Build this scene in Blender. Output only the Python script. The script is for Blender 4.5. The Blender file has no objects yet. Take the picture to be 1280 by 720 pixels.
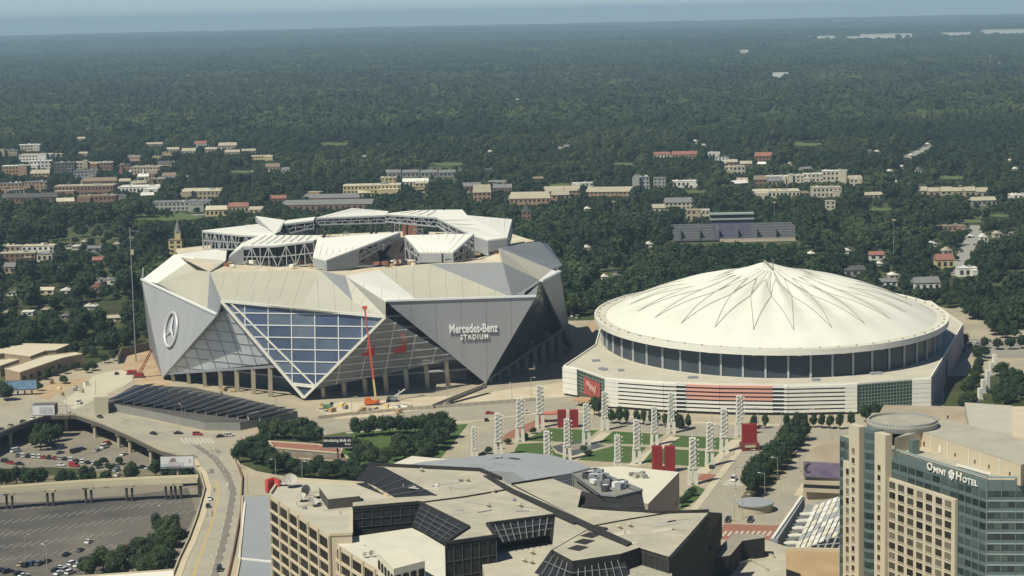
import bpy, bmesh, math, random
from mathutils import Vector, Matrix, noise
from mathutils.geometry import tessellate_polygon
random.seed(11)
S = bpy.context.scene
COL = S.collection
# ------------------------------------------------------------------ camera, sky, sun, exposure
HC, FPX = 200.0, 2520.0
PITCH = math.atan((360 - 15.6) / FPX)
ROLL = math.atan(27 / 1280)
FW = Vector((0, math.cos(PITCH), -math.sin(PITCH)))
U0 = Vector((0, math.sin(PITCH), math.cos(PITCH)))
XX = Vector((1, 0, 0))
RT = XX * math.cos(ROLL) - U0 * math.sin(ROLL)
UP = XX * math.sin(ROLL) + U0 * math.cos(ROLL)
CAM = Vector((0, 0, HC))
cd = bpy.data.cameras.new('camera'); co = bpy.data.objects.new('camera', cd); COL.objects.link(co)
cd.sensor_fit = 'HORIZONTAL'; cd.sensor_width = 36; cd.lens = FPX / 1280 * 36
cd.clip_start = 1; cd.clip_end = 90000
m = Matrix((RT, UP, -FW)).transposed().to_4x4(); m.translation = CAM
co.matrix_world = m
S.camera = co

SUN_EL, SUN_AZ = math.radians(54), math.atan2(-0.72, -0.69)   # azimuth from +Y towards +X
sd = Vector((math.sin(SUN_AZ) * math.cos(SUN_EL), math.cos(SUN_AZ) * math.cos(SUN_EL), math.sin(SUN_EL)))
W = bpy.data.worlds.new('World'); S.world = W; W.use_nodes = True
nt = W.node_tree; bg = nt.nodes['Background']
sky = nt.nodes.new('ShaderNodeTexSky'); sky.sky_type = 'NISHITA'; sky.sun_disc = False
sky.sun_elevation = SUN_EL; sky.sun_rotation = SUN_AZ; sky.air_density = 0.55; sky.dust_density = 0.12; sky.ozone_density = 4.0
tint = nt.nodes.new('ShaderNodeMix'); tint.data_type = 'RGBA'; tint.blend_type = 'MULTIPLY'; tint.inputs[0].default_value = 1; tint.inputs[7].default_value = (.97, 1.0, 1.0, 1)
nt.links.new(sky.outputs[0], tint.inputs[6]); nt.links.new(tint.outputs[2], bg.inputs[0]); bg.inputs[1].default_value = 0.064
sl = bpy.data.lights.new('sun', 'SUN'); so = bpy.data.objects.new('sun', sl); COL.objects.link(so)
sl.energy = 3.9; sl.angle = math.radians(0.5); sl.color = (1.0, 0.955, 0.815)
so.rotation_euler = sd.to_track_quat('Z', 'Y').to_euler(); so.location = (-300, 200, 900)
S.view_settings.view_transform = 'Standard'; S.view_settings.look = 'None'
S.view_settings.exposure = 0.40; S.view_settings.gamma = 1.0
S.view_settings.use_curve_mapping = False
try:
    S.cycles.use_denoising = True
    S.cycles.max_bounces = 5; S.cycles.diffuse_bounces = 2; S.cycles.glossy_bounces = 2
    S.cycles.transmission_bounces = 3; S.cycles.transparent_max_bounces = 8; S.cycles.volume_bounces = 0
    S.cycles.caustics_reflective = False; S.cycles.caustics_refractive = False
except Exception:
    pass

# ------------------------------------------------------------------ picture measurements -> places
def ray(x, y):
    return FW + RT * ((x - 640) / FPX) + UP * ((360 - y) / FPX)
def P(x, y, z=0.0):                       # the point at height z seen in that direction
    d = ray(x, y); return CAM + d * ((z - HC) / d.z)
def D(x, y, Y):                           # the point at distance Y seen in that direction
    d = ray(x, y); return CAM + d * (Y / d.y)
def HT(x, y, p):                          # height seen at (x, y) above the place p
    return D(x, y, p.y).z
def V(*a): return Vector(a)

# ------------------------------------------------------------------ materials
MATS = {}
def mat(name, col, rough=0.8, spec=0.3, metal=0.0, var=0.0, scale=0.1, col2=None, bump=0.0, bscale=1.0, rnd=0.0, emit=None, alpha=1.0, streak=0.0, coat=0.0):
    if name in MATS: return MATS[name]
    M = bpy.data.materials.new(name); M.use_nodes = True; n = M.node_tree; b = n.nodes['Principled BSDF']
    b.inputs['Roughness'].default_value = rough; b.inputs['Specular IOR Level'].default_value = spec
    b.inputs['Metallic'].default_value = metal
    c = (col[0], col[1], col[2], 1); b.inputs['Base Color'].default_value = c
    L = n.links.new
    out = None
    if var or col2 or streak:
        geo = n.nodes.new('ShaderNodeNewGeometry')
        nz = n.nodes.new('ShaderNodeTexNoise'); nz.inputs['Scale'].default_value = scale; nz.inputs['Detail'].default_value = 6; nz.inputs['Roughness'].default_value = .62
        if streak:
            mp = n.nodes.new('ShaderNodeMapping'); mp.inputs['Scale'].default_value = (1, 1, streak)
            L(geo.outputs['Position'], mp.inputs[0]); L(mp.outputs[0], nz.inputs['Vector'])
        else:
            L(geo.outputs['Position'], nz.inputs['Vector'])
        rp = n.nodes.new('ShaderNodeMapRange'); rp.inputs[1].default_value = .33; rp.inputs[2].default_value = .67
        L(nz.outputs[0], rp.inputs[0])
        mx = n.nodes.new('ShaderNodeMix'); mx.data_type = 'RGBA'
        k = col2 or [v * (1 - var) for v in col]
        mx.inputs[6].default_value = c; mx.inputs[7].default_value = (k[0], k[1], k[2], 1)
        L(rp.outputs[0], mx.inputs[0]); out = mx.outputs[2]
    if rnd:
        oi = n.nodes.new('ShaderNodeObjectInfo'); hs = n.nodes.new('ShaderNodeHueSaturation')
        r2 = n.nodes.new('ShaderNodeMapRange'); r2.inputs[3].default_value = 1 - rnd; r2.inputs[4].default_value = 1 + rnd
        L(oi.outputs['Random'], r2.inputs[0]); L(r2.outputs[0], hs.inputs['Value'])
        if out: L(out, hs.inputs['Color'])
        else: hs.inputs['Color'].default_value = c
        out = hs.outputs[0]
    if out: L(out, b.inputs['Base Color'])
    if bump:
        g2 = n.nodes.new('ShaderNodeNewGeometry')
        n2 = n.nodes.new('ShaderNodeTexNoise'); n2.inputs['Scale'].default_value = bscale; n2.inputs['Detail'].default_value = 4
        L(g2.outputs['Position'], n2.inputs['Vector'])
        bp = n.nodes.new('ShaderNodeBump'); bp.inputs['Strength'].default_value = bump; bp.inputs['Distance'].default_value = .3
        L(n2.outputs[0], bp.inputs['Height']); L(bp.outputs[0], b.inputs['Normal'])
    if alpha < 1: b.inputs['Alpha'].default_value = alpha
    if coat: b.inputs['Coat Weight'].default_value = coat
    MATS[name] = M
    return M

def leaf_mat(name, c1, c2, c3):
    M = bpy.data.materials.new(name); M.use_nodes = True; n = M.node_tree; b = n.nodes['Principled BSDF']; L = n.links.new
    b.inputs['Roughness'].default_value = .7; b.inputs['Specular IOR Level'].default_value = .15
    oi = n.nodes.new('ShaderNodeObjectInfo'); geo = n.nodes.new('ShaderNodeNewGeometry')
    rm = n.nodes.new('ShaderNodeValToRGB'); e = rm.color_ramp.elements
    e[0].position = 0; e[0].color = (*c1, 1); e[1].position = 1; e[1].color = (*c3, 1)
    k = rm.color_ramp.elements.new(.55); k.color = (*c2, 1)
    nz = n.nodes.new('ShaderNodeTexNoise'); nz.inputs['Scale'].default_value = .0026; nz.inputs['Detail'].default_value = 7; nz.inputs['Roughness'].default_value = .68
    L(geo.outputs['Position'], nz.inputs['Vector'])
    ad = n.nodes.new('ShaderNodeMath'); ad.operation = 'MULTIPLY_ADD'; ad.inputs[1].default_value = .42
    L(oi.outputs['Random'], ad.inputs[0])
    mr = n.nodes.new('ShaderNodeMapRange'); mr.inputs[1].default_value = .3; mr.inputs[2].default_value = .7; mr.inputs[3].default_value = -.22; mr.inputs[4].default_value = .80
    L(nz.outputs[0], mr.inputs[0]); L(mr.outputs[0], ad.inputs[2]); L(ad.outputs[0], rm.inputs[0])
    n3 = n.nodes.new('ShaderNodeTexNoise'); n3.inputs['Scale'].default_value = .35; n3.inputs['Detail'].default_value = 3
    L(geo.outputs['Position'], n3.inputs['Vector'])
    hs = n.nodes.new('ShaderNodeHueSaturation'); r3 = n.nodes.new('ShaderNodeMapRange'); r3.inputs[3].default_value = .68; r3.inputs[4].default_value = 1.36
    L(n3.outputs[0], r3.inputs[0]); L(r3.outputs[0], hs.inputs['Value']); L(rm.outputs[0], hs.inputs['Color']); L(hs.outputs[0], b.inputs['Base Color'])
    MATS[name] = M
    return M

def seam_mat(name, col, w, h, dark=.8):     # membrane roofing laid in sheets: lapped seams and uneven weathering
    M = mat(name, col, .9, .2, var=.2, scale=.11); n = M.node_tree; b = n.nodes['Principled BSDF']; src = b.inputs['Base Color'].links[0].from_socket
    g_ = n.nodes.new('ShaderNodeNewGeometry'); mp = n.nodes.new('ShaderNodeMapping'); mp.inputs['Rotation'].default_value = (0, 0, .62); br = n.nodes.new('ShaderNodeTexBrick')
    br.inputs['Color1'].default_value = (1, 1, 1, 1); br.inputs['Color2'].default_value = (.93, .93, .92, 1); br.inputs['Mortar'].default_value = (dark, dark, dark, 1); br.inputs['Scale'].default_value = 1
    br.inputs['Mortar Size'].default_value = .09; br.inputs['Brick Width'].default_value = w; br.inputs['Row Height'].default_value = h
    mx = n.nodes.new('ShaderNodeMix'); mx.data_type = 'RGBA'; mx.blend_type = 'MULTIPLY'; mx.inputs[0].default_value = 1
    n.links.new(g_.outputs['Position'], mp.inputs[0]); n.links.new(mp.outputs[0], br.inputs['Vector']); n.links.new(src, mx.inputs[6]); n.links.new(br.outputs['Color'], mx.inputs[7]); n.links.new(mx.outputs[2], b.inputs['Base Color'])
    return M
concrete = mat('pale_concrete', (.47, .41, .29), .9, .2, var=.22, scale=.05)
white_paint = mat('white_paint', (.74, .72, .62), .6, .3, var=.07, scale=.3)
white_steel = mat('white_steel', (.72, .73, .70), .5, .4)
cream = mat('cream_render', (.56, .48, .335), .85, .2, var=.10, scale=.12, streak=.3)
tan_roof = seam_mat('tan_roofing', (.48, .44, .335), 22, 3.4)
white_roof = mat('white_roofing', (.64, .60, .47), .85, .2, var=.08, scale=.08)
grey_roof = mat('grey_roofing', (.30, .315, .315), .85, .2, var=.1, scale=.05)
dark_glass = mat('dark_glass', (.026, .028, .030), .5, .12)
black_clad = mat('black_cladding', (.046, .045, .041), .8, .1, var=.3, scale=.3)
asphalt = mat('asphalt', (.115, .108, .095), .9, .2, var=.35, scale=.03)
dark_steel = mat('dark_steel', (.06, .062, .065), .6, .4)
grey_steel = mat('grey_steel', (.22, .23, .235), .55, .4)
red_paint = mat('red_paint', (.27, .026, .026), .6, .3, var=.15, scale=.4)
grass_m = mat('lawn_grass', (.058, .112, .030), .95, .1, scale=.1, col2=(.085, .12, .042))
dirt = mat('bare_earth', (.36, .24, .13), .95, .1, var=.3, scale=.08, col2=(.47, .37, .24))
red_brick = mat('red_brick', (.27, .125, .08), .9, .2, var=.25, scale=.3)
pave_red = mat('red_paving', (.32, .15, .10), .9, .2, var=.2, scale=.4)
bark = mat('bark', (.075, .058, .042), .95, .1, var=.3, scale=1.5)

# ------------------------------------------------------------------ scene graph helpers
ORG = {}
def tag(o, label=None, cat=None, group=None, kind=None):
    if label: o['label'] = label
    if cat: o['category'] = cat
    if group: o['group'] = group
    if kind: o['kind'] = kind
    return o
def thing(name, loc, label, cat, group=None, rz=0.0):
    o = bpy.data.objects.new(name, None); COL.objects.link(o); o.location = loc; o.rotation_euler.z = rz
    o.empty_display_size = 1
    ORG[o] = Vector(loc)
    return tag(o, label, cat, group)
def place(name, me, loc=(0, 0, 0), parent=None, rz=0.0, scale=None):
    o = bpy.data.objects.new(name, me); COL.objects.link(o); o.location = loc
    if rz: o.rotation_euler.z = rz
    if scale: o.scale = scale
    if parent: o.parent = parent
    return o
class MB:
    def __init__(s): s.v = []; s.f = []; s.mi = []; s.m = 0
    def add(s, vs, fs):
        k = len(s.v); s.v += [tuple(v) for v in vs]
        for f in fs: s.f.append([k + i for i in f]); s.mi.append(s.m)
        return s
    def poly(s, vs): return s.add(vs, [list(range(len(vs)))])
    def cap(s, vs, flip=False):            # any simple polygon, triangulated
        vs = [Vector(v) for v in vs]
        t = tessellate_polygon([vs])
        for a, b, c in t:
            nn = (vs[b] - vs[a]).cross(vs[c] - vs[a])
            if (nn.z < 0) != flip: a, c = c, a
            s.add([vs[a], vs[b], vs[c]], [[0, 1, 2]])
        return s
    def prism(s, pts, z0, z1=None, cap=True, bottom=False):     # pts: list of 2D/3D; z1 None -> the points' own z
        top = [Vector((p[0], p[1], p[2] if z1 is None else z1)) for p in pts]
        bot = [Vector((p[0], p[1], z0)) for p in pts]
        A = sum(pts[i][0] * pts[(i + 1) % len(pts)][1] - pts[(i + 1) % len(pts)][0] * pts[i][1] for i in range(len(pts)))
        if A < 0: top.reverse(); bot.reverse()
        n = len(top)
        for i in range(n):
            j = (i + 1) % n; s.poly([bot[i], bot[j], top[j], top[i]])
        if cap: s.cap(top)
        if bottom: s.cap(bot, True)
        return s
    def box(s, c, d, rz=0.0, ax=None):     # centre, size
        hx, hy, hz = d[0] / 2, d[1] / 2, d[2] / 2
        if ax is None:
            ca, sa = math.cos(rz), math.sin(rz); ax = (Vector((ca, sa, 0)), Vector((-sa, ca, 0)), Vector((0, 0, 1)))
        c = Vector(c)
        vs = [c + ax[0] * (x * hx) + ax[1] * (y * hy) + ax[2] * (z * hz) for z in (-1, 1) for y in (-1, 1) for x in (-1, 1)]
        return s.add(vs, [[0, 2, 3, 1], [4, 5, 7, 6], [0, 1, 5, 4], [2, 6, 7, 3], [0, 4, 6, 2], [1, 3, 7, 5]])
    def bar(s, a, b, w, h=None, up=(0, 0, 1)):
        a, b = Vector(a), Vector(b); d = b - a; L = d.length
        if L < 1e-6: return s
        d /= L; up = Vector(up)
        if abs(d.dot(up)) > .98: up = Vector((1, 0, 0))
        x = d.cross(up).normalized(); y = x.cross(d)
        return s.box((a + b) / 2, (w, L, h or w), ax=(x, d, y))
    def tube(s, a, b, r, r2=None, n=8, caps=True):
        a, b = Vector(a), Vector(b); d = (b - a).normalized(); r2 = r if r2 is None else r2
        u = d.orthogonal().normalized(); w = d.cross(u)
        va = [a + (u * math.cos(t) + w * math.sin(t)) * r for t in [2 * math.pi * i / n for i in range(n)]]
        vb = [b + (u * math.cos(t) + w * math.sin(t)) * r2 for t in [2 * math.pi * i / n for i in range(n)]]
        fs = [[i, (i + 1) % n, n + (i + 1) % n, n + i] for i in range(n)]
        if caps: fs += [list(range(n))[::-1], list(range(n, 2 * n))]
        return s.add(va + vb, fs)
    def mesh(s, name, mats, org=(0, 0, 0), smooth=False):
        me = bpy.data.meshes.new(name); o = Vector(org)
        me.from_pydata([(v[0] - o.x, v[1] - o.y, v[2] - o.z) for v in s.v], [], s.f)
        if not isinstance(mats, (list, tuple)): mats = [mats]
        for k in mats: me.materials.append(k)
        if len(mats) > 1: me.polygons.foreach_set('material_index', s.mi)
        if smooth: me.polygons.foreach_set('use_smooth', [True] * len(s.f))
        me.update(); return me
    def build(s, name, mats, parent=None, label=None, cat=None, group=None, kind=None, smooth=False):
        org = ORG.get(parent, Vector((0, 0, 0))) if parent else Vector((0, 0, 0))
        me = s.mesh(name, mats, org, smooth)
        o = bpy.data.objects.new(name, me); COL.objects.link(o)
        if parent: o.parent = parent; ORG[o] = org
        else: ORG[o] = Vector((0, 0, 0))
        return tag(o, label, cat, group, kind)

def slab(pts, t):                          # planar 3D polygon given a thickness t against its normal
    pts = [Vector(p) for p in pts]; n = newell(pts); b = [p - n * t for p in pts]; m = MB(); k = len(pts)
    m.capn(pts, n); m.capn(b, -n)
    for i in range(k): j = (i + 1) % k; m.poly([b[i], b[j], pts[j], pts[i]])
    return m
def newell(p):
    n = Vector((0, 0, 0))
    for i in range(len(p)):
        a, b = p[i], p[(i + 1) % len(p)]
        n += Vector(((a.y - b.y) * (a.z + b.z), (a.z - b.z) * (a.x + b.x), (a.x - b.x) * (a.y + b.y)))
    return n.normalized()
def capn(s, vs, n):
    u = n.orthogonal().normalized(); w = n.cross(u)
    t = tessellate_polygon([[Vector((v.dot(u), v.dot(w), 0)) for v in vs]])
    for a, b, c in t:
        if (vs[b] - vs[a]).cross(vs[c] - vs[a]).dot(n) < 0: a, c = c, a
        s.add([vs[a], vs[b], vs[c]], [[0, 1, 2]])
    return s
MB.capn = capn
def facing(pts, ref):                      # order the polygon so that it faces away from ref
    pts = [Vector(p) for p in pts]; n = newell(pts); c = sum(pts, Vector()) / len(pts)
    return pts if n.dot(c - Vector(ref)) > 0 else pts[::-1]
def clip2(poly, a, b, c):                  # keep a*x+b*y<=c
    out = []
    for i in range(len(poly)):
        p, q = poly[i], poly[(i + 1) % len(poly)]
        dp, dq = a * p[0] + b * p[1] - c, a * q[0] + b * q[1] - c
        if dp <= 0: out.append(p)
        if (dp < 0 < dq) or (dq < 0 < dp):
            t = dp / (dp - dq); out.append((p[0] + (q[0] - p[0]) * t, p[1] + (q[1] - p[1]) * t))
    return out
def panes(name, pts, us, vs, O, ux, uy, gap, lift, mats, parent, rnd=None, thick=.25):
    """cells of a grid (lines us, vs along ux, uy from O) clipped to the planar polygon, each one an object"""
    pts = [Vector(p) for p in pts]; O = Vector(O); n = newell(pts)
    ux = (ux - n * ux.dot(n)).normalized(); uy = (uy - n * uy.dot(n)); uy = (uy - ux * uy.dot(ux)).normalized()
    off = (pts[0] - O).dot(n); O = O + n * off
    P2 = [((p - O).dot(ux), (p - O).dot(uy)) for p in pts]; res = []
    for i in range(len(us) - 1):
        for j in range(len(vs) - 1):
            q = clip2(P2, -1, 0, -(us[i] + gap)); q = clip2(q, 1, 0, us[i + 1] - gap) if q else q
            q = clip2(q, 0, -1, -(vs[j] + gap)) if q else q; q = clip2(q, 0, 1, vs[j + 1] - gap) if q else q
            if not q or len(q) < 3: continue
            ar = abs(sum(q[k][0] * q[(k + 1) % len(q)][1] - q[(k + 1) % len(q)][0] * q[k][1] for k in range(len(q)))) / 2
            if ar < .4: continue
            w = [O + ux * a + uy * b + n * lift for a, b in q]
            r = slab(w, thick).build(name, random.choice(mats) if isinstance(mats, list) else mats, parent)
            res.append(r)
    return res
def lin(a, b, n): return [a + (b - a) * i / n for i in range(n + 1)]
def copy_tree(o, parent=None):
    c = o.copy(); COL.objects.link(c); c.parent = parent
    for ch in list(o.children): copy_tree(ch, c)
    return c
NSH = [0]
def sheet(name, pts, z, m, kind='structure', **k):
    NSH[0] += 1; z += NSH[0] * .0006
    return MB().cap([(p[0], p[1], z) for p in pts]).build(name, m, kind=kind, **k)
def px(*pts, z=0.0): return [P(a, b, z) for a, b in pts]
# ------------------------------------------------------------------ the ground, roads and terrain
def smooth(a, b, x):
    t = max(0, min(1, (x - a) / (b - a))); return t * t * (3 - 2 * t)
def terrain(x, y):
    k = smooth(2200, 6000, y)
    if k <= 0: return 0.0
    h = noise.noise(Vector((x / 1900, y / 1500, 3.1))) * 13 + noise.noise(Vector((x / 5200, y / 3600, 7.7))) * 26 * smooth(4000, 12000, y)
    return k * (h - 2) + 10 * smooth(22000, 29000, y) * (.5 + .5 * noise.noise(Vector((x / 4000, 1.7, 0)))) * 1.0
def TP(x, y):                              # where that direction meets the terrain
    z = 0.0
    for i in range(6):
        p = P(x, y, z); z2 = terrain(p.x, p.y)
        if abs(z2 - z) < .05: break
        z = z2
    return Vector((p.x, p.y, z2))
GZ = -9.0                                   # floor of the railway gulch below street level
EDGE = [(-90, 590), (0, 542), (28, 531), (62, 520), (95, 519), (130, 531), (160, 544), (200, 563), (232, 572), (250, 592), (256, 612), (247, 645), (236, 675), (224, 700), (214, 726), (200, 765), (180, 830)]
BACK = [(-90, 560), (0, 517), (40, 501), (100, 497), (150, 511), (200, 529), (262, 545), (292, 568), (303, 598), (301, 640), (292, 690), (284, 726), (274, 765), (262, 830)]
edge = px(*EDGE); back = px(*BACK)
lot_out = [Vector((-520, edge[0].y, 0)), Vector((-520, 480, 0)), Vector((edge[-1].x, 480, 0))]
FAR_Y = 1480
g = MB().cap([(-1500, edge[0].y + 90, 0)] + [(p.x, p.y, 0) for p in back] + [(back[-1].x, 240, 0), (1500, 240, 0), (1500, FAR_Y, 0), (-1500, FAR_Y, 0)])
g.build('ground', mat('city_ground', (.43, .37, .255), .92, .15, scale=.035, col2=(.31, .275, .205)), kind='structure')
fl = MB().cap([(-1500, 1150, GZ), (-150, 1150, GZ), (-60, 900, GZ), (-60, 240, GZ), (-1500, 240, GZ)])
fl.build('gulch_floor', mat('gravel_lot', (.27, .235, .175), .95, .1, scale=.05, col2=(.19, .175, .14)), kind='structure')
# the wall that carries the ground behind the viaduct
m = MB()
for a, b in zip(back, back[1:]): m.poly([(a.x, a.y, -.05), (b.x, b.y, -.05), (b.x, b.y, GZ - .5), (a.x, a.y, GZ - .5)])
m.build('retaining_wall', mat('stained_concrete', (.30, .27, .215), .9, .1, var=.4, scale=.2), kind='structure')
# far terrain, one undulating sheet to the horizon
m = MB(); ys = [FAR_Y]
while ys[-1] < 30000: ys.append(ys[-1] * 1.045 + 6)
NX = 72
for y in ys:
    for i in range(NX + 1):
        x = (i / NX - .5) * 2 * (.42 * y + 700); m.v.append((x, y, terrain(x, y) - (0.3 if y > FAR_Y else 0)))
for j in range(len(ys) - 1):
    for i in range(NX):
        k = j * (NX + 1) + i; m.f.append([k, k + 1, k + NX + 2, k + NX + 1]); m.mi.append(0)
m.build('terrain', mat('wooded_ground', (.030, .046, .020), .95, .05, scale=.006, col2=(.105, .115, .055)), kind='structure', smooth=True)
sheet('meadow', [(-1500, 1215), (-260, 1190), (-140, 1300), (60, 1300), (80, 1260), (300, 1330), (420, 1270), (1500, 1290), (1500, FAR_Y - 1), (-1500, FAR_Y - 1)], .006, mat('rough_grass', (.075, .088, .035), .95, .1, var=.4, scale=.03))
sheet('meadow', px((1180, 470), (1290, 468), (1290, 640), (1180, 560)), .006, MATS['rough_grass'])

# haze: the air between here and the horizon
hz = MB().box((0, 15500, 117), (34000, 32200, 274))
hm = bpy.data.materials.new('hazy_air'); hm.use_nodes = True; n = hm.node_tree
for k in list(n.nodes):
    if k.type != 'OUTPUT_MATERIAL': n.nodes.remove(k)
pv = n.nodes.new('ShaderNodeVolumePrincipled'); pv.inputs['Color'].default_value = (.53, .76, .94, 1); pv.inputs['Density'].default_value = 6.0e-5; pv.inputs['Anisotropy'].default_value = 0.0
n.links.new(pv.outputs[0], [k for k in n.nodes if k.type == 'OUTPUT_MATERIAL'][0].inputs['Volume'])
hz.build('haze', hm, kind='stuff')
# ------------------------------------------------------------------ the angular grey stadium
def RP(x, y, a, b, c):                     # where that direction meets the plane a b c
    n = (b - a).cross(c - a); d = ray(x, y); return CAM + d * ((a - CAM).dot(n) / d.dot(n))
def text_mesh(name, body, size, m, depth=.25, space=1.0):
    cu = bpy.data.curves.new(name, 'FONT'); cu.body = body; cu.size = size; cu.extrude = depth; cu.align_x = 'CENTER'; cu.align_y = 'CENTER'; cu.space_character = space; cu.resolution_u = 2; cu.offset = size * .022
    o = bpy.data.objects.new(name, cu); COL.objects.link(o); bpy.context.view_layer.update()
    me = bpy.data.meshes.new_from_object(o.evaluated_get(bpy.context.evaluated_depsgraph_get()))
    bpy.data.objects.remove(o); bpy.data.curves.remove(cu); me.materials.clear(); me.materials.append(m); me.name = name
    return me
def lettering(name, body, c, ux, uy, size, m, parent, width=None, depth=.25, space=1.0):
    me = text_mesh(name, body, size, m, depth, space)
    xs = [v.co.x for v in me.vertices]; k = width / (max(xs) - min(xs)) if width else 1
    n = ux.cross(uy); M = Matrix((ux * k, uy, n)).transposed().to_4x4(); org = ORG.get(parent, Vector())
    M.translation = Vector(c) - org; me.transform(M)
    o = bpy.data.objects.new(name, me); COL.objects.link(o); o.parent = parent; return o

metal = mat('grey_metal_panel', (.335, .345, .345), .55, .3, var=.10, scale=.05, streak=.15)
metal2 = mat('shade_toned_metal_panel', (.235, .243, .243), .55, .3, var=.12, scale=.05)  # same panel metal with shade put into its colour, as on the upper walls
milky = mat('milky_facade_glass', (.74, .79, .79), .35, .3, var=.22, scale=.06, alpha=.97)
clear_gl = mat('clear_facade_glass', (.36, .385, .395), .15, .5, var=.5, scale=.04, alpha=.5)
blue_gl = mat('blue_window_glass', (.085, .12, .20), .12, .6, var=.45, scale=.05, alpha=.9)
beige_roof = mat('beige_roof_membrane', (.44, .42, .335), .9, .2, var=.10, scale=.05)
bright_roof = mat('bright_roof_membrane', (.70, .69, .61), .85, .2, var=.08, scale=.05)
interior = mat('stadium_interior', (.24, .24, .23), .9, .1, var=.5, scale=.1)
floor_m = mat('concourse_slab', (.48, .48, .45), .9, .1)
sv = {k: P(*v) for k, v in dict(sL=(177, 350, 49), sR=(271, 394, 44.5), T0=(203, 472, 1.5), wL=(277, 376, 52), wR=(482, 396, 44.6), T1=(380, 497, 1.5),
    xL=(482, 377, 48.6), xR=(670, 371, 48.6), T2=(607, 479, 1.5), gL=(677, 352, 54), gR=(700, 340, 54), T3=(716, 437, 1.5), a2=(196, 354, 48.6),
    lr0=(243, 322, 61.5), lr1=(218, 318, 62), lr3=(284, 310, 63), lr4=(282, 326, 63), s2=(259, 388, 45), B1=(262, 340, 63), B2=(400, 338, 63), B3=(444, 386, 47.4), Bm=(378, 386, 48.6),
    d=(432, 345, 62), t1=(475, 338, 62), t2=(538, 330, 65), q=(522, 375.6, 48.7), mm=(640, 371.6, 48.7), u=(628, 328, 65.5), bs=(624, 310, 68), e1=(690, 337, 55), e0=(674, 350, 54.6),
    r1=(637, 306, 62), r2=(675, 302, 62), r3=(703, 331, 51), r4=(686, 306, 58)).items()}
C0 = V(-90, 1180, 25)
st = thing('stadium', V(-90, 1180, 0), 'angular grey stadium of folded metal wings and glass with its roof petals still open', 'stadium')
def face(name, keys, m, t=1.0, label=None):
    pts = facing([sv[k] if isinstance(k, str) else k for k in keys], C0)
    return slab(pts, t).build(name, m, st, label)
Z = V(0, 0, 1)
def strips(name, keys, m, w, gap=.06, rows=1):
    pts = facing([sv[k] if isinstance(k, str) else k for k in keys], C0); n = newell(pts); ux = Z.cross(n).normalized(); uy = n.cross(ux)
    O = pts[0]; us = [(p - O).dot(ux) for p in pts]; vs = [(p - O).dot(uy) for p in pts]
    nu = max(1, round((max(us) - min(us)) / w))
    return panes(name, pts, lin(min(us), max(us), nu), lin(min(vs), max(vs), rows), O, ux, uy, gap, 0, m, st, thick=.9)
# metal wings
strips('metal_panel', ['sL', 'sR', 'T0'], metal, 14)
strips('metal_panel', ['xL', 'xR', 'T2'], metal, 13)
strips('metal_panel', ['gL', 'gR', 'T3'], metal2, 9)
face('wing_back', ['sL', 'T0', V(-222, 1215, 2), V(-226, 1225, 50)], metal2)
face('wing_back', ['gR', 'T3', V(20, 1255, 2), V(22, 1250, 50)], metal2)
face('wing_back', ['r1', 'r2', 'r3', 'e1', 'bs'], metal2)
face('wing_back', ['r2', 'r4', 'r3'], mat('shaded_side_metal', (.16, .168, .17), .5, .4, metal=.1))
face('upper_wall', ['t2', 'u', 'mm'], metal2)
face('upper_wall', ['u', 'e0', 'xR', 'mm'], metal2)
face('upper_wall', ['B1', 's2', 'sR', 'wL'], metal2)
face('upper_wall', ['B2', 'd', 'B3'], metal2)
# sloping roofs, laid in strips with open joints
def roofing(keys, m_, w=9):
    q = [sv[k] for k in keys]
    for i in range(1, len(q) - 1): strips('roof_strip', [q[0], q[i], q[i + 1]], m_, w, .05)
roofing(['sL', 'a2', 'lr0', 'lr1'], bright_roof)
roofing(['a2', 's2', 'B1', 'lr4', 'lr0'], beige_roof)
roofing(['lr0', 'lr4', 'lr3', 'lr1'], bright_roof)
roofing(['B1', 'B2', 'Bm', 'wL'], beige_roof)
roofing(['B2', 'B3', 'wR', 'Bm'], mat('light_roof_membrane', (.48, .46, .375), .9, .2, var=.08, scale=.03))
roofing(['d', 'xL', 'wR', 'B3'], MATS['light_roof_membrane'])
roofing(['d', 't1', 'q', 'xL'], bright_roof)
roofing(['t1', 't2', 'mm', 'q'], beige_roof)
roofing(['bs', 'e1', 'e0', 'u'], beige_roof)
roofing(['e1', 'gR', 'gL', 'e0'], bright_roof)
# white parapets along the wing tops
for a, b in (('sL', 'sR'), ('xL', 'xR'), ('gL', 'gR')):
    MB().bar(sv[a] + Z * .5, sv[b] + Z * .5, 1.4, 1.0).build('parapet', white_steel, st)
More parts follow.
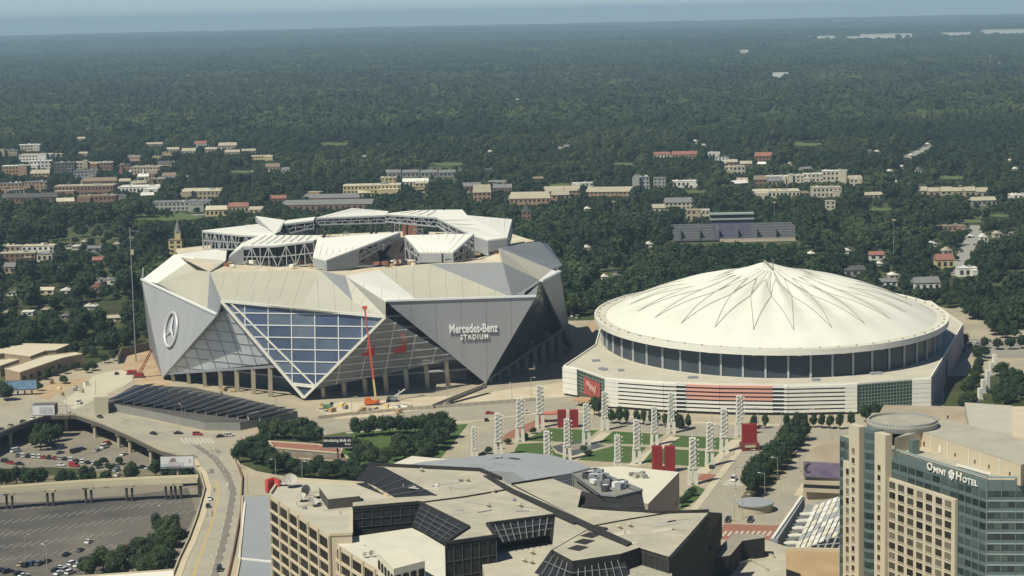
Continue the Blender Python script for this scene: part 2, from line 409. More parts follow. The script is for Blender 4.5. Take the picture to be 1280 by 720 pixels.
# points along the big window's edges and the lower edges of the glass
def lerp(a, b, t): return a + (b - a) * t
eL = lerp(sv['wL'], sv['T1'], .69); eR = lerp(sv['xL'], sv['T2'], .70); eT = lerp(sv['wR'], sv['T1'], .90); eW = lerp(sv['gL'], sv['T3'], .70)
b0 = lerp(sv['sR'], sv['T0'], .955); eX = lerp(sv['xR'], sv['T2'], .99)
def gridpane(name, keys, m, w, h, gap=.22, frame=white_steel, bar=.25):
    pts = facing([sv[k] if isinstance(k, str) else k for k in keys], C0); n = newell(pts); ux = Z.cross(n).normalized(); uy = n.cross(ux); O = pts[0]
    us = [(p - O).dot(ux) for p in pts]; vs = [(p - O).dot(uy) for p in pts]
    U = lin(min(us), max(us), max(1, round((max(us) - min(us)) / w))); Vv = lin(min(vs), max(vs), max(1, round((max(vs) - min(vs)) / h)))
    panes(name, pts, U, Vv, O, ux, uy, gap, -.35, m, st, thick=.12)
    P2 = [((p - O).dot(ux), (p - O).dot(uy)) for p in pts]; fm = MB()
    def seg(c, ax):
        hit = []
        for i in range(len(P2)):
            a, b = P2[i], P2[(i + 1) % len(P2)]; da, db = a[ax] - c, b[ax] - c
            if da * db < 0: t = da / (da - db); hit.append((a[0] + (b[0] - a[0]) * t, a[1] + (b[1] - a[1]) * t))
        if len(hit) >= 2: 
            A, B = [O + ux * h_[0] + uy * h_[1] - n * .2 for h_ in hit[:2]]; fm.bar(A, B, bar, bar, up=n)
    for c in U[1:-1]: seg(c, 0)
    for c in Vv[1:-1]: seg(c, 1)
    fm.build('mullion_grid', frame, st)
gridpane('window_pane', ['wL', 'wR', 'T1'], [blue_gl, blue_gl, blue_gl, mat('sky_reflection_glass_pale', (.17, .215, .28), .12, .6, var=.4, scale=.06, alpha=.9), mat('sky_reflection_glass_mid', (.12, .16, .24), .12, .6, var=.4, scale=.06, alpha=.9)], 13.5, 6.2, .2, white_steel, .48)  # the paler panes have sky reflections painted into their colour
gridpane('facade_pane', ['sR', 'wL', eL, b0], milky, 10, 6.5, .05, mat('pale_mullion', (.33, .35, .35), .5, .4), .22)
gridpane('facade_pane', ['wR', eR, eT], clear_gl, 13, 5, .05, white_steel, .34)
gridpane('facade_pane', ['xR', 'gL', eW, eX], mat('dark_facade_glass', (.06, .068, .072), .2, .5, var=.5, scale=.05), 12, 8, .05, dark_steel, .2)
face('soffit_beam', [b0, eL, eL + Z * 1.2, b0 + Z * 1.2], grey_steel, 1.5)
face('soffit_beam', [eT, eR, eR + Z * 1.3, eT + Z * 1.3], grey_steel, 1.5)
face('soffit_beam', [eX, eW, eW + Z * 1.3, eX + Z * 1.3], grey_steel, 1.5)
m = MB()
for a, b in (('wL', 'T1'), ('wR', 'T1'), ('wL', 'wR')): m.bar(sv[a] + V(0, -.5, 0), sv[b] + V(0, -.5, 0), 1.4, 1.3)
a, b, c = sv['wL'], sv['wR'], sv['T1']
m.bar(lerp(a, b, .05) + V(0, -.4, 0), lerp(b, c, .86) + V(0, -.4, 0), .8, .8); m.bar(lerp(a, c, .86) + V(0, -.3, 0), lerp(b, c, .86) + V(0, -.3, 0), 1.0, 1.6)
m.build('window_frame', white_paint, st)
# slanting columns below the glass
def columns(top0, top1, bot0, bot1, n, w, m):
    for i in range(n):
        t = (i + .5) / n; a = lerp(top0, top1, t) + V(0, 1.5, 0); b = V(a.x + (bot1.x - top1.x) * .1 * t, a.y + 2, 0)
        if a.z > 1: MB().bar(b, a, w, w * 1.2).build('column', m, st)
columns(b0, eL, b0 + V(-2, -1, 0), lerp(sv['T0'], sv['T1'], .78), 7, 1.9, concrete)
columns(eT, eR, sv['T1'] + V(4, 0, 0), lerp(sv['T1'], sv['T2'], .94), 7, 1.9, concrete)
columns(eX, eW, sv['T2'] + V(2, 4, 0), lerp(sv['T2'], sv['T3'], .93), 9, 2.2, grey_steel)
# core, concourse floors and deck
base = [sv['T0'], sv['T1'], sv['T2'], sv['T3'], V(10, 1285, 0), V(-70, 1320, 0), V(-160, 1290, 0), V(-218, 1205, 0)]
cc = sum((p for p in base), Vector()) / 8
def inset(k): return [V(*(cc.xy + (p.xy - cc.xy) * k), 0) for p in base]
MB().prism(inset(.86), 0, 44).build('core_wall', interior, st)
for z in (7, 13, 19.5, 26, 32.5, 39): MB().prism(inset(.895), z, z + .9, bottom=True).build('concourse_floor', floor_m, st)
for i, (x0, y0, x1, y1) in enumerate(((484, 418, 507, 442), (437, 428, 468, 446))):  # first box is a banner, second paints a red reflection in the glass
    c_ = RP((x0 + x1) / 2, (y0 + y1) / 2, sv['wR'], eR, eT) + V(0, 2.5, 0); Y = c_.y
    MB().box(c_, ((x1 - x0) * Y / FPX, .6, (y1 - y0) * Y / FPX)).build('red_banner_and_reflection', mat('red_banner_and_reflection', (.55, .06, .03), .7), st)
deck = [sv['lr1'] + V(2, 0, -1), sv['B1'] + V(0, 3, -.6), sv['B2'] + V(0, 3, -.6), sv['d'] + V(0, 3, -.6), sv['t1'] + V(0, 3, -.6), sv['t2'] + V(0, 3, -.6), sv['u'] + V(0, 3, -.4), sv['bs'] + V(0, 3, -4), sv['r1'], sv['r2'] + V(-3, 4, 0), V(0, 1272, 61), V(-70, 1300, 61), V(-150, 1282, 61), V(-205, 1225, 61)]
m = MB(); nD = len(deck); hc = V(-88, 1200, 0)
inner = []
for p in deck: d = (p.xy - hc.xy).normalized(); inner.append(V(hc.x + d.x * 86, hc.y + d.y * 76, 60))
for i in range(nD): j = (i + 1) % nD; m.poly([deck[i], deck[j], inner[j], inner[i]])
m.build('roof_deck', mat('unfinished_deck', (.50, .42, .28), .95, .1, scale=.12, col2=(.66, .60, .46)), st)
m = MB(); low = [V(hc.x + (p.x - hc.x) * .6, hc.y + (p.y - hc.y) * .6, 8) for p in inner]
for i in range(nD): j = (i + 1) % nD; m.poly([inner[i], inner[j], low[j], low[i]])
m.cap(low); m.build('seating_bowl', mat('seat_red_grey', (.06, .05, .048), .9, .1, var=.5, scale=.2), st)
# outer walls at the back
m = MB()
for i in range(4, 7):
    a, b = base[i], base[i + 1]; m.poly([a, b, V(b.x, b.y, 50), V(a.x, a.y, 50)])
m.build('rear_wall', metal2, st)
# roof petals: white top, grey fascia, open truss sides
def petal(top, fascia, truss, drop, lab=None):
    pts = [P(*p) for p in top]; pr = MB(); n = newell(pts); pts2 = pts if n.z > 0 else pts[::-1]
    ctr = sum(pts, Vector()) / len(pts)
    for i in range(1, len(pts2) - 1): pass
    for s in (0, -.8):
        q = [p + Z * s for p in pts2]
        if s: q = q[::-1]
        t = tessellate_polygon([[V(p.x, p.y, 0) for p in q]])
        for a, b, c in t:
            nn = (q[b] - q[a]).cross(q[c] - q[a])
            if (nn.z < 0) != (s < 0): a, c = c, a
            pr.add([q[a], q[b], q[c]], [[0, 1, 2]])
    for i in range(len(pts2)): j = (i + 1) % len(pts2); pr.poly([pts2[i] - Z * .8, pts2[j] - Z * .8, pts2[j], pts2[i]])
    r = pr.build('roof_petal', bright_roof, st)
    # standing seams
    for f in fascia:
        a, b = P(*top[f[0]]), P(*top[f[1]]); h = f[2]; A, B = V(a.x, a.y, a.z - .9), V(b.x, b.y, b.z - .9)
        q = facing([A, B, B - Z * h, A - Z * h], ctr - Z * 3); slab(q, .6).build('petal_fascia', metal, st)
    for f in truss:
        a, b = P(*top[f[0]]) - Z * .9, P(*top[f[1]]) - Z * .9; h0, h1 = f[2], f[3]; tm = MB(); n_ = max(2, int((b - a).length / 5)); back_ = (ctr - (a + b) / 2); back_.z = 0; back_ = back_.normalized()
        tm.bar(a, b, .9); tm.bar(a - Z * h0, b - Z * h1, .8)
        for i in range(n_ + 1):
            t = i / n_; p = lerp(a, b, t); h = h0 + (h1 - h0) * t; tm.bar(p, p - Z * h, .5)
            tm.bar(p - Z * h * .5, p + back_ * 5 - Z * h * .5, .4)
            if i < n_:
                q_ = lerp(a, b, (i + 1) / n_); h2 = h0 + (h1 - h0) * (i + 1) / n_
                tm.bar(p, q_ - Z * h2, .45) if i % 2 else tm.bar(p - Z * h, q_, .45)
                tm.bar(p - Z * h * .5, q_ - Z * h2 * .5, .45)
        tm.build('roof_truss', mat('truss_steel', (.36, .37, .36), .6, .4), st)
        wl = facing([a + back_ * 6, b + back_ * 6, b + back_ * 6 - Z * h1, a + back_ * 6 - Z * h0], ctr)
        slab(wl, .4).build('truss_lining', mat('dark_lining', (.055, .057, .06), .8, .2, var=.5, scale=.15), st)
petal([(253, 288, 73), (322, 280, 76), (343, 291, 76), (345, 295, 75), (300, 293, 74)], [], [(0, 4, 10.5, 8), (4, 3, 8, 5)], 0)
petal([(286, 320, 66), (302, 304, 72), (325, 294, 75), (398, 294, 76), (404, 297, 76), (392, 300, 75.5), (346, 306, 73), (304, 307, 71.5)], [(0, 7, 8.5)], [(7, 6, 11, 12), (6, 5, 12, 13)], 0)
petal([(397, 298, 76), (455, 293, 77), (500, 290, 78), (448, 310, 72), (408, 325, 68.3), (391, 321, 68.5)], [(4, 5, 5), (3, 4, 9)], [(2, 3, 2, 6)], 0)
petal([(506, 294, 76), (592, 292, 76), (566, 315, 68), (524, 315, 68)], [(2, 3, 5)], [(3, 0, 5, 13), (1, 2, 13, 5)], 0)
petal([(545, 271, 80), (556, 262, 82), (578, 262, 82), (584, 269, 80), (640, 274, 76), (634, 297, 71), (610, 300, 70.5), (592, 294, 73)], [(6, 7, 8), (5, 6, 6), (4, 5, 9)], [(0, 7, 4, 8)], 0)
petal([(482, 267, 80.8), (515, 263, 82), (553, 262, 82), (558, 265, 81), (545, 271, 80)], [], [(0, 4, 4, 5)], 0)
petal([(395, 272, 80), (441, 260, 81), (486, 264, 81), (482, 268.5, 80)], [], [(0, 3, 3.5, 4)], 0)
petal([(335, 282, 77), (360, 275, 79), (394, 271, 80), (392, 275, 79)], [], [(0, 3, 6, 4)], 0)
petal([(320, 270, 80), (356, 275, 79), (350, 289, 76), (344, 292, 76)], [], [(0, 3, 2, 2)], 0)
# seams on the petals
def seams(c0, c1, d0, d1, n):
    m = MB()
    for i in range(1, n):
        t = i / n; m.bar(lerp(P(*c0), P(*c1), t) + Z * .1, lerp(P(*d0), P(*d1), t) + Z * .1, .35, .3)
    m.build('standing_seam', mat('seam_grey', (.50, .50, .46), .7), st)
seams((506, 294, 76), (592, 292, 76), (524, 315, 68), (566, 315, 68), 8)
seams((584, 269, 80), (640, 274, 76), (610, 300, 70.5), (634, 297, 71), 6)
seams((397, 298, 76), (455, 293, 77), (391, 321, 68.5), (448, 310, 72), 7)
seams((322, 280, 76), (343, 291, 76), (253, 288, 73), (300, 293, 74), 4)
seams((325, 294, 75), (398, 294, 76), (304, 307, 71.5), (392, 300, 75.5), 9)
seams((545, 271, 80), (592, 294, 73), (584, 269, 80), (610, 300, 70.5), 5)
seams((489, 266, 81), (545, 271, 80), (515, 263, 82), (553, 262, 82), 5)
seams((395, 272, 80), (470, 268, 80), (441, 260, 81), (474, 264, 81), 6)
# scaffold frames and props standing in the opening
rr = random.Random(9); scf = mat('truss_steel', (.36, .37, .36), .6, .4)
for i in range(26):
    x = rr.uniform(305, 600); y = rr.uniform(296, 326) if 300 < x < 500 else rr.uniform(300, 322)
    a = P(x, y, 60.5); h = rr.uniform(5, 13); m = MB(); w_ = rr.uniform(2.5, 7)
    for s in (0, w_): m.bar(a + V(s, 0, 0), a + V(s, 0, h), .4)
    m.bar(a + V(0, 0, h), a + V(w_, 0, h), .4); m.bar(a + V(0, 0, h * .5), a + V(w_, 0, h * .5), .35); m.bar(a, a + V(w_, 0, h * .5), .3); m.bar(a + V(w_, 0, h * .5), a + V(0, 0, h), .3)
    m.build('scaffold', rr.choice([scf, dark_steel, scf]), st)
# masts under the rear petals
for x, y in ((405, 300), (397, 300), (470, 296), (490, 297), (464, 298), (522, 296), (508, 296), (350, 302)):
    a = P(x, y, 61); b = D(x + 1, 272, a.y); MB().tube(a, b, .9, n=6).build('mast', dark_steel, st)
MB().prism(px((503, 278), (524, 278), (524, 284), (503, 284), z=66), 60, 72).build('site_cabin', red_brick, st)
rr = random.Random(3)
for i in range(60):
    x = rr.choice([rr.uniform(275, 390), rr.uniform(455, 520), rr.uniform(592, 622)]); y = 331 + rr.uniform(-3, 3) if x < 400 else (329 + rr.uniform(-3, 4) if x < 530 else 316 + rr.uniform(-6, 6))
    p = P(x, y, 61.6); MB().box(p + Z * .8, (rr.uniform(1, 5), rr.uniform(1, 3), rr.uniform(.8, 2)), rr.uniform(0, 3)).build('stacked_material', rr.choice([white_paint, red_brick, dirt, grey_steel, mat('timber', (.45, .32, .17), .9)]), st)
# star emblem
pl = (sv['sL'], sv['sR'], sv['T0']); n = newell(facing(pl, C0)); ux = Z.cross(n).normalized(); uy = n.cross(ux)
c = RP(215.5, 412, *pl) + n * .9; Rr = 9.6; m = MB()
for i in range(40):
    a, b = 2 * math.pi * i / 40, 2 * math.pi * (i + 1) / 40
    m.tube(c + (ux * math.cos(a) + uy * math.sin(a)) * Rr, c + (ux * math.cos(b) + uy * math.sin(b)) * Rr, .85, n=6, caps=False)
m.build('emblem_ring', mat('polished_silver', (.75, .76, .74), .35, .6, metal=.4), st, smooth=True)
for k in range(3):
    a = math.radians(90 + 120 * k); d = ux * math.cos(a) + uy * math.sin(a); s = ux * -math.sin(a) + uy * math.cos(a); e = ux * math.cos(a + math.pi / 3) + uy * math.sin(a + math.pi / 3); f = ux * math.cos(a - math.pi / 3) + uy * math.sin(a - math.pi / 3)
    m = MB(); tip = c + d * Rr; m.add([c + n * .9, c + e * 1.7, tip + n * .1, c + f * 1.7], [[0, 1, 2], [0, 2, 3], [3, 2, 1]]); m.build('emblem_ray', MATS['polished_silver'], st)
# name on the wing
pl = (sv['xL'], sv['xR'], sv['T2']); n = newell(facing(pl, C0)); ux = Z.cross(n).normalized(); uy = n.cross(ux)
for body, cxp, cyp, wpx, sz in (('Mercedes-Benz', 591.5, 410.5, 61, 6.6), ('STADIUM', 593, 421, 35, 3.8)):
    c = RP(cxp, cyp, *pl) + n * .6
    lettering('lettering', body, c, ux, uy, sz, mat('letter_white', (.9, .9, .86), .5), st, width=wpx * c.y / FPX, space=1.0 if cyp < 415 else 1.3)
# ------------------------------------------------------------------ the domed stadium with a white fabric roof
dc = V(143.5, 1118, 0); DA, DB = 97.5, 126.0
dm = thing('domed_stadium', dc, 'round stadium under a white fabric roof drawn to a peak, ringed with dark windows', 'stadium')
fabric = mat('roof_fabric', (.70, .685, .585), .85, .15, var=.10, scale=.05)
RIM = 30.0; PEAK = D(966, 331, 1118).z
def el(t, k=1.0, z=0.0): return V(dc.x + DA * k * math.cos(t), dc.y + DB * k * math.sin(t), z)
ND = 24
def roof_z(t, r):
    f = math.cos(ND * t) * (.85 * math.sin(math.pi * min(1, max(0, r)) ** .8))
    c = (1 - r)
    return RIM - .3 + (PEAK - RIM) * (.85 * (1 - r ** 2.0) + .15 * math.exp(-(r / .14) ** 2)) + f
m = MB(); NT, rs = ND * 8, [.935, .86, .8, .74, .68, .62, .56, .5, .44, .38, .32, .26, .2, .15, .1, .06, .03]
def rpt(t, r):
    x, y = DA * r * math.cos(t), DB * r * math.sin(t) + 14 * math.sin(t) * max(0, 1 - r / .3) * 1.0
    return V(dc.x + x, dc.y + y, roof_z(t, r / .935))
for r in rs:
    for i in range(NT): m.v.append(tuple(rpt(2 * math.pi * i / NT, r)))
for j in range(len(rs) - 1):
    for i in range(NT): a = j * NT + i; b = j * NT + (i + 1) % NT; m.f.append([a, b, b + NT, a + NT]); m.mi.append(0)
m.f.append([(len(rs) - 1) * NT + i for i in range(NT)]); m.mi.append(0)
m.build('fabric_roof', fabric, dm, smooth=True)
# cable seams: fans from the peak and zigzags between the hoops
seam = mat('cable_seam', (.32, .30, .24), .8); m = MB()
def run(t0, r0, t1, r1, w):
    k = 7; ca, cb = V(r0 * math.cos(t0), r0 * math.sin(t0), 0), V(r1 * math.cos(t1), r1 * math.sin(t1), 0); q = []
    for i in range(k + 1): c_ = lerp(ca, cb, i / k); q.append(rpt(math.atan2(c_.y, c_.x), c_.length) + V(0, 0, .12))
    for a, b in zip(q, q[1:]): m.bar(a, b, w, .35)
for i in range(ND):
    t = 2 * math.pi * i / ND; h = math.pi / ND
    run(t + h, .06, t + h, .43, .26)
    run(t, .2, t + h, .43, .26); run(t, .2, t - h, .43, .26)
    run(t + h, .43, t, .80, .24); run(t + h, .43, t + 2 * h, .80, .24)
m.build('cable_seams', seam, dm, kind='stuff')
m = MB(); m.bar(rpt(-1.57, .04) + V(0, 0, .6), rpt(1.57, .04) + V(0, 0, .8), .9, .9); m.build('ridge_cap', seam, dm)
for t in (-1.57, -1.4): 
    a = rpt(t, .045); MB().tube(a, a + V(0, 0, 6.5), .16, .1, 5).build('mast', grey_steel, dm)
# rim: gutter ring and fascia
def ring(k0, z0, k1, z1, n=120):
    m = MB()
    for i in range(n):
        a, b = 2 * math.pi * i / n, 2 * math.pi * (i + 1) / n
        m.poly([el(a, k0, z0), el(b, k0, z0), el(b, k1, z1), el(a, k1, z1)])
    return m
ring(1.0, RIM, .935, RIM - .1).build('rim_walkway', mat('rim_membrane', (.52, .49, .40), .9, .2, scale=.05, col2=(.62, .59, .48)), dm)
ring(1.0, RIM - 2.6, 1.0, RIM + .5).build('rim_fascia', white_paint, dm)
ring(.99, RIM + .5, 1.0, RIM + .5).build('rim_kerb', white_paint, dm)
ring(.93, RIM - 3.2, 1.0, RIM - 2.6).build('rim_soffit', grey_steel, dm)
ring(.99, RIM, .99, RIM + .5).build('rim_kerb', white_paint, dm)
for i in range(60):
    t = 2 * math.pi * i / 60; p = el(t, .975, RIM + .45); MB().box(p, (.8, .8, .7), t).build('roof_lug', concrete, dm)
# drum of windows
DK = .955; DZ = 14.2; NW = 52
drumg = mat('drum_glass', (.055, .072, .085), .35, .25, var=.25, scale=.05)
for i in range(NW):
    t0, t1 = 2 * math.pi * (i + .5) / NW, 2 * math.pi * (i + 1.5) / NW
    a, b = el(t0, DK, DZ), el(t1, DK, DZ)
    if math.sin((t0 + t1) / 2) > .35: continue
    slab(facing([a, b, b + V(0, 0, RIM - 2.8 - DZ), a + V(0, 0, RIM - 2.8 - DZ)], dc), .3).build('window_pane', drumg, dm)
    p = el(t0, DK + .004, 0); MB().bar(V(p.x, p.y, DZ - .3), V(p.x, p.y, RIM - 2.7), .6, 1.0).build('column', mat('column_grey', (.42, .44, .44), .6), dm)
    if i % 2 == 0:
        q = el((t0 + t1) / 2, DK + .01, RIM - 3.4); MB().box(q, (2.4, .8, .5), (t0 + t1) / 2 + 1.57).build('flood_light', white_paint, dm)
ring(DK - .002, DZ, DK - .002, RIM - 2).build('drum_wall', dark_steel, dm)
ring(DK + .012, DZ - .2, DK + .012, DZ + .8).build('drum_kerb', white_paint, dm)
# lower building
BZ = 15.5
bp = [P(705, 457, BZ), P(723, 460, BZ), P(757, 472, BZ), P(830, 477, BZ), P(900, 479.5, BZ), P(985, 480.5, BZ), P(1073, 478.5, BZ), P(1140, 473, BZ), P(1163, 472, BZ), P(1203, 405, BZ)]
bk = [V(262, 1250, BZ), V(60, 1262, BZ), V(46, 1110, BZ)]
body = MB().prism(bp + bk, 0, BZ - .6, cap=False).build('lower_wall', mat('recess_dark', (.10, .098, .09), .9, .2, var=.3, scale=.2), dm)
MB().cap([V(p.x, p.y, BZ - .6) for p in bp + bk]).build('terrace', mat('terrace_deck', (.54, .50, .39), .9, .2, var=.16, scale=.06), dm)
m = MB()
allp = bp + bk
for a, b in zip(allp, allp[1:] + allp[:1]): m.bar(V(a.x, a.y, BZ - .35), V(b.x, b.y, BZ - .35), .7, .9)
m.build('terrace_parapet', white_paint, dm)
def bands(a, b, n, m_, r=1.0, z0=1.0, z1=15.2, nm='facade_band', proud=.5, low=0):
    out = (b - a).cross(V(0, 0, 1)).normalized()
    if out.y > 0 and out.x < .5: out = -out
    h = (z1 - z0) / n
    for k in range(n):
        z = z0 + h * (k + .5); MB().bar(V(a.x, a.y, z) + out * proud, V(b.x, b.y, z) + out * proud, 1.5, h * r).build(nm, band_w if k < low else m_, dm)
band_w = mat('white_band', (.72, .70, .61), .6, .3, var=.06, scale=.2); band_r = mat('red_band', (.62, .33, .26), .7, .3)
bands(bp[0], bp[1], 5, band_w, .93); bands(bp[7], bp[8], 6, band_w, .93)
front = bp[2:7]
def fpt(xpx):
    xs = [757, 830, 900, 985, 1073]
    for i in range(4):
        if xpx <= xs[i + 1]: return lerp(front[i], front[i + 1], (xpx - xs[i]) / (xs[i + 1] - xs[i]))
segs = [(757, 774, .93, band_w, 7)] + [(774, 830, .62, band_w, 7), (830, 846, .62, band_w, 7), (858, 900, .58, band_r, 7), (900, 966, .58, band_r, 7), (980, 985, .62, band_w, 7), (985, 1056, .62, band_w, 7), (1056, 1071, .93, band_w, 7)]
for x0, x1, r, mm_, n_ in segs: bands(fpt(x0), fpt(x1), n_, mm_, r, low=3 if mm_ is band_r else 0)
for x0, x1 in ((846, 860), (964, 980)): bands(fpt(x0), fpt(x1), 7, white_steel, .28)
# green window walls at the two corners
def glasswall(a, b, z0, z1, nu, nv, m1, m2):
    out = (b - a).cross(V(0, 0, 1)).normalized(); out = -out if out.y > 0 else out
    q = [V(a.x, a.y, z0) + out * .3, V(b.x, b.y, z0) + out * .3, V(b.x, b.y, z1) + out * .3, V(a.x, a.y, z1) + out * .3]; q = facing(q, dc)
    n = newell(q); ux = Z.cross(n); L_ = (b - a).xy.length
    slab([p + n * .05 for p in q], .2).build('window_frame', m2, dm)
    O = min(q, key=lambda p: (p - q[0]).dot(ux) + p.z); 
    panes('window_pane', [p + n * .12 for p in q], lin(0, L_, nu), lin(0, z1 - z0, nv), O, ux, Z, .28, 0, m1, dm, thick=.1)
green_fr = mat('green_frame', (.17, .245, .185), .6, .3); green_gl = mat('green_glass', (.02, .035, .03), .15, .5)
glasswall(bp[6], bp[7], 1, BZ - 1, 17, 8, green_gl, green_fr)
glasswall(bp[1], bp[2], 2, BZ - 1, 9, 7, green_gl, green_fr)
a, b = bp[1], bp[2]; out = (b - a).cross(V(0, 0, 1)).normalized(); out = -out if out.y > 0 else out; ux = (b - a); ux.z = 0; ux.normalize()
c = lerp(a, b, .55) + out * .9; sg = [c + ux * s * 9.5 + V(0, 0, z - BZ) for s, z in ((-1, 3.4), (1, 2.6), (1, 11.6), (-1, 12.2))]
slab(facing(sg, dc), .3).build('sign_board', mat('sign_red', (.42, .07, .06), .7, .2, scale=.5, col2=(.30, .10, .075)), dm)
m = MB(); rr = random.Random(2)                       # pale flourish on the sign, its words cannot be read
pts_ = [(-6, .4), (-4.6, 2.0), (-3.4, .2), (-2.2, 1.8), (-1.2, -.6), (.2, 1.2), (1.4, -.8), (2.8, 1.0), (4.0, -1.4), (5.8, 1.2)]
for p, q in zip(pts_, pts_[1:]): m.bar(c + ux * p[0] + out * .35 + V(0, 0, 7.6 - BZ + p[1] * 1.7), c + ux * q[0] + out * .35 + V(0, 0, 7.6 - BZ + q[1] * 1.7), .3, .9)
m.build('sign_flourish', mat('sign_pink', (.62, .36, .30), .8), dm)
# right side wall: louvres and openings
a, b = bp[8], bp[9]; out = V(1, -.25, 0).normalized()
for k in range(7): z = 1.2 + 2.1 * k; MB().bar(V(a.x, a.y, z) + out * .35, V(b.x, b.y, z) + out * .35, .8, 1.6).build('side_louvre', mat('mauve_concrete', (.36, .32, .30), .9), dm)
for z in (3, 6.5, 10): 
    p = lerp(a, b, .42); d_ = (b - a); d_.z = 0; d_.normalize(); MB().box(V(p.x, p.y, z) + out * .6, (1.6, 8, 2.2), math.atan2(d_.y, d_.x) - math.pi / 2).build('side_opening', dark_steel, dm)
# entrance canopy by the sign
p = P(738, 500, 3); MB().box(p, (16, 9, .8), -.5).build('entrance_canopy', mat('timber_canopy', (.42, .27, .15), .8), dm)
for s in (-6, 6): MB().tube((p.x + s, p.y - s * .5 - 2, 0), (p.x + s, p.y - s * .5 - 2, 3), .3).build('canopy_post', white_steel, dm)
for x, y, w in ((745, 452, 4), (752, 462, 3), (756, 463, 3), (776, 464, 3), (866, 473, 5), (1020, 476, 4), (1095, 468, 6)):
    q = P(x, y, BZ - .6); MB().box(q + V(0, 0, .6), (w, 2, 1.2), .2).build('rooftop_unit', grey_roof, dm)
# ------------------------------------------------------------------ the park with light towers
lawn_l = [[(654, 551), (685, 535), (748, 538), (728, 553)], [(741, 554), (767, 539), (831, 543), (813, 556)], [(824, 557), (845, 544), (918, 548), (901, 562)],
          [(634, 580), (648, 555), (686, 553), (694, 566), (712, 572), (706, 582), (680, 590)], [(722, 575), (742, 564), (768, 557), (809, 559), (787, 579)], [(803, 578), (818, 560), (900, 565), (882, 584)],
          [(856, 614), (868, 606), (882, 612), (870, 626), (848, 640)]]
for i, q in enumerate(lawn_l): sheet('lawn', px(*q), .012, grass_m)
sheet('lawn', px((400, 560), (408, 541), (445, 536), (585, 530), (565, 556), (545, 580), (430, 580)), .012, grass_m)
sheet('park_paving', px((590, 585), (676, 528), (926, 545), (872, 610), (850, 650), (700, 640), (590, 640)), .006, mat('park_paving', (.40, .345, .24), .9, .2, var=.2, scale=.1))
sheet('red_path', px((588, 572), (672, 534), (684, 524), (676, 522), (640, 538), (575, 570)), .010, pave_red)
sheet('red_path', px((868, 600), (878, 592), (930, 596), (922, 604)), .010, pave_red)
sheet('pond', px((690, 558), (714, 552), (742, 553), (758, 557), (738, 563), (716, 570), (698, 565)), .016, mat('pond_water', (.09, .095, .07), .25, .3))
sheet('pond_terrace', px((700, 557), (730, 554), (740, 557), (716, 563)), .022, mat('terrace_stone', (.25, .22, .165), .9))
m = MB()
for a, b in (((720, 572), (757, 541)), ((790, 582), (844, 546)), ((876, 592), (921, 550))):
    p, q = P(*a), P(*b); d = (q - p).cross(Z).normalized() * 2.6
    MB().cap([p - d + Z * .016, q - d + Z * .016, q + d + Z * .016, p + d + Z * .016]).build('park_path', mat('path_tan', (.50, .44, .31), .9), kind='structure')
m = MB()
hedge_m = None
# light towers
def tower():
    t = thing('light_tower', (0, 0, 0), 'tall white light tower with open legs and stacked lattice boxes in the park', 'light tower', 'white light towers standing in rows on the lawns')
    for s in (-1, 1): MB().bar((s * 1.35, 0, 0), (s * 1.05, 0, 8.2), .75, 1.3).build('leg', white_paint, t)
    MB().box((0, 0, 8.6), (2.9, 1.4, 1.4)).build('cross_beam', white_paint, t)
    mm = MB(); z = 9.3
    for s in (-1, 1):
        for u in (-1, 1): mm.bar((s * 1.15, u * .6, 9), (s * .95, u * .6, 22.6), .36)
    mm.build('lattice_post', white_paint, t, kind='stuff')
    k = 0
    while z < 22.4:
        w = 2.5
        MB().box((0, 0, z), (w, 1.5, .3)).build('lattice_shelf', white_paint, t)
        q = MB().bar((-w / 2, -.7, z), (w / 2, -.7, z + 2.1), .42); q.bar((w / 2, -.7, z), (-w / 2, -.7, z + 2.1), .26); q.build('lattice_brace', white_paint, t)
        MB().bar((w / 2 - .2, 0, z + .4), (w / 2 + 1.2, 0, z + 1.5), 1.1, .22).build('lamp_fin', white_paint, t)
        MB().box((0, .3, z + 1.1), (1.5, .5, 1.1)).build('lamp_panel', mat('lamp_panel', (.46, .52, .48), .4), t)
        z += 2.25; k += 1
    MB().box((0, 0, 22.8), (2.3, 1.5, .4)).build('cap', white_paint, t)
    MB().tube((0, 0, 22.9), (0, 0, 24.2), .14, n=5).build('finial', white_paint, t)
    return t
LT = [(593, 577, 531), (623, 571, 514), (650, 552, 495), (675, 535, 479), (684, 592, 536), (709, 575, 521), (733, 556, 502), (756, 538, 487), (772, 594, 541), (796, 580, 522), (818, 557, 506), (839, 542, 488), (866, 606, 544), (887, 583, 525), (905, 565, 508), (924, 546, 492)]
t0 = tower()
for i, (x, y, yt) in enumerate(LT):
    t = t0 if i == 0 else copy_tree(t0); p = P(x, y); t.location = p; s = (HT(x, yt, p)) / 24.2; t.scale = (s * 1.25, s * 1.25, s); t.rotation_euler.z = .12
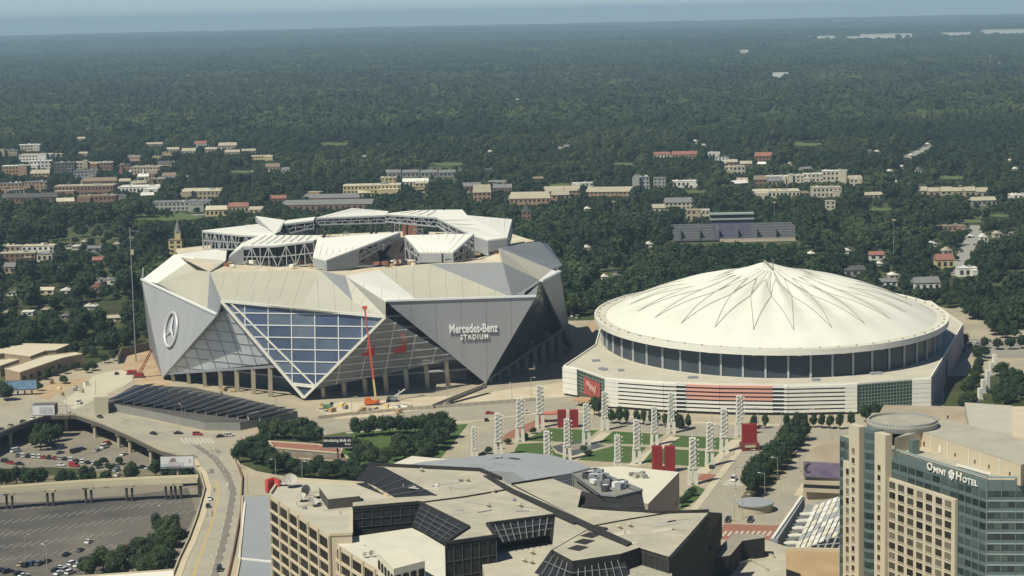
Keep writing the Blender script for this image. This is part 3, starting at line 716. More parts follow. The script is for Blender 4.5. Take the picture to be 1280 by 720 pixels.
# red twin-slab monuments
def monument(x0, x1, yb, w, h, lab):
    a, b = P(x0, yb), P(x1, yb); c = (a + b) / 2; t = thing('red_monument', c, lab, 'monument')
    for q in (a, b):
        MB().box((q.x, q.y, h / 2), (w, w * .8, h), .12).build('slab', red_paint, t)
    MB().bar(V(a.x, a.y, 1.2), V(b.x, b.y, 1.2), 2.2, 2.2).build('cross_piece', mat('maroon_base', (.17, .035, .03), .8), t)
    return c
monument(821.5, 837.5, 590, 4.1, 11.6, 'pair of red slabs joined low down at the lawn edge by the pale wedge roof')
monument(702.5, 717.5, 534, 3.9, 8.6, 'pair of red slabs by the red path at the far corner of the park')
c = P(937, 562); t = thing('red_gateway', c, 'red gateway block above a dark maroon plinth beside the wide avenue', 'monument')
MB().box(c + V(0, 1, 7.5), (6.6, 3, 8.5), .1).build('block', red_paint, t)
MB().box(c + V(0, 0, 1.7), (8, 6, 3.2), .1).build('plinth', mat('maroon_base', (.17, .035, .03), .8), t)
MB().box(c + V(0, -3.2, 2.2), (5, .3, 1.2), .1).build('pale_plaque', concrete, t)
p = P(686, 527); t = thing('red_canopy', p, 'red flat-topped canopy on posts beside the far red slabs', 'canopy')
MB().box(p + V(0, 0, 4.2), (11, 6, .7), .15).build('roof', mat('faded_red', (.48, .17, .12), .7), t)
for s in (-4.5, 4.5):
    for u in (-2, 2): MB().tube(p + V(s, u, 0), p + V(s, u, 4), .25, n=6).build('post', red_paint, t)
# ------------------------------------------------------------------ avenue to the right of the park
road_m = mat('worn_road', (.37, .33, .245), .9, .2, scale=.06, col2=(.29, .265, .21))
def strip(name, left, right, z, m_): return sheet(name, px(*left) + px(*right)[::-1], z, m_)
strip('avenue', [(932, 548), (890, 602), (842, 668), (820, 700)], [(1000, 546), (952, 590), (925, 622), (905, 668), (890, 700)], .012, road_m)
strip('avenue', [(1010, 560), (960, 622), (905, 668)], [(1035, 566), (1000, 618), (965, 668)], .016, road_m)
sheet('avenue_crossing', px((905, 655), (975, 657), (962, 676), (895, 674)), .018, pave_red)
strip('street', [(560, 585), (610, 535), (660, 505)], [(590, 590), (628, 545), (674, 517)], .012, road_m)
strip('street', [(300, 552), (420, 527), (560, 507), (720, 495)], [(300, 562), (430, 540), (600, 524), (720, 512)], .012, road_m)
strip('street', [(700, 514), (860, 530), (1060, 536)], [(690, 528), (860, 545), (1060, 550)], .010, road_m)
white_line = mat('road_paint', (.56, .52, .42), .8, var=.3, scale=.8); yellow_line = mat('yellow_paint', (.52, .38, .12), .8)
m = MB()
def dash(a, b, n, w=.3, f=.35, z=.07, mm_=None):
    m_ = m if mm_ is None else mm_; a, b = P(*a), P(*b); d = (b - a); s = d.cross(Z).normalized() * w / 2
    for i in range(n):
        p, q = a + d * (i / n), a + d * ((i + f) / n); m_.poly([p - s + Z * z, q - s + Z * z, q + s + Z * z, p + s + Z * z])
for k in range(7):
    a = V(*P(904 + k * 3.4, 607)); b = V(*P(912 + k * 3.4, 600)); d = (b - a).cross(Z).normalized() * .5; m.poly([a - d + Z * .07, b - d + Z * .07, b + d + Z * .07, a + d + Z * .07])
for k in range(9):
    a = V(*P(903 + k * 7, 670)); b = V(*P(908 + k * 7, 664)); d = (b - a).cross(Z).normalized() * .5; m.poly([a - d + Z * .07, b - d + Z * .07, b + d + Z * .07, a + d + Z * .07])
dash((975, 556), (902, 650), 12); dash((955, 552), (880, 650), 12); dash((1018, 568), (945, 650), 11); dash((860, 537), (1040, 543), 14)
m.build('road_markings', white_line, kind='stuff')
# median planter and round kiosk
sheet('median', px((1003, 540), (1012, 545), (968, 606), (940, 628), (926, 622), (952, 590)), .09, mat('median_soil', (.10, .09, .05), .95))
p = P(944, 638); t = thing('round_kiosk', p, 'low round grey kiosk at the end of the tree-lined median', 'kiosk')
MB().tube(p, p + Z * 3, 6.8, n=28).build('wall', concrete, t); MB().tube(p + Z * 3, p + Z * 3.6, 7.6, n=28).build('roof', grey_roof, t)

walk_m = mat('sidewalk_pale', (.52, .46, .33), .9, .2, var=.12, scale=.1)
def kerbed(left, w):
    q = px(*left)
    for a, b in zip(q, q[1:]):
        d = V(b.y - a.y, a.x - b.x, 0).normalized() * w
        MB().prism([(a.x, a.y), (b.x, b.y), (b.x + d.x, b.y + d.y), (a.x + d.x, a.y + d.y)], 0, .14).build('sidewalk', walk_m, kind='structure')
kerbed([(930, 550), (889, 602), (846, 660)], -3.2); kerbed([(1036, 568), (1002, 620)], 3.2); kerbed([(700, 513), (860, 529), (1060, 535)], -3); kerbed([(432, 541), (600, 525), (690, 514)], 2.6)
# ------------------------------------------------------------------ the hotel tower
hL, hK = P(1050, 541, 74), P(1234, 597, 74); hK2 = P(1300, 597, 74)
fd = (hK - hL).normalized(); fo_ = V(fd.y, -fd.x, 0)            # along the long front; outwards
if fo_.y > 0: fo_ = -fo_
gd = (hK2 - hK); gd.z = 0; gl_ = gd.length; gd.normalize(); go_ = V(gd.y, -gd.x, 0); go_ = -go_ if go_.y > 0 else go_
ho = thing('hotel_tower', V(hK.x, hK.y, 0), 'tall cream and green glass hotel tower with a round roof disc and white name letters', 'hotel')
def hp(x, y): return RP(x, y, hL, hK, hL + Z)
def hu(x): return (hp(x, 620) - hL).dot(fd)
green_sp = mat('green_spandrel', (.115, .165, .155), .35, .5, var=.12, scale=.2)
green_vis = [mat('green_vision_a', (.030, .050, .046), .1, .6), mat('green_vision_b', (.042, .068, .064), .12, .6), mat('green_vision_c', (.020, .034, .032), .1, .6), mat('green_vision_d', (.075, .10, .09), .2, .5)]
win_m = [mat('brown_window_a', (.040, .033, .022), .15, .5), mat('brown_window_b', (.075, .068, .05), .2, .5), mat('brown_window_c', (.022, .020, .016), .1, .5), mat('blind_window', (.17, .15, .105), .5, .3)]
stone = mat('hotel_stone', (.57, .50, .365), .85, .2, var=.12, scale=.2, streak=.25)
bkp = V(fd.x, fd.y, 0)
body = [hL, hK, hK + gd * 40, hK + gd * 40 + V(4, 14, 0), hL + V(26, 10, 0)]
MB().prism([(p.x, p.y) for p in body], 0, 73.2, cap=False).build('wall', green_sp, ho)
MB().cap([V(p.x, p.y, 73.2) for p in body]).build('roof', tan_roof, ho)
def fq(u0, u1, z0, z1, w, m_, nm, th=.3):
    q = [hL + fd * u0 + fo_ * w, hL + fd * u1 + fo_ * w, hL + fd * u1 + fo_ * w, hL + fd * u0 + fo_ * w]
    for p, z in zip(q, (z0, z0, z1, z1)): p.z = z
    return slab(facing(q, V(hL.x + 60, hL.y + 60, 40)), th).build(nm, m_, ho)
FH = (hp(1119, 606).z - hp(1119, 618.6).z)
zw = hp(1119, 606).z
# cream fields and piers
ZF = hp(1115, 597).z
fq(hu(1115), hu(1198), 0, ZF, 1.1, stone, 'stone_field', 1.0)
fq(hu(1057), hu(1070), 0, hp(1063, 577).z, .9, stone, 'stone_field', .8)
for x0, x1, yt in ((1069.5, 1082, 531), (1101.5, 1115, 541)):
    fq(hu(x0), hu(x1), 0, hp((x0 + x1) / 2, yt).z, 2.4, stone, 'stone_pier', 2.4)
def wn(uc, zc, w, h, off):
    m_ = random.choice(win_m)
    o = fq(uc - w / 2, uc + w / 2, zc - h / 2, zc + h / 2, off, m_, 'window', .12)
    fq(uc - w / 2 - .12, uc + w / 2 + .12, zc - h / 2 - .16, zc - h / 2 - .02, off + .16, stone, 'window_sill', .25)
    return o
colx = [1119.3, 1130.3, 1142, 1153.7, 1165.3, 1177.7, 1189.3]
for r in range(15):
    z = zw - FH * r
    for x in colx: wn(hu(x), z, (hu(1131) - hu(1119.3)) * .64, FH * .64, 1.16)
    wn(hu(1064.3), z - .4, (hu(1067.8) - hu(1060.6)), FH * .62, .96); wn(hu(1075), z + FH * 2.4, 1.35, FH * .52, 2.46)
    wn(hu(1107.3), z + FH * 1.5, 1.35, FH * .52, 2.46)
# glass bays: floors of vision panes between spandrels, and thin mullions
def bay(u0, u1, zt, zb, n, off):
    z = zt
    while z > zb:
        for i in range(n):
            a, b = u0 + (u1 - u0) * i / n, u0 + (u1 - u0) * (i + 1) / n
            fq(a + .08, b - .08, z - FH * .86, z - FH * .30, off, random.choice(green_vis), 'vision_pane', .08)
        z -= FH
    for i in range(n + 1): a = u0 + (u1 - u0) * i / n; fq(a - .07, a + .07, zb, zt, off + .12, grey_steel, 'mullion', .12)
bay(hu(1050.5), hu(1057), 72.5, 30, 1, .14); bay(hu(1057), hu(1069.5), 72.5, hp(1063, 577).z, 2, .14)
bay(hu(1115), hu(1198), 71.0, ZF + .2, 8, .14); bay(hu(1198), hu(1234), 71.0, 30, 4, .14)
def gq(u0, u1, z0, z1, w, m_, nm, th=.1):
    q = [hK + gd * u + go_ * w for u in (u0, u1, u1, u0)]
    for p, z in zip(q, (z0, z0, z1, z1)): p.z = z
    return slab(facing(q, V(hK.x + 20, hK.y + 60, 40)), th).build(nm, m_, ho)
z = 71.2
while z > 30:
    for i in range(11): gq(i * 1.9 + .06, (i + 1) * 1.9 - .06, z - FH * .80, z - FH * .30, .12, random.choice(green_vis), 'vision_pane')
    gq(0, 21, z - FH * 1.26, z - FH * 1.12, .2, mat('pale_green_metal', (.27, .33, .31), .4, .5), 'floor_band')
    z -= FH
for i in range(12): gq(i * 3.8 - .06, i * 3.8 + .06, 30, 74, .22, grey_steel, 'mullion')
# round glass bay
c = hL + fd * hu(1091.7) - fo_ * .3; r_ = 2.9
zt = hp(1091, 535).z
MB().tube(V(c.x, c.y, 0), V(c.x, c.y, zt), r_, n=24).build('round_bay', green_sp, ho, smooth=False)
z = zt - .6
while z > 30:
    MB().tube(V(c.x, c.y, z - FH * .78), V(c.x, c.y, z - FH * .15), r_ + .06, n=24, caps=False).build('vision_band', random.choice(green_vis), ho); z -= FH
# round roof disc with a comb of stubs
dcn = P(1128, 527, 79.0); R_ = 45.5 * dcn.y / FPX
MB().tube(dcn - Z * 1.6, dcn - Z * .3, R_ * .96, R_, n=56).build('disc_rim', mat('disc_grey', (.33, .34, .32), .7, .3), ho)
MB().tube(dcn - Z * .3, dcn + Z * .2, R_, n=56).build('disc_roof', mat('disc_top', (.40, .375, .29), .9, .2, var=.25, scale=.3), ho)
MB().tube(V(dcn.x + 2, dcn.y + 3, 72), dcn + V(2, 3, -1.6), R_ * .6, n=40).build('disc_drum', green_sp, ho)
m = MB()
for i in range(64): a = 2 * math.pi * i / 64; m.box(dcn + V(math.cos(a) * R_ * .93, math.sin(a) * R_ * .93, .5), (.34, .8, .8), a)
m.build('disc_stubs', MATS['disc_grey'], ho, kind='stuff')
# penthouse behind the glass parapet
pw = [P(1118, 548, 77.6), P(1152, 540, 77.6), P(1276, 582, 77.6), P(1300, 572, 77.6), P(1290, 554, 77.6), P(1180, 523, 77.6)]
MB().prism(pw, 72).build('penthouse_wall', cream, ho)
MB().cap([p + Z * .08 for p in pw]).build('penthouse_roof', mat('penthouse_roofing', (.42, .395, .31), .9, .2, var=.2, scale=.15), ho)
pw = pw[1:]; pd = (pw[1] - pw[0]).normalized(); pn = V(pd.y, -pd.x, 0); pn = -pn if pn.y > 0 else pn
for t in (.1, .28, .5, .62, .8): 
    p = lerp(pw[0], pw[1], t) + pn * .15; MB().bar(p - Z * 6, p - Z * .3, .35, .25).build('pilaster', white_paint, ho)
for t, w, h in ((.03, .6, 1.2), (.2, 1.1, 2.0), (.36, .5, .9), (.56, .5, .9), (.7, .5, .9), (.9, .5, .9)):
    p = lerp(pw[0], pw[1], t) + pn * .1; MB().bar(p - Z * 3.2 - pd * w / 2, p - Z * 3.2 + pd * w / 2, .2, h).build('penthouse_opening', win_m[1] if w < 1 else white_paint, ho)
m = MB(); m.bar(hL + fd * hu(1112) + Z * .1, hK + Z * .1, .5, .5); m.bar(hK + Z * .1, hK + gd * 30 + Z * .1, .5, .5); m.build('parapet', mat('pale_green_metal', (.27, .33, .31), .4, .5), ho)
MB().bar(hp(1185, 585) - fo_ * 3 + Z * .6, hp(1228, 597) - fo_ * 3 + Z * .6, .5, .5).build('maintenance_rail', white_paint, ho)
MB().box(hp(1130, 575) - fo_ * 3.5 + Z * 2.5, (2.4, 2, 6), .4).build('roof_cabin', green_sp, ho)
# name letters and leaf emblem
ux = fd; n_ = fo_; uy = Z
def hl(body_, x, y, wpx, size, nm='name_letters'):
    c = hp(x, y) + n_ * .35; w = hu(x + wpx / 2) - hu(x - wpx / 2)
    return lettering(nm, body_, c, ux, uy, size, white_paint, ho, width=w, depth=.1, space=1.1)
hl('O', 1163.5, 583.4, 7.0, 3.1); hl('MNI', 1175.4, 589.2, 14.5, 2.3); hl('H', 1199.8, 595.5, 6.6, 3.0); hl('OTEL', 1213.6, 602.0, 18.5, 2.2)
c = hp(1190.6, 592.8) + n_ * .3; m = MB()
for k in range(5):
    a = math.radians(90 + 72 * k); q = c + ux * math.cos(a) * .75 + uy * math.sin(a) * .75
    ring_ = [q + ux * math.cos(t) * .62 + uy * math.sin(t) * .62 for t in [2 * math.pi * i / 10 for i in range(10)]]
    m.add(ring_ + [p_ + n_ * .15 for p_ in ring_], [list(range(10)), list(range(10, 20))] + [[i, (i + 1) % 10, 10 + (i + 1) % 10, 10 + i] for i in range(10)])
m.bar(c - uy * 1.6, c - uy * .6, .5, .2, up=n_)
m.build('leaf_emblem', white_paint, ho, kind='stuff')

# ------------------------------------------------------------------ arena roofs behind the hotel
ar = thing('arena', P(1120, 545), 'low brown-roofed arena spreading behind the hotel tower', 'arena')
brown = mat('brown_roofing', (.30, .245, .165), .9, .2, scale=.05, col2=(.40, .34, .235), var=.2)
MB().prism(px((1004, 576), (1013, 562), (1024, 556), (1085, 534), (1170, 522), (1300, 548), (1320, 585), (1052, 579), z=16), 0).build('main_roof', brown, ar)
MB().prism(px((1105, 506), (1290, 510), (1300, 552), (1160, 545), (1095, 524), z=30), 0).build('back_roof', brown, ar)
MB().prism(px((1090, 516), (1183, 514), (1184, 524), (1085, 524), z=32), 20).build('roof_step', brown, ar)
q = px((1175, 522), (1232, 526), (1238, 547), (1210, 548), z=31); MB().prism(q, 20).build('roof_step', brown, ar)
gw = px((1206, 503), (1265, 507), (1300, 540), (1285, 545), (1212, 535), z=36)
MB().prism(gw, 10).build('concrete_block', mat('pale_panel', (.46, .435, .345), .85, .2, var=.1, scale=.1), ar)
MB().prism(px((1265, 508), (1300, 508), (1310, 550), (1266, 545), z=36.6), 10).build('cream_block', cream, ar)
a, b = P(1004, 576.5, 16), P(1050, 579, 16)
ban = [V(a.x, a.y - .6, 9.8), V(b.x, b.y - .6, 9.8), V(b.x, b.y - .6, 15.9), V(a.x, a.y - .6, 15.9)]
slab(facing(ban, V(b.x, b.y + 50, 0)), .6).build('purple_banner', mat('purple_print', (.125, .095, .165), .7, .2, scale=.25, col2=(.20, .165, .22)), ar)
p = lerp(ban[0], ban[3], .62) + V(2.2, -.75, 0); m = MB()
for i in range(20):
    t0_, t1_ = 2 * math.pi * i / 20, 2 * math.pi * (i + 1) / 20; m.tube(p + V(math.cos(t0_) * 1.7, 0, math.sin(t0_) * 1.7), p + V(math.cos(t1_) * 1.7, 0, math.sin(t1_) * 1.7), .35, n=5, caps=False)
m.build('banner_roundel', dark_steel, ar)
for zz in (7.6, 4.4): MB().bar(V(a.x, a.y - 1.5, zz), V(b.x + 3, b.y - 1.5, zz), 1.2, 1.4).build('balcony_edge', concrete, ar)
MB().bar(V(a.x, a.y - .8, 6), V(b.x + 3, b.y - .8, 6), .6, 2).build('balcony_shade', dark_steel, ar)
# white lattice canopy and brown hall in front of the arena
la = thing('lattice_canopy', P(1010, 660), 'sloping white lattice canopy of striped roof strips beside the hotel', 'canopy')
cp = px((1008, 618), (1062, 605), (1062, 690), (975, 690), (985, 660), z=12)
MB().prism(cp, 4, 8).build('base', mat('grey_lattice_floor', (.33, .325, .29), .9, var=.3, scale=.3), la)
for i in range(6):
    t = i / 5; a = lerp(P(1001, 642, 13), P(976, 688, 13), t); b = lerp(P(1030, 641, 15), P(1008, 687, 15), t)
    MB().bar(a, b, 1.5, .6).build('white_beam', white_paint, la)
    if i < 5:
        a2 = lerp(P(1001, 642, 11.6), P(976, 688, 11.6), (i + .5) / 5); b2 = lerp(P(1030, 641, 13.6), P(1008, 687, 13.6), (i + .5) / 5)
        MB().bar(a2, b2, 2.4, .4).build('glass_strip', mat('grey_green_glass', (.20, .22, .19), .3, .5, var=.4, scale=.4), la)
rr = random.Random(8)
for i in range(7):
    for j in range(8):
        x = 1012 + i * 8 + j * -3.4 + 6; y = 632 + j * 7.4 - i * 3.0
        if x > 1064 or y > 690 or y < 612: continue
        q = [P(x, y, 15 + i * .8), P(x + 6, y - 2.4, 15.6 + i * .8), P(x + 3.2, y + 3.6, 15.6 + i * .8), P(x - 3, y + 6.2, 15 + i * .8)]
        slab(facing(q, V(q[0].x, q[0].y, 0)), .25).build('lattice_panel', rr.choice([white_roof, white_paint, mat('lattice_grey', (.36, .37, .35), .5)]), la)
wl = [P(1000, 622, 9), P(1006, 621, 9), P(972, 674, 9), P(962, 674, 9)]
MB().prism(wl, 0).build('ramp_wall', grey_roof, la)
MB().bar(lerp(wl[0], wl[1], .4) + Z * .4, lerp(wl[3], wl[2], .4) + Z * .4, .9, .6).build('white_coping', white_paint, la)
bh = thing('brown_hall', P(1015, 700), 'low hall with a sandy brown flat roof at the foot of the hotel', 'hall')
MB().prism(px((982, 686), (1070, 688), (1075, 760), (982, 760), z=30), 0).build('wall', mat('sandy_roof', (.44, .31, .165), .9, .2, var=.25, scale=.08), bh)
MB().bar(P(982, 686, 30.5), P(1070, 688, 30.5), .8, 1).build('parapet', cream, bh)
# ------------------------------------------------------------------ the office complex with stepped tan roofs
oc = thing('office_complex', P(600, 650), 'office complex of stepped tan flat roofs with black glass slopes and cream window block', 'office building')
def blk(name, pts, z, zb, m_, par=oc, roof=None):
    q = px(*pts, z=z)
    if roof is None: return MB().prism(q, zb).build(name, m_, par)
    MB().prism(q, zb, cap=False).build(name, m_, par)
    return MB().cap(q).build('roof', roof, par)
def rim(pts, z, w=.5, h=.7, m_=None, close=True):
    q = px(*pts, z=z); m = MB()
    for a, b in zip(q, q[1:] + (q[:1] if close else [])): m.bar(V(a.x, a.y, a.z + h * .3), V(b.x, b.y, b.z + h * .3), w, h)
    return m.build('parapet', m_ or tan_roof, oc)
def tri(name, pts, m_, t=.4):               # glass slope; pts carry their own height
    q = [P(*p) for p in pts]; n = newell(q); q = q if n.z > 0 else q[::-1]
    return slab(q, t).build(name, m_, oc)
# cream window block and its roof levels
ub = [(338, 618), (347, 605), (366, 600), (458, 606), (497, 628), (440, 640), (440, 668), (412, 669)]
blk('cream_wall', ub, 60, 0, cream, roof=mat('pale_gravel_roof', (.50, .465, .36), .95, .1, scale=.12, col2=(.40, .37, .29)))
lb = [(440, 671), (515, 661), (556, 680), (558, 712), (545, 760), (560, 800), (560, 760), (513, 720)]
blk('cream_wall', [(412, 674), (440, 671), (515, 660), (556, 680), (558, 760), (485, 790), (485, 720)], 57.5, 0, cream, roof=mat('bright_gravel_roof', (.62, .59, .48), .95, .1, var=.12, scale=.12))
rim([(338, 618), (347, 605), (366, 600), (458, 606), (497, 628)], 60, .6, 1.0, cream, False); 
cA, cB = P(338, 618, 60), P(412, 669, 60); wd = (cB - cA).normalized(); wo = V(wd.y, -wd.x, 0); wo = -wo if wo.y > 0 else wo
cA2, cB2 = P(412, 674, 57.5), P(485, 720, 57.5); wd2 = (cB2 - cA2).normalized(); wo2 = V(wd2.y, -wd2.x, 0); wo2 = -wo2 if wo2.y > 0 else wo2
def wq(O, d, o, u0, u1, z0, z1, w, m_, nm, th=.2):
    q = [O + d * u + o * w for u in (u0, u1, u1, u0)]
    for p, z in zip(q, (z0, z0, z1, z1)): p.z = z
    return slab(facing(q, O - o * 30 - Z * 10), th).build(nm, m_, oc)
dk = [mat('bronze_glass_a', (.020, .017, .013), .5, .1), mat('bronze_glass_b', (.034, .029, .022), .5, .12)]
LA = (cB - cA).length; NB = 6; pit = LA / NB
for lvl in range(10):
    z1 = 58.4 - lvl * 3.5
    for i in range(NB): wq(cA, wd, wo, i * pit + .4, (i + 1) * pit - .4, z1 - 2.75, z1, .02, random.choice(dk), 'window')
    wq(cA, wd, wo, 0, LA, z1 - 3.5 + .05, z1 - 2.77, .5, cream, 'spandrel', .5)
for i in range(NB + 1): wq(cA, wd, wo, max(0, i * pit - .36), i * pit + .36, 15, 59.9, .55, cream, 'wall_fin', .55)
LA2 = (cB2 - cA2).length; n2 = 5; p2 = LA2 / n2
for lvl in range(9):
    z1 = 56.0 - lvl * 3.5
    for i in range(n2): wq(cA2, wd2, wo2, i * p2 + .5, (i + 1) * p2 - .5, z1 - 2.6, z1, .02, random.choice(dk), 'window')
    wq(cA2, wd2, wo2, 0, LA2, z1 - 3.45, z1 - 2.62, .5, cream, 'spandrel', .5)
for i in range(n2 + 1): wq(cA2, wd2, wo2, max(0, i * p2 - .45), i * p2 + .45, 15, 57.4, .55, cream, 'wall_fin', .55)
# plant room, penthouse
blk('plant_room', [(399, 609), (422, 608), (446, 612), (450, 620), (410, 624)], 63, 59, mat('brown_clad', (.09, .08, .065), .8), roof=mat('pale_gravel_roof', (.5, .46, .36)))
blk('plant_room', [(472, 690), (503, 685), (531, 701), (492, 711)], 62.5, 56, white_roof)
m = MB(); q = px((472, 690), (492, 711), (531, 701), z=62.5)
for a, b, nn in ((q[0], q[1], 5), (q[1], q[2], 4)):
    for i in range(nn):
        c_ = lerp(a, b, (i + .5) / nn); d_ = (b - a).normalized(); o_ = V(d_.y, -d_.x, 0); o_ = -o_ if o_.y > 0 else o_
        MB().bar(c_ - d_ * .9 + o_ * .1 - Z * 3.0, c_ + d_ * .9 + o_ * .1 - Z * 3.0, .2, 2.2).build('penthouse_window', dk[0], oc)
# main tan roofs
z0 = 63
M1 = [(460, 582), (600, 589), (622, 600), (735, 655), (690, 686), (630, 669), (620, 672), (555, 680), (515, 660), (440, 666), (440, 636), (522, 629), (546, 619), (492, 622), (442, 602)]
blk('black_wall', [(460, 582), (600, 589), (626, 600), (742, 657), (690, 687), (694, 645), (609, 656), (620, 671), (556, 680), (586, 660), (524, 629), (441, 636), (441, 628), (495, 622), (546, 619), (480, 584)], z0, 40, black_clad, roof=tan_roof)
tri('glass_slope', [(442, 603, 60.3), (460, 582, 63.3), (480, 585, 63.3), (546, 619, 63.3), (493, 623, 60.3)], dark_glass)
tri('glass_slope', [(515, 657, 58.2), (526, 629, 63.3), (586, 660, 63.3), (557, 680, 59)], dark_glass)
m = MB()
for t in (.2, .4, .6, .8):
    m.bar(lerp(P(515, 657, 58.5), P(557, 680, 59.3), t), lerp(P(526, 629, 63.7), P(586, 660, 63.7), t), .15)
    m.bar(lerp(P(515, 657, 58.5), P(526, 629, 63.7), t), lerp(P(557, 680, 59.3), P(586, 660, 63.7), t), .15)
    m.bar(lerp(P(450, 606, 60.7), P(493, 623, 60.7), t), lerp(P(480, 585, 63.6), P(546, 619, 63.6), t), .15)
m.build('glazing_bars', mat('glazing_bar', (.11, .115, .115), .5), oc, kind='stuff')
rim([(460, 582), (600, 589), (626, 600)], z0, .9, 1.2, black_clad, False)
rim([(441, 636), (524, 629), (586, 660), (556, 680), (620, 671), (609, 656), (694, 645), (719, 656)], z0, .8, .8, black_clad, False)
# diagonal black gutter and the right-hand roof
gq_ = [(604, 594), (612, 594), (642, 611), (742, 656), (790, 678), (784, 681), (736, 661), (636, 614)]
MB().prism(px(*gq_, z=z0 + .35), z0 - 1.2).build('roof_gutter', black_clad, oc)
R2 = [(642, 606), (690, 598), (727, 613), (722, 634), (742, 637), (827, 642), (886, 641), (836, 696), (797, 684), (742, 657)]
blk('black_wall', R2, 62.4, 35, black_clad, roof=tan_roof)
tri('glass_slope', [(886, 640, 62.6), (901, 641, 60), (901, 672, 52), (850, 735, 40), (842, 722, 48), (836, 697, 62.6)], dark_glass)
blk('black_wall', [(899, 641), (901, 672), (850, 735), (838, 700), (885, 643)], 50, 10, black_clad)
rim([(727, 634), (827, 642), (886, 640)], 62.4, .8, .9, black_clad, False)
# sunken court with glazed sides, below the notch
blk('court_floor', [(600, 692), (622, 684), (690, 672), (700, 690), (690, 720), (610, 740)], 56, 40, mat('pale_gravel_roof', (.5, .46, .36)))
tri('court_glazing', [(609, 657, 62.8), (694, 646, 62.8), (688, 668, 59), (622, 679, 59)], dark_glass)
tri('court_glazing', [(694, 646, 62.8), (719, 656, 62.8), (692, 684, 60), (686, 668, 59)], dark_glass)
m = MB()
for i in range(1, 9):
    t = i / 9; m.bar(lerp(P(609, 657, 63), P(694, 646, 63), t), lerp(P(622, 679, 59.3), P(688, 668, 59.3), t), .18)
for t in (.33, .66): m.bar(lerp(P(609, 657, 63), P(622, 679, 59.3), t), lerp(P(694, 646, 63), P(688, 668, 59.3), t), .18)
m.build('glazing_bars', mat('court_bar', (.20, .205, .20), .5), oc, kind='stuff')
# lozenge roof with zigzag cuts, glass below it
blk('black_wall', [(690, 687), (722, 666), (740, 657), (800, 684), (776, 692), (716, 701)], 62.8, 44, black_clad, roof=tan_roof)
for i, (x, y) in enumerate(((747, 661), (739, 669), (731, 677), (723, 685))):
    q = px((x - 14, y + .5), (x - 2, y - 4), (x + 13, y - 1.5), (x + 1, y + 3.5), z=62.9); MB().prism(q, 62, ).build('roof_cut', black_clad, oc)
tri('glass_slope', [(689, 687, 62), (716, 702, 62), (712, 730, 57), (668, 716, 57)], dark_glass)
tri('glass_slope', [(716, 702, 62), (777, 692, 62), (790, 725, 57), (712, 730, 57)], dark_glass)
m = MB()
for i in range(1, 8): t = i / 8; m.bar(lerp(P(716, 702, 62.3), P(777, 692, 62.3), t), lerp(P(712, 730, 57.3), P(790, 725, 57.3), t), .16)
for i in range(1, 5): t = i / 5; m.bar(lerp(P(689, 687, 62.3), P(716, 702, 62.3), t), lerp(P(668, 716, 57.3), P(712, 730, 57.3), t), .16)
m.bar(P(679, 701, 59.8), P(714, 716, 59.8), .16); m.bar(P(714, 716, 59.8), P(783, 708.5, 59.8), .16)
m.build('glazing_bars', MATS['court_bar'], oc, kind='stuff')
blk('stone_screen', [(778, 697), (836, 697), (842, 730), (790, 735)], 58, 20, mat('pale_stone', (.42, .395, .31), .9, var=.3, scale=.8))
# mechanical deck
blk('black_wall', [(722, 613), (755, 620), (770, 622), (802, 614), (806, 634), (722, 634)], 60, 45, black_clad)
me_ = [(715, 592), (738, 586), (803, 613), (770, 621), (752, 619)]
blk('plant_deck', me_, 60.5, 50, mat('plant_grey', (.27, .26, .215), .9, var=.3, scale=.5))
rim(me_, 62, .3, .3, grey_steel); rim(me_, 60.6, .4, .5, grey_steel)
rr = random.Random(4)
for i in range(26):
    u, v = rr.random(), rr.uniform(.1, .9); a = lerp(P(726, 596, 60.5), P(757, 617, 60.5), v); b = lerp(P(742, 589, 60.5), P(796, 612, 60.5), v); p = lerp(a, b, u)
    if i % 3: MB().box(p + Z * 1, (rr.uniform(1, 2.4), rr.uniform(1, 2.4), rr.uniform(1, 2.4)), rr.random()).build('rooftop_unit', rr.choice([grey_steel, white_steel, grey_roof]), oc)
    else: MB().tube(p, p + Z * 1.7, 1.3, n=12).build('cooling_fan', rr.choice([grey_steel, dark_steel]), oc)
m = MB(); q = px((715, 592), (690, 596), (672, 606), z=61); m.bar(q[0], q[1], .4); m.bar(q[1], q[2], .4); m.bar(q[0] - Z * 2, q[1] - Z * 2, .4); m.bar(q[1] - Z * 2, q[2] - Z * 2, .4); m.build('roof_rail', grey_steel, oc)
# curved grey roof and pale wedge behind
vg = [(505, 582), (530, 577), (580, 572), (630, 566.5), (660, 566), (690, 569), (722, 578), (738, 585), (715, 592), (690, 597), (665, 606), (642, 590), (580, 587)]
q = px(*vg, z=44); MB().prism(q, 0).build('curved_hall', mat('blue_grey_roof', (.30, .315, .315), .7, .3, var=.06, scale=.05), oc)
blk('low_roof', [(490, 580), (515, 570), (560, 574), (540, 584)], 42, 0, white_roof)
wg = [(737, 584), (780, 583), (849, 590), (810, 630), (770, 621), (800, 612)]
blk('wedge_wall', wg, 40, 0, mat('pink_stone', (.37, .30, .225), .9, var=.12, scale=.2), roof=white_roof)
for x, y in ((840, 622), (839, 636), (840, 606)): p = P(x, y, 30); 
a, b = P(849, 590, 40), P(810, 630, 40); d_ = (b - a).normalized(); o_ = V(-d_.y, d_.x, 0); o_ = -o_ if o_.x < 0 else o_
for t, z, w, h in ((.12, 30, 1.0, 1.6), (.3, 24, 1.4, 2.2), (.25, 12, 3, 4), (.55, 12, 2, 5)):
    p = lerp(a, b, t) + o_ * .05; p.z = z; MB().bar(p - d_ * w / 2, p + d_ * w / 2, .25, h).build('wall_opening', dk[0], oc)
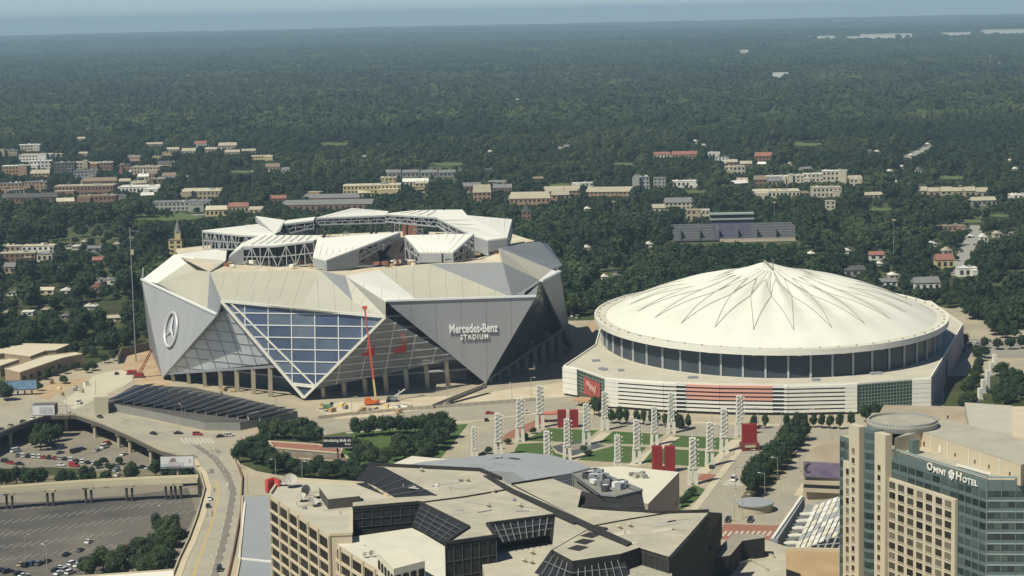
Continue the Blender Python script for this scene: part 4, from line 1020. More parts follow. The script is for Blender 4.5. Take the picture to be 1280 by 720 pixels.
for i in range(7): p = P(795 + rr.uniform(-6, 12), 594 + rr.uniform(-3, 7), 40); MB().box(p + Z * .6, (1.8, 1.4, 1.2), rr.random()).build('rooftop_unit', rr.choice([grey_steel, tan_roof]), oc)
# front terrace roofs at the bottom right
fr = [(881, 700), (925, 683), (955, 682), (978, 688), (985, 760), (870, 760)]
blk('cream_wall', [(866, 720), (900, 682), (955, 674), (982, 683), (984, 770), (860, 770)], 40, 0, cream, roof=tan_roof)
blk('black_wall', [(883, 699), (917, 667), (955, 668), (956, 672), (928, 676), (913, 694)], 46, 36, black_clad, roof=mat('grey_lead_roof', (.30, .28, .22), .9, var=.15, scale=.2))
for x, y in ((936, 694), (930, 690)): MB().box(P(x, y, 40) + Z * 1.4, (4, 3.4, 2.8), .3).build('rooftop_unit', white_roof, oc)
m = MB(); m.bar(P(905, 708, 40.4), P(940, 700, 40.4), .5, .8); m.bar(P(940, 700, 40.4), P(960, 712, 40.4), .5, .8); m.bar(P(948, 688, 40.4), P(968, 696, 40.4), .5, .8); m.build('roof_kerb', tan_roof, oc)
blk('low_roof', [(605, 712), (640, 690), (690, 715), (700, 760), (610, 760)], 50, 20, mat('brown_wall', (.16, .135, .10), .9), roof=tan_roof)
blk('low_roof', [(560, 712), (605, 702), (612, 712), (606, 760), (560, 760)], 48, 20, cream)
# roof vents
for x, y, z in ((584, 602, 63), (617, 616, 63), (650, 634, 63), (774, 661, 62.4), (787, 659, 62.4), (665, 693, 56), (655, 703, 56), (664, 705, 56), (610, 634, 63), (527, 590, 63)):
    p = P(x, y, z); MB().tube(p, p + Z * .8, .6, .55, n=10).build('roof_vent', concrete, oc); MB().tube(p + Z * .8, p + Z * 1.2, .8, .4, n=10).build('vent_cap', concrete, oc)
# satellite dishes on the cream block
dish_me = MB()
for j in range(4):
    for i in range(16):
        a0, a1 = 2 * math.pi * i / 16, 2 * math.pi * (i + 1) / 16; r0, r1 = j / 4, (j + 1) / 4
        dish_me.poly([(math.cos(a) * r, math.sin(a) * r, .34 * r * r) for a, r in ((a0, r0), (a0, r1), (a1, r1), (a1, r0))][(1 if j == 0 else 0):])
dish_me = dish_me.mesh('dish', mat('dish_grey', (.40, .38, .31), .8), smooth=True)
dl = ['satellite dish at the corner post of the cream window block roof', 'satellite dish tipped on edge in the middle of the cream block roof', 'low satellite dish beside the tipped one on the cream block roof', 'satellite dish nearest the brown plant room on the cream block roof', 'small satellite dish on the bright roof beside the white penthouse', 'small round dish next to the other one by the white penthouse', 'pale round dish behind the corner dish on the cream block roof']
for (x, y, z, r, tx, tz), lb_ in zip(((363, 609, 60, 2.2, 35, .4), (381, 621, 60, 1.9, 80, .9), (377, 627, 60, 1.5, 20, .2), (392, 633, 60, 1.5, 25, 1.0), (457, 697, 57.5, .8, 50, .3), (465, 696, 57.5, .9, 60, .5), (355, 607, 60, 1.3, 40, .3)), dl):
    p = P(x, y, z); t = thing('satellite_dish', p, lb_, 'satellite dish'); MB().tube(p, p + Z * r * .9, .2, n=6).build('post', grey_steel, t)
    o = place('dish', dish_me, (0, 0, r * .9), t, scale=(r, r, r)); o.rotation_euler = (math.radians(tx), math.radians(-15), tz)
    q = p + Z * r * .9; MB().bar(q, q + V(-.2 * r, -.5 * r, .7 * r), .1).build('feed_arm', grey_steel, t)
# red drape on the roof corner
dr = thing('red_drape', P(342, 602, 62), 'bright red drape hanging over the roof corner of the cream window block', 'drape')
for i in range(7):
    x = 334 + i * 2.3; a = P(x, 597 + abs(i - 3) * .9, 62.5 - i * .1); b = P(x + .4, 606 + i * 1.3 + (i % 2) * 2, 57.0); b = V(a.x, a.y - 1.6, a.z - 3.4 - (i % 3) * .5)
    MB().tube(a, b, .75, .5, n=7).build('fold', mat('drape_red', (.55, .07, .06), .8, var=.2, scale=.6), dr)
rim([(526, 629), (580, 622), (638, 612)], z0, .4, .5, black_clad, False)
rim([(742, 658), (790, 649), (835, 642)], 62.4, .35, .4, black_clad, False)
rim([(640, 606), (690, 598)], 62.4, .6, .7, black_clad, False)
rim([(412, 669), (440, 668), (440, 640)], 60, .5, .7, cream, False)

# panel joints on the black walls and slopes
bar_m = mat('joint_bar', (.085, .085, .08), .6)
def wallgrid(a, b, z0_, z1_, nu, nv, off=.14):
    a, b = P(*a), P(*b); d = b - a; d.z = 0; o = V(d.y, -d.x, 0).normalized(); o = -o if o.y > 0 else o; m = MB()
    for i in range(nu + 1): q = a + d * (i / nu) + o * off; m.bar(V(q.x, q.y, z0_), V(q.x, q.y, z1_), .14)
    for j in range(nv + 1): z = z0_ + (z1_ - z0_) * j / nv; m.bar(V(a.x, a.y, z) + o * off, V(b.x, b.y, z) + o * off, .14)
    m.build('panel_joints', bar_m, oc, kind='stuff')
wallgrid((441, 636, 63), (524, 629, 63), 57.6, 62.2, 7, 2); wallgrid((556, 680, 63), (620, 671, 63), 46, 62.2, 6, 4)
wallgrid((836, 696, 62.4), (797, 684, 62.4), 50, 61.5, 5, 3); wallgrid((722, 634, 60), (806, 634, 60), 52, 59.5, 9, 3)
m = MB()
for i in range(1, 9): t = i / 9; m.bar(lerp(P(886, 640, 62.8), P(836, 697, 62.8), t), lerp(P(901, 672, 52.2), P(850, 735, 40.2), t), .12)
for t in (.25, .5, .75): m.bar(lerp(P(886, 640, 62.8), P(901, 672, 52.2), t), lerp(P(836, 697, 62.8), P(850, 735, 40.2), t), .12)
m.build('glazing_bars', bar_m, oc, kind='stuff')
rr = random.Random(12)
for i in range(22):
    x, y, z = rr.choice([(rr.uniform(500, 600), rr.uniform(595, 612), 63), (rr.uniform(560, 690), rr.uniform(625, 645), 63), (rr.uniform(760, 860), rr.uniform(650, 678), 62.4), (rr.uniform(440, 540), rr.uniform(672, 684), 57.5), (rr.uniform(370, 450), rr.uniform(630, 650), 60)])
    if z == 57.5 and 465 < x < 535: continue
    if z == 60 and y > 636 + (x - 370) * .25: continue
    p = P(x, y, z); k = rr.random()
    if k < .4: MB().tube(p, p + Z * .9, .18, n=6).build('vent_pipe', concrete, oc)
    elif k < .7: MB().box(p + Z * .35, (1.1, .8, .7), rr.random() * 3).build('rooftop_unit', rr.choice([grey_steel, white_steel]), oc)
    else: MB().bar(p + Z * .15, p + V(rr.uniform(-5, 5), rr.uniform(-5, 5), .15), .25, .25).build('roof_conduit', grey_roof, oc)

for i in range(30):
    x, y, z = rr.choice([(rr.uniform(505, 590), rr.uniform(596, 612), 63), (rr.uniform(560, 680), rr.uniform(626, 643), 63), (rr.uniform(750, 850), rr.uniform(650, 680), 62.4), (rr.uniform(375, 440), rr.uniform(615, 640), 60), (rr.uniform(560, 700), rr.uniform(572, 584), 44)])
    if z == 60 and y > 634 + (x - 370) * .3: continue
    p = P(x, y, z) + Z * .06; w_, d_ = rr.uniform(2, 9), rr.uniform(1, 4); a = rr.choice((.5, -.6)); u_, v_ = V(math.cos(a), math.sin(a), 0), V(-math.sin(a), math.cos(a), 0)
    MB().poly([p - u_ * w_ / 2 - v_ * d_ / 2, p + u_ * w_ / 2 - v_ * d_ / 2, p + u_ * w_ / 2 + v_ * d_ / 2, p - u_ * w_ / 2 + v_ * d_ / 2]).build('roof_patch', rr.choice([mat('patch_pale', (.52, .48, .37), .95), mat('patch_dark', (.36, .325, .24), .95), mat('patch_grey', (.38, .36, .30), .95)]) if z != 44 else mat('patch_blue', (.27, .285, .285), .8), oc)
# ------------------------------------------------------------------ the viaduct over the railway gulch
vi = thing('viaduct', V(-150, 900, 0), 'curving concrete road viaduct on round piers above the sunken car park', 'viaduct')
deck_m = mat('viaduct_road', (.40, .36, .265), .9, .2, scale=.06, col2=(.31, .285, .225))
dk_ = edge + back[::-1]
MB().prism([(p.x, p.y) for p in dk_], -1.8, 0.004, bottom=True).build('deck', deck_m, vi)
def rail(pts, m_, nm, w, h, z=0.0, off=0.0):
    for a, b in zip(pts, pts[1:]): MB().bar(V(a.x, a.y, z + h / 2), V(b.x, b.y, z + h / 2), w, h).build(nm, m_, vi)
rail(edge, concrete, 'parapet', .5, 1.1)
rail(back[7:], mat('rust_brown', (.20, .12, .07), .9), 'parapet', .5, 1.1)
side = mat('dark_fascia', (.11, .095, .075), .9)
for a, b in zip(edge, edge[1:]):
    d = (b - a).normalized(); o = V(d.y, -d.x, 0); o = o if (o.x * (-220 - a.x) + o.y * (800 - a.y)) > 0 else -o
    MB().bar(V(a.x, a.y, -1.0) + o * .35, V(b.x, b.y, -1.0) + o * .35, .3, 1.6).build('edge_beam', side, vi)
# sidewalk along the descending arm
sw = [(236, 572), (252, 592), (258, 612), (249, 645), (238, 675), (226, 700), (216, 726), (202, 765)]; sw2 = [(244, 573), (259, 592), (265, 612), (257, 645), (246, 675), (234, 700), (225, 726), (212, 765)]
MB().prism([(p.x, p.y) for p in px(*sw) + px(*sw2)[::-1]], 0, .16).build('sidewalk', mat('pale_sidewalk', (.55, .47, .31), .9, .2, var=.1, scale=.1), vi)
piers = [(10, 540), (45, 527), (80, 521), (116, 529), (146, 541), (160, 547), (186, 559), (214, 570), (247, 600), (248, 640), (232, 680)]
for i, (x, y) in enumerate(piers):
    p = P(x, y); c = P(x + 2, y - 4)
    MB().tube(V(c.x, c.y, GZ), V(c.x, c.y, -2.2), .9, n=12).build('pier', concrete, vi)
    MB().box(V(c.x, c.y, -2.4), (2.6, 2.6, 1.2)).build('pier_cap', concrete, vi)
mk = MB()
def poly_line(pts, w, z, m_, dashn=0, f=.4):
    q = px(*pts)
    for a, b in zip(q, q[1:]):
        d = b - a; s = d.cross(Z).normalized() * w / 2; n = dashn or 1
        for i in range(n):
            p, r = a + d * (i / n), a + d * ((i + (f if dashn else 1.0)) / n); m_.poly([p - s + Z * z, r - s + Z * z, r + s + Z * z, p + s + Z * z])
poly_line([(268, 600), (273, 612), (268, 640), (260, 665), (251, 690), (240, 722)], .3, .012, mk)
poly_line([(269, 600), (274.2, 612), (269.2, 640), (261.2, 665), (252.2, 690), (241.2, 722)], .3, .012, mk)
mk.build('yellow_lines', yellow_line, vi, kind='stuff')
mk = MB()
poly_line([(262, 566), (279, 585), (287, 612), (282, 645), (274, 680), (262, 724)], .35, .012, mk, 4)
poly_line([(272, 562), (288, 583), (296, 612), (291, 645), (283, 680), (272, 724)], .35, .012, mk, 4)
poly_line([(0, 530), (50, 511), (100, 508), (150, 523), (215, 546)], .35, .012, mk, 5)
for k in range(8):
    a = P(226 + k * 5, 547.5 - k * .1); b = P(232 + k * 5, 555 - k * .1); d = (b - a).cross(Z).normalized() * .6; mk.poly([a - d + Z * .012, b - d + Z * .012, b + d + Z * .012, a + d + Z * .012])
mk.build('lane_dashes', white_line, vi, kind='stuff')
# tyre-dark lanes
mk = MB()
for pts in ([(245, 557), (268, 572), (283, 592), (292, 615), (287, 645), (279, 680), (268, 722)],):
    q = px(*pts)
    for a, b in zip(q, q[1:]): d = (b - a).cross(Z).normalized() * 1.5; mk.poly([a - d + Z * .009, b - d + Z * .009, b + d + Z * .009, a + d + Z * .009])
mk.build('worn_lane', mat('tyre_worn', (.235, .215, .17), .9, var=.3, scale=.3), vi)
# ramp road curving up by the stadium
sheet('ramp_road', px((78, 502), (95, 490), (108, 480), (116, 470), (132, 465), (152, 462), (166, 468), (165, 476), (152, 484), (128, 494), (106, 506), (92, 512)), .008, mat('pale_road', (.54, .49, .36), .9, .2, var=.1, scale=.06))
sheet('bare_site', px((150, 460), (166, 436), (200, 430), (215, 490), (170, 480), (166, 468)), .006, dirt)
sheet('bare_site', px((395, 512), (420, 504), (600, 492), (640, 486), (705, 478), (705, 500), (600, 512), (420, 524)), .006, mat('pale_dust', (.56, .50, .37), .95, .1, scale=.1, col2=(.48, .40, .27)))
sheet('bare_site', px((712, 420), (745, 400), (745, 432), (718, 445)), .006, dirt)
sheet('bare_site', px((60, 500), (75, 490), (110, 478), (113, 470), (70, 478), (30, 490)), .006, dirt)
sheet('verge', px((0, 470), (70, 462), (112, 458), (160, 440), (160, 432), (110, 440), (60, 460), (0, 490)), .006, mat('rough_grass', (.075, .088, .035)))
wl = px((148, 455), (152, 446), (176, 440), (200, 436))
rw = thing('site_wall', wl[1], 'curved brown retaining wall round the dug-out site beside the star emblem wing', 'wall')
for a, b in zip(wl, wl[1:]): MB().bar(V(a.x, a.y, 2.5), V(b.x, b.y, 2.5), .8, 5).build('wall_panel', mat('brown_wall2', (.17, .135, .095), .9, var=.2, scale=.3), rw)
# ------------------------------------------------------------------ sunken car parks
lot = [P(x, y, GZ) for x, y in ((-60, 628), (40, 628), (150, 620), (235, 610), (245, 640), (232, 668), (180, 672), (150, 690), (120, 720), (60, 735), (-60, 740))]
sheet('car_park', lot, GZ + .006, mat('lot_asphalt', (.165, .147, .118), .9, .2, scale=.016, col2=(.062, .06, .057)))
m = MB()
for k in range(7):
    y0, y1 = 640 + 15.5 * k, 607 + 15.5 * k; n_ = 24
    for i in range(n_):
        x = -30 + 272 * i / n_; y = y0 + (y1 - y0) * (x + 30) / 272
        if y > 712 - x * .1 or x > 236 or y < 628 - x * .05 or (x > 150 and y > 650) or (k > 3 and x > 160 - 14 * (k - 3)): continue
        a = P(x, y + 4, GZ); b = P(x + 13, y - 2.5, GZ); d = (b - a).cross(Z).normalized() * .16; z = Z * .07
        m.poly([a - d + z, b - d + z, b + d + z, a + d + z])
m.build('stall_lines', mat('faded_paint', (.36, .345, .29), .9), kind='stuff')
sheet('railway_bed', [P(x, y, GZ) for x, y in ((-60, 596), (60, 590), (190, 588), (235, 592), (235, 604), (150, 606), (-60, 618))], GZ + .006, mat('ballast', (.25, .20, .13), .95, scale=.1, col2=(.10, .11, .045)))
sheet('lot_grass', [P(x, y, GZ) for x, y in ((-60, 588), (60, 584), (110, 586), (110, 594), (60, 594), (-60, 598))], GZ + .010, MATS['rough_grass'])
m = MB()
for k in range(3):
    a, b = P(-60, 604 + k * 3.4, GZ), P(235, 594 + k * 3.4, GZ)
    for s in (-.75, .75): m.bar(V(a.x, a.y + s, GZ + .2), V(b.x, b.y + s, GZ + .2), .15, .25)
m.build('rails', mat('rail_steel', (.16, .13, .10), .6), kind='stuff')
# footbridge over the lot
fb = thing('footbridge', P(120, 605), 'long narrow cream footbridge on paired dark columns crossing above the car park', 'bridge')
fp = [P(x, y) for x, y in ((-70, 618), (0, 611.5), (60, 607), (120, 603), (180, 600), (247, 597.5))]
pale_cr = mat('pale_cream_beam', (.62, .55, .37), .8, .2, var=.06, scale=.2)
for a, b in zip(fp, fp[1:]):
    MB().bar(V(a.x, a.y, -.9), V(b.x, b.y, -.9), 4.4, 1.6).build('beam', pale_cr, fb)
    for s in (-2.0, 2.0): MB().bar(V(a.x, a.y + s, .5), V(b.x, b.y + s, .5), .3, 1.2).build('parapet', pale_cr, fb)
for x, y in ((11, 611), (62, 607.5), (110, 604), (161, 601.5), (210, 599.5), (222, 599)):
    c = P(x, y)
    for s in (-1.2, 1.2): MB().tube(V(c.x + s, c.y, GZ), V(c.x + s, c.y, -2.4), .55, n=8).build('column', mat('column_brown', (.075, .065, .055), .8), fb)
    MB().box(V(c.x, c.y, -2.0), (4.6, 3, 1.2)).build('cross_head', concrete, fb)
# ------------------------------------------------------------------ garage roofed with solar panels
ga = thing('solar_garage', P(240, 520), 'low grey garage roofed with slanting rows of dark solar panels beside the stadium', 'garage')
gb = px((132, 503), (190, 514), (256, 528), (300, 528), (330, 522), (372, 514), (300, 497), (240, 484), (168, 481), z=4)
MB().prism(gb, 0, cap=False).build('wall', mat('ribbed_grey', (.25, .245, .215), .8, var=.2, scale=.5), ga)
MB().cap(gb).build('deck', asphalt, ga)
pan = mat('solar_cell', (.020, .026, .040), .5, .2, var=.3, scale=.5)
for i in range(15):
    t = i / 14; a = lerp(P(140, 499, 6.5), P(322, 521, 6.5), t); b = lerp(P(188, 480, 6.5), P(366, 511, 6.5), t)
    d = (b - a); n_ = 6; s = d.cross(Z).normalized(); up = (Z + s * -.12).normalized()
    for k in range(n_):
        p, q = a + d * ((k + .03) / n_), a + d * ((k + .97) / n_); MB().bar(p, q, 5.7, .25, up=up).build('solar_panel', pan, ga)
    for t2 in (.05, .95):
        c = a + d * t2; MB().tube(V(c.x, c.y, 4), V(c.x, c.y, 6.4), .2, n=6).build('post', white_steel, ga)
for x, y, w, h in ((127, 516, 7, 9), (318, 531, 7, 6)):
    p = P(x, y); MB().box(p + Z * h / 2, (w, w, h), .2).build('stair_block', mat('cream_block', (.52, .46, .33), .85), ga)
# long pedestrian ramp at the foot of the lettered wing
rp = thing('pedestrian_ramp', P(590, 492), 'dark sloping pedestrian ramp with pale balustrades below the tip of the lettered wing', 'ramp')
a, b = P(544, 508, .5), P(606, 483, 4); MB().bar(a, b, 3.2, 1.0).build('slope', mat('ramp_grey', (.12, .12, .115), .9), rp)
for s in (-3.6, 2.6): MB().bar(a + V(s * .4, s, 1.2), b + V(s * .4, s, 1.2), .5, 1.2).build('balustrade', concrete, rp)
# ------------------------------------------------------------------ billboards
def board(p, w, h, zb, rz, face_m, lab, mark=None, posts=1, postm=None, depth=1.0, pz=0.0):
    t = thing('billboard', V(p.x, p.y, pz), lab, 'billboard', rz=0)
    ux = V(math.cos(rz), math.sin(rz), 0); n = V(math.sin(rz), -math.cos(rz), 0)
    MB().box(V(p.x, p.y, zb + h / 2), (w, depth, h), rz).build('panel_box', mat('sign_back', (.13, .12, .11), .8), t)
    f = slab(facing([V(p.x, p.y, zb + dz) + ux * dx + n * (depth / 2 + .08) for dx, dz in ((-w / 2 + .2, .3), (w / 2 - .2, .3), (w / 2 - .2, h - .2), (-w / 2 + .2, h - .2))], V(p.x, p.y, zb) - n * 5), .06).build('poster', face_m, t)
    for k in range(posts):
        dx = 0 if posts == 1 else (-w / 3 + w * .66 * k / (posts - 1)); q = V(p.x, p.y, 0) + ux * dx; MB().tube(V(q.x, q.y, pz), V(q.x, q.y, zb), .45, n=8).build('post', postm or mat('rust_post', (.19, .10, .06), .8), t)
    MB().box(V(p.x, p.y, zb - .15) + n * .6, (w, 1.2, .2), rz).build('catwalk', grey_steel, t)
    return t, V(p.x, p.y, zb) + n * (depth / 2 + .14), ux, n
p = P(62, 526); poster_w = mat('poster_white', (.74, .72, .68), .6)
t, c, ux, n = board(V(p.x - 2, p.y, 0), 11.5, 5.4, 3.4, 0, poster_w, 'white billboard with a grey picture on a rusty post where the viaduct curves', depth=7)
slab(facing([c + ux * a + Z * b for a, b in ((-2, 1.0), (4.8, .8), (4.8, 4.4), (-2, 4.6))], c - n * 5), .05).build('picture', mat('print_grey', (.36, .36, .37), .7, scale=.9, col2=(.62, .61, .6)), t)
p = P(222, 585); 
t, c, ux, n = board(V(p.x, p.y, 0), 15.2, 5.2, .4, .03, poster_w, 'wide pale blue and white billboard standing in the gulch beside the road bend', posts=1, postm=concrete, pz=GZ)
slab(facing([c + ux * a + Z * b for a, b in ((-7.3, .5), (3.0, .5), (3.0, 2.2), (-7.3, 1.8))], c - n * 5), .05).build('picture', mat('print_blue', (.36, .44, .50), .7, scale=.5, col2=(.62, .66, .66)), t)
slab(facing([c + n * .05 + ux * a + Z * b for a, b in ((-5.2, .5), (1.2, .5), (.8, 2.4), (-2.4, 2.9), (-4, 2.2))], c - n * 5), .05).build('picture', mat('print_pink', (.52, .43, .40), .7, scale=.8, col2=(.6, .55, .52)), t)
slab(facing([c + n * .05 + ux * a + Z * b for a, b in ((-3.6, 2.7), (-.2, 2.6), (-1, 4.4), (-2.6, 4.3))], c - n * 5), .05).build('picture', mat('print_dark', (.17, .13, .11), .7, scale=.9, col2=(.34, .27, .22)), t)
slab(facing([c + n * .05 + ux * a + Z * b for a, b in ((5.2, 2.2), (6.0, 2.2), (6.0, 3.6), (5.2, 3.6))], c - n * 5), .05).build('picture', mat('print_grey2', (.5, .48, .42), .7), t)
p = P(423, 592)
t, c, ux, n = board(V(p.x, p.y, 0), 13.2, 5.0, HT(423, 559, p), -.06, mat('poster_black', (.012, .014, .015), .5), 'black billboard with white lower-case words on a rusty post above the trees', posts=1, postm=mat('rust_post', (.19, .10, .06), .8))
lettering('words', 'introducing dindy oh', c + Z * 3.2, ux, Z, 1.9, white_paint, t, width=12.0, depth=.04)
lettering('words', 'dindy', c + Z * 1.5 + ux * 4.6, ux, Z, 1.1, white_paint, t, width=2.6, depth=.04)
p = P(27, 494); t, c, ux, n = board(V(p.x, p.y, 0), 17, 5.2, 3.0, .1, mat('poster_blue', (.10, .20, .36), .6, scale=.4, col2=(.26, .38, .50)), 'blue billboard on a row of posts by the yard below the warehouses', posts=4, postm=dark_steel)
# ------------------------------------------------------------------ warehouses at the left edge
def shed(lab, pts, z, wall, roof=None, cat='warehouse'):
    q = px(*pts, z=z); t = thing('warehouse', V(q[0].x, q[0].y, 0), lab, cat); MB().prism(q, 0, cap=False).build('wall', wall, t); MB().cap(q).build('roof', roof or white_roof, t)
    m = MB()
    for a, b in zip(q, q[1:] + q[:1]): m.bar(a + Z * .2, b + Z * .2, .5, .6)
    m.build('parapet', cream, t); return t, q
brickm = mat('pale_brick', (.36, .27, .175), .9, var=.2, scale=.4)
sand_roof = mat('sand_roof', (.60, .53, .38), .9, var=.08, scale=.1)
t, q = shed('wide flat-roofed sand brick warehouse at the edge of the wood', [(-20, 446), (-10, 436), (25, 430), (87, 431), (70, 438), (57, 439), (38, 446), (5, 442)], 7, brickm, sand_roof)
t, q = shed('long narrow flat-roofed brick warehouse with a dark shaded side', [(6, 461), (56, 445), (92, 441), (103, 443), (78, 448), (25, 466)], 7.5, brickm, sand_roof)
for i in range(6):
    a = lerp(q[4], q[5], (i + .5) / 6); MB().box(V(a.x + .2, a.y - .2, 3.5), (2.2, 1.6, 2.4), -.6).build('window', dark_steel, t)
t, q = shed('small flat-roofed brick store beside the long warehouse', [(-20, 458), (-20, 452), (10, 449), (24, 450), (0, 458)], 6, brickm, sand_roof)
# grey-roofed hall at the roadside and the white roof below the lot
t, q = shed('plain hall with a grey roof and white edging beside the descending road', [(303, 621), (338, 619), (350, 770), (288, 770), (300, 700)], 22, mat('pale_panel', (.46, .435, .345)), grey_roof, 'hall')
m = MB(); a, b, c = P(306, 628, 22.2), P(299, 698, 22.2), P(340, 702, 22.2); m.bar(a, b, .7, .5); m.bar(b, c, .7, .5); m.build('white_edging', white_paint, t)
t, q = shed('white flat roof at the end of the tree bank by the car park', [(60, 724), (217, 713), (214, 770), (60, 770)], 4, white_paint, white_paint, 'building')
# low red-roofed pavilion among the trees
t, q = shed('low pavilion with a reddish roof half hidden by trees below the black billboard', [(336, 552), (398, 556), (428, 562), (426, 567), (342, 560)], 6, mat('stained_concrete', (.30, .27, .215)), mat('red_tile_roof', (.33, .15, .095), .9, var=.25, scale=.3), 'pavilion')
t, q = shed('long low brown-roofed shelter in front of the reddish pavilion', [(345, 563), (430, 569), (440, 578), (352, 572)], 4, mat('stained_concrete', (.30, .27, .215)), mat('brown_shelter_roof', (.20, .15, .105), .9, var=.25, scale=.3), 'shelter')
# wall along the inner side of the bend
q = px((288, 566), (300, 585), (320, 594), (380, 605), (440, 608)); w_ = thing('road_wall', q[1], 'low pale concrete wall curving between the road bend and the tree bank', 'wall')
for a, b in zip(q, q[1:]): MB().bar(a + Z * .9, b + Z * .9, .6, 1.8).build('wall_panel', concrete, w_)
sheet('tree_bank', px((292, 564), (340, 535), (400, 540), (430, 575), (470, 590), (440, 607), (380, 603), (320, 592), (300, 582)), .008, MATS['rough_grass'])
# ------------------------------------------------------------------ machines on the sites
p = P(470, 506); t = thing('boom_lift', p, 'tall red and yellow boom lift raised against the stadium glass', 'boom lift')
top = D(456, 386, p.y - 3); o_m = mat('machine_orange', (.62, .16, .04), .6)
MB().box(p + V(-2, 0, 1.5), (8, 3.5, 1.6), .2).build('chassis', o_m, t)
MB().box(p + V(-4, 0, 3), (3, 2.4, 1.8), .2).build('cab', o_m, t)
for s in (-3.6, 0.6): MB().tube(p + V(s, -1.9, .8), p + V(s, 1.9, .8), .8, n=12).build('wheel', dark_steel, t)
mid = lerp(p + Z * 3, top, .22); MB().bar(p + Z * 3, mid, 1.0).build('boom_base', mat('machine_yellow', (.66, .50, .16), .6), t); MB().bar(mid, lerp(mid, top, .55), .95).build('boom', mat('boom_red', (.58, .10, .05), .6), t); MB().bar(lerp(mid, top, .55), top, .75).build('boom', MATS['boom_red'], t)
MB().box(top + Z * .6, (2.4, 1.4, 1.6)).build('basket', MATS['boom_red'], t)
p = P(490, 502); t = thing('excavator', p, 'grey tracked crane with a short raised jib next to the boom lift', 'excavator')
for s in (-1.3, 1.3): MB().box(p + V(0, s, .5), (6, .9, 1)).build('track', dark_steel, t)
MB().box(p + V(0, 0, 2), (5, 3, 1.8)).build('body', grey_steel, t); MB().bar(p + V(1, 0, 2.6), p + V(7, 0, 6.5), .5).build('jib', white_steel, t)
p = P(410, 511); t = thing('dumper', p, 'small green dumper on the pale site below the big window', 'dumper'); MB().box(p + V(0, 0, 1.4), (5, 2.6, 1.8)).build('body', mat('machine_green', (.10, .22, .13), .6), t); MB().box(p + V(2, 0, 2.6), (1.6, 2, 1.4)).build('cab', dark_glass, t)
for s in (-1.6, 1.6): MB().tube(p + V(s, -1.5, .6), p + V(s, 1.5, .6), .6, n=10).build('wheel', dark_steel, t)
for (x, y, xt, yt), lab in zip(((174, 472, 190, 437), (165, 468, 170, 463)), ('red lattice crane jib rising from the dug-out site by the star emblem wing', 'small red digger in the dug-out site by the curved wall')):
    p = P(x, y); q = D(xt, yt, p.y); t = thing('site_crane', p, lab, 'crane'); m = MB()
    for s in (-.8, .8):
        for u in (-.8, .8): m.bar(p + V(s, u, 2), q + V(s * .5, u * .5, 0), .35)
    for i in range(7):
        a, b = lerp(p + Z * 2, q, i / 7), lerp(p + Z * 2, q, (i + 1) / 7); m.bar(a + V(-.8, -.8, 0), b + V(.8, -.8, 0), .3)
    m.build('jib', red_paint if y > 468 else o_m, t); MB().box(p + Z * 1.2, (5, 3, 2.4)).build('body', red_paint, t)
    for s in (-1.2, 1.2): MB().box(p + V(0, s * 1.2, .4), (6, .8, .8)).build('track', dark_steel, t)
p = P(170, 452); tp = D(167, 284, p.y); t = thing('tower_mast', p, 'tall thin grey mast rising beside the star emblem wing', 'mast'); m = MB()
MB().tube(p, V(p.x, p.y, tp.z), .42, .3, 6).build('pole', grey_steel, t); MB().box(V(p.x + .9, p.y, HT(170, 315, p)), (1.6, 1.6, 3)).build('cabinet', concrete, t); MB().bar(V(p.x, p.y, tp.z - 2), V(p.x + 5.5, p.y, tp.z - 2.5), .3).build('arm', grey_steel, t)
# ------------------------------------------------------------------ white pylons beyond the dome
for i, (x, y, yt) in enumerate(((1243, 458, 443), (1239, 470, 453), (1234, 490, 463), (1229, 492, 474), (1225, 500, 485), (1220, 506, 497))):
    p = P(x, y); t = thing('white_pylon', p, 'slim white pylon in the row among trees beside the domed stadium', 'pylon', 'white pylons in a row beside the dome'); h = HT(x, yt, p)
    MB().box(p + Z * h / 2, (2.0, 2.0, h), .3).build('shaft', white_paint, t); MB().box(p + Z * .4, (3, 3, .8), .3).build('plinth', concrete, t)

# stacks and fences on the building site
rr = random.Random(31); sc_ = [white_paint, dirt, grey_steel, mat('timber', (.45, .32, .17), .9), mat('machine_yellow', (.66, .50, .16)), concrete]
sn = ['white', 'earth-brown', 'grey', 'timber', 'yellow', 'pale concrete']
for i in range(34):
    if i < 18: x, y, wh = rr.uniform(400, 560), rr.uniform(508, 517), 'on the pale site below the stadium glass'
    elif i < 26: x, y, wh = rr.uniform(212, 300), rr.uniform(488, 497), 'between the stadium columns and the solar garage'
    else: x, y, wh = rr.uniform(64, 108), rr.uniform(480, 496), 'in the yard inside the pale ramp road'
    p = P(x, y); k = rr.randrange(6); t = thing('material_stack', p, sn[k] + ' stack of building material ' + wh, 'material stack', 'stacks of material ' + wh); w_, d_, h_ = rr.uniform(1.6, 5), rr.uniform(1.2, 2.6), rr.uniform(.7, 2.2); a_ = rr.uniform(0, 3)
    MB().box(p + Z * h_ / 2, (w_, d_, h_), a_).build('stack', sc_[k], t); MB().box(p + Z * (h_ + .15), (w_ * .7, d_ * .8, .3), a_ + .1).build('top_layer', sc_[(k + 2) % 6], t)
fe = px((398, 524), (440, 519), (520, 512), (600, 506), (680, 500)); t = thing('site_fence', fe[0], 'long low site fence along the street before the stadium', 'fence')
for a, b in zip(fe, fe[1:]):
    n_ = 8
    for i in range(n_): MB().bar(lerp(a, b, (i + .03) / n_) + Z * .9, lerp(a, b, (i + .97) / n_) + Z * .9, .12, 1.5).build('fence_panel', mat('fence_mesh', (.42, .38, .29), .8), t)

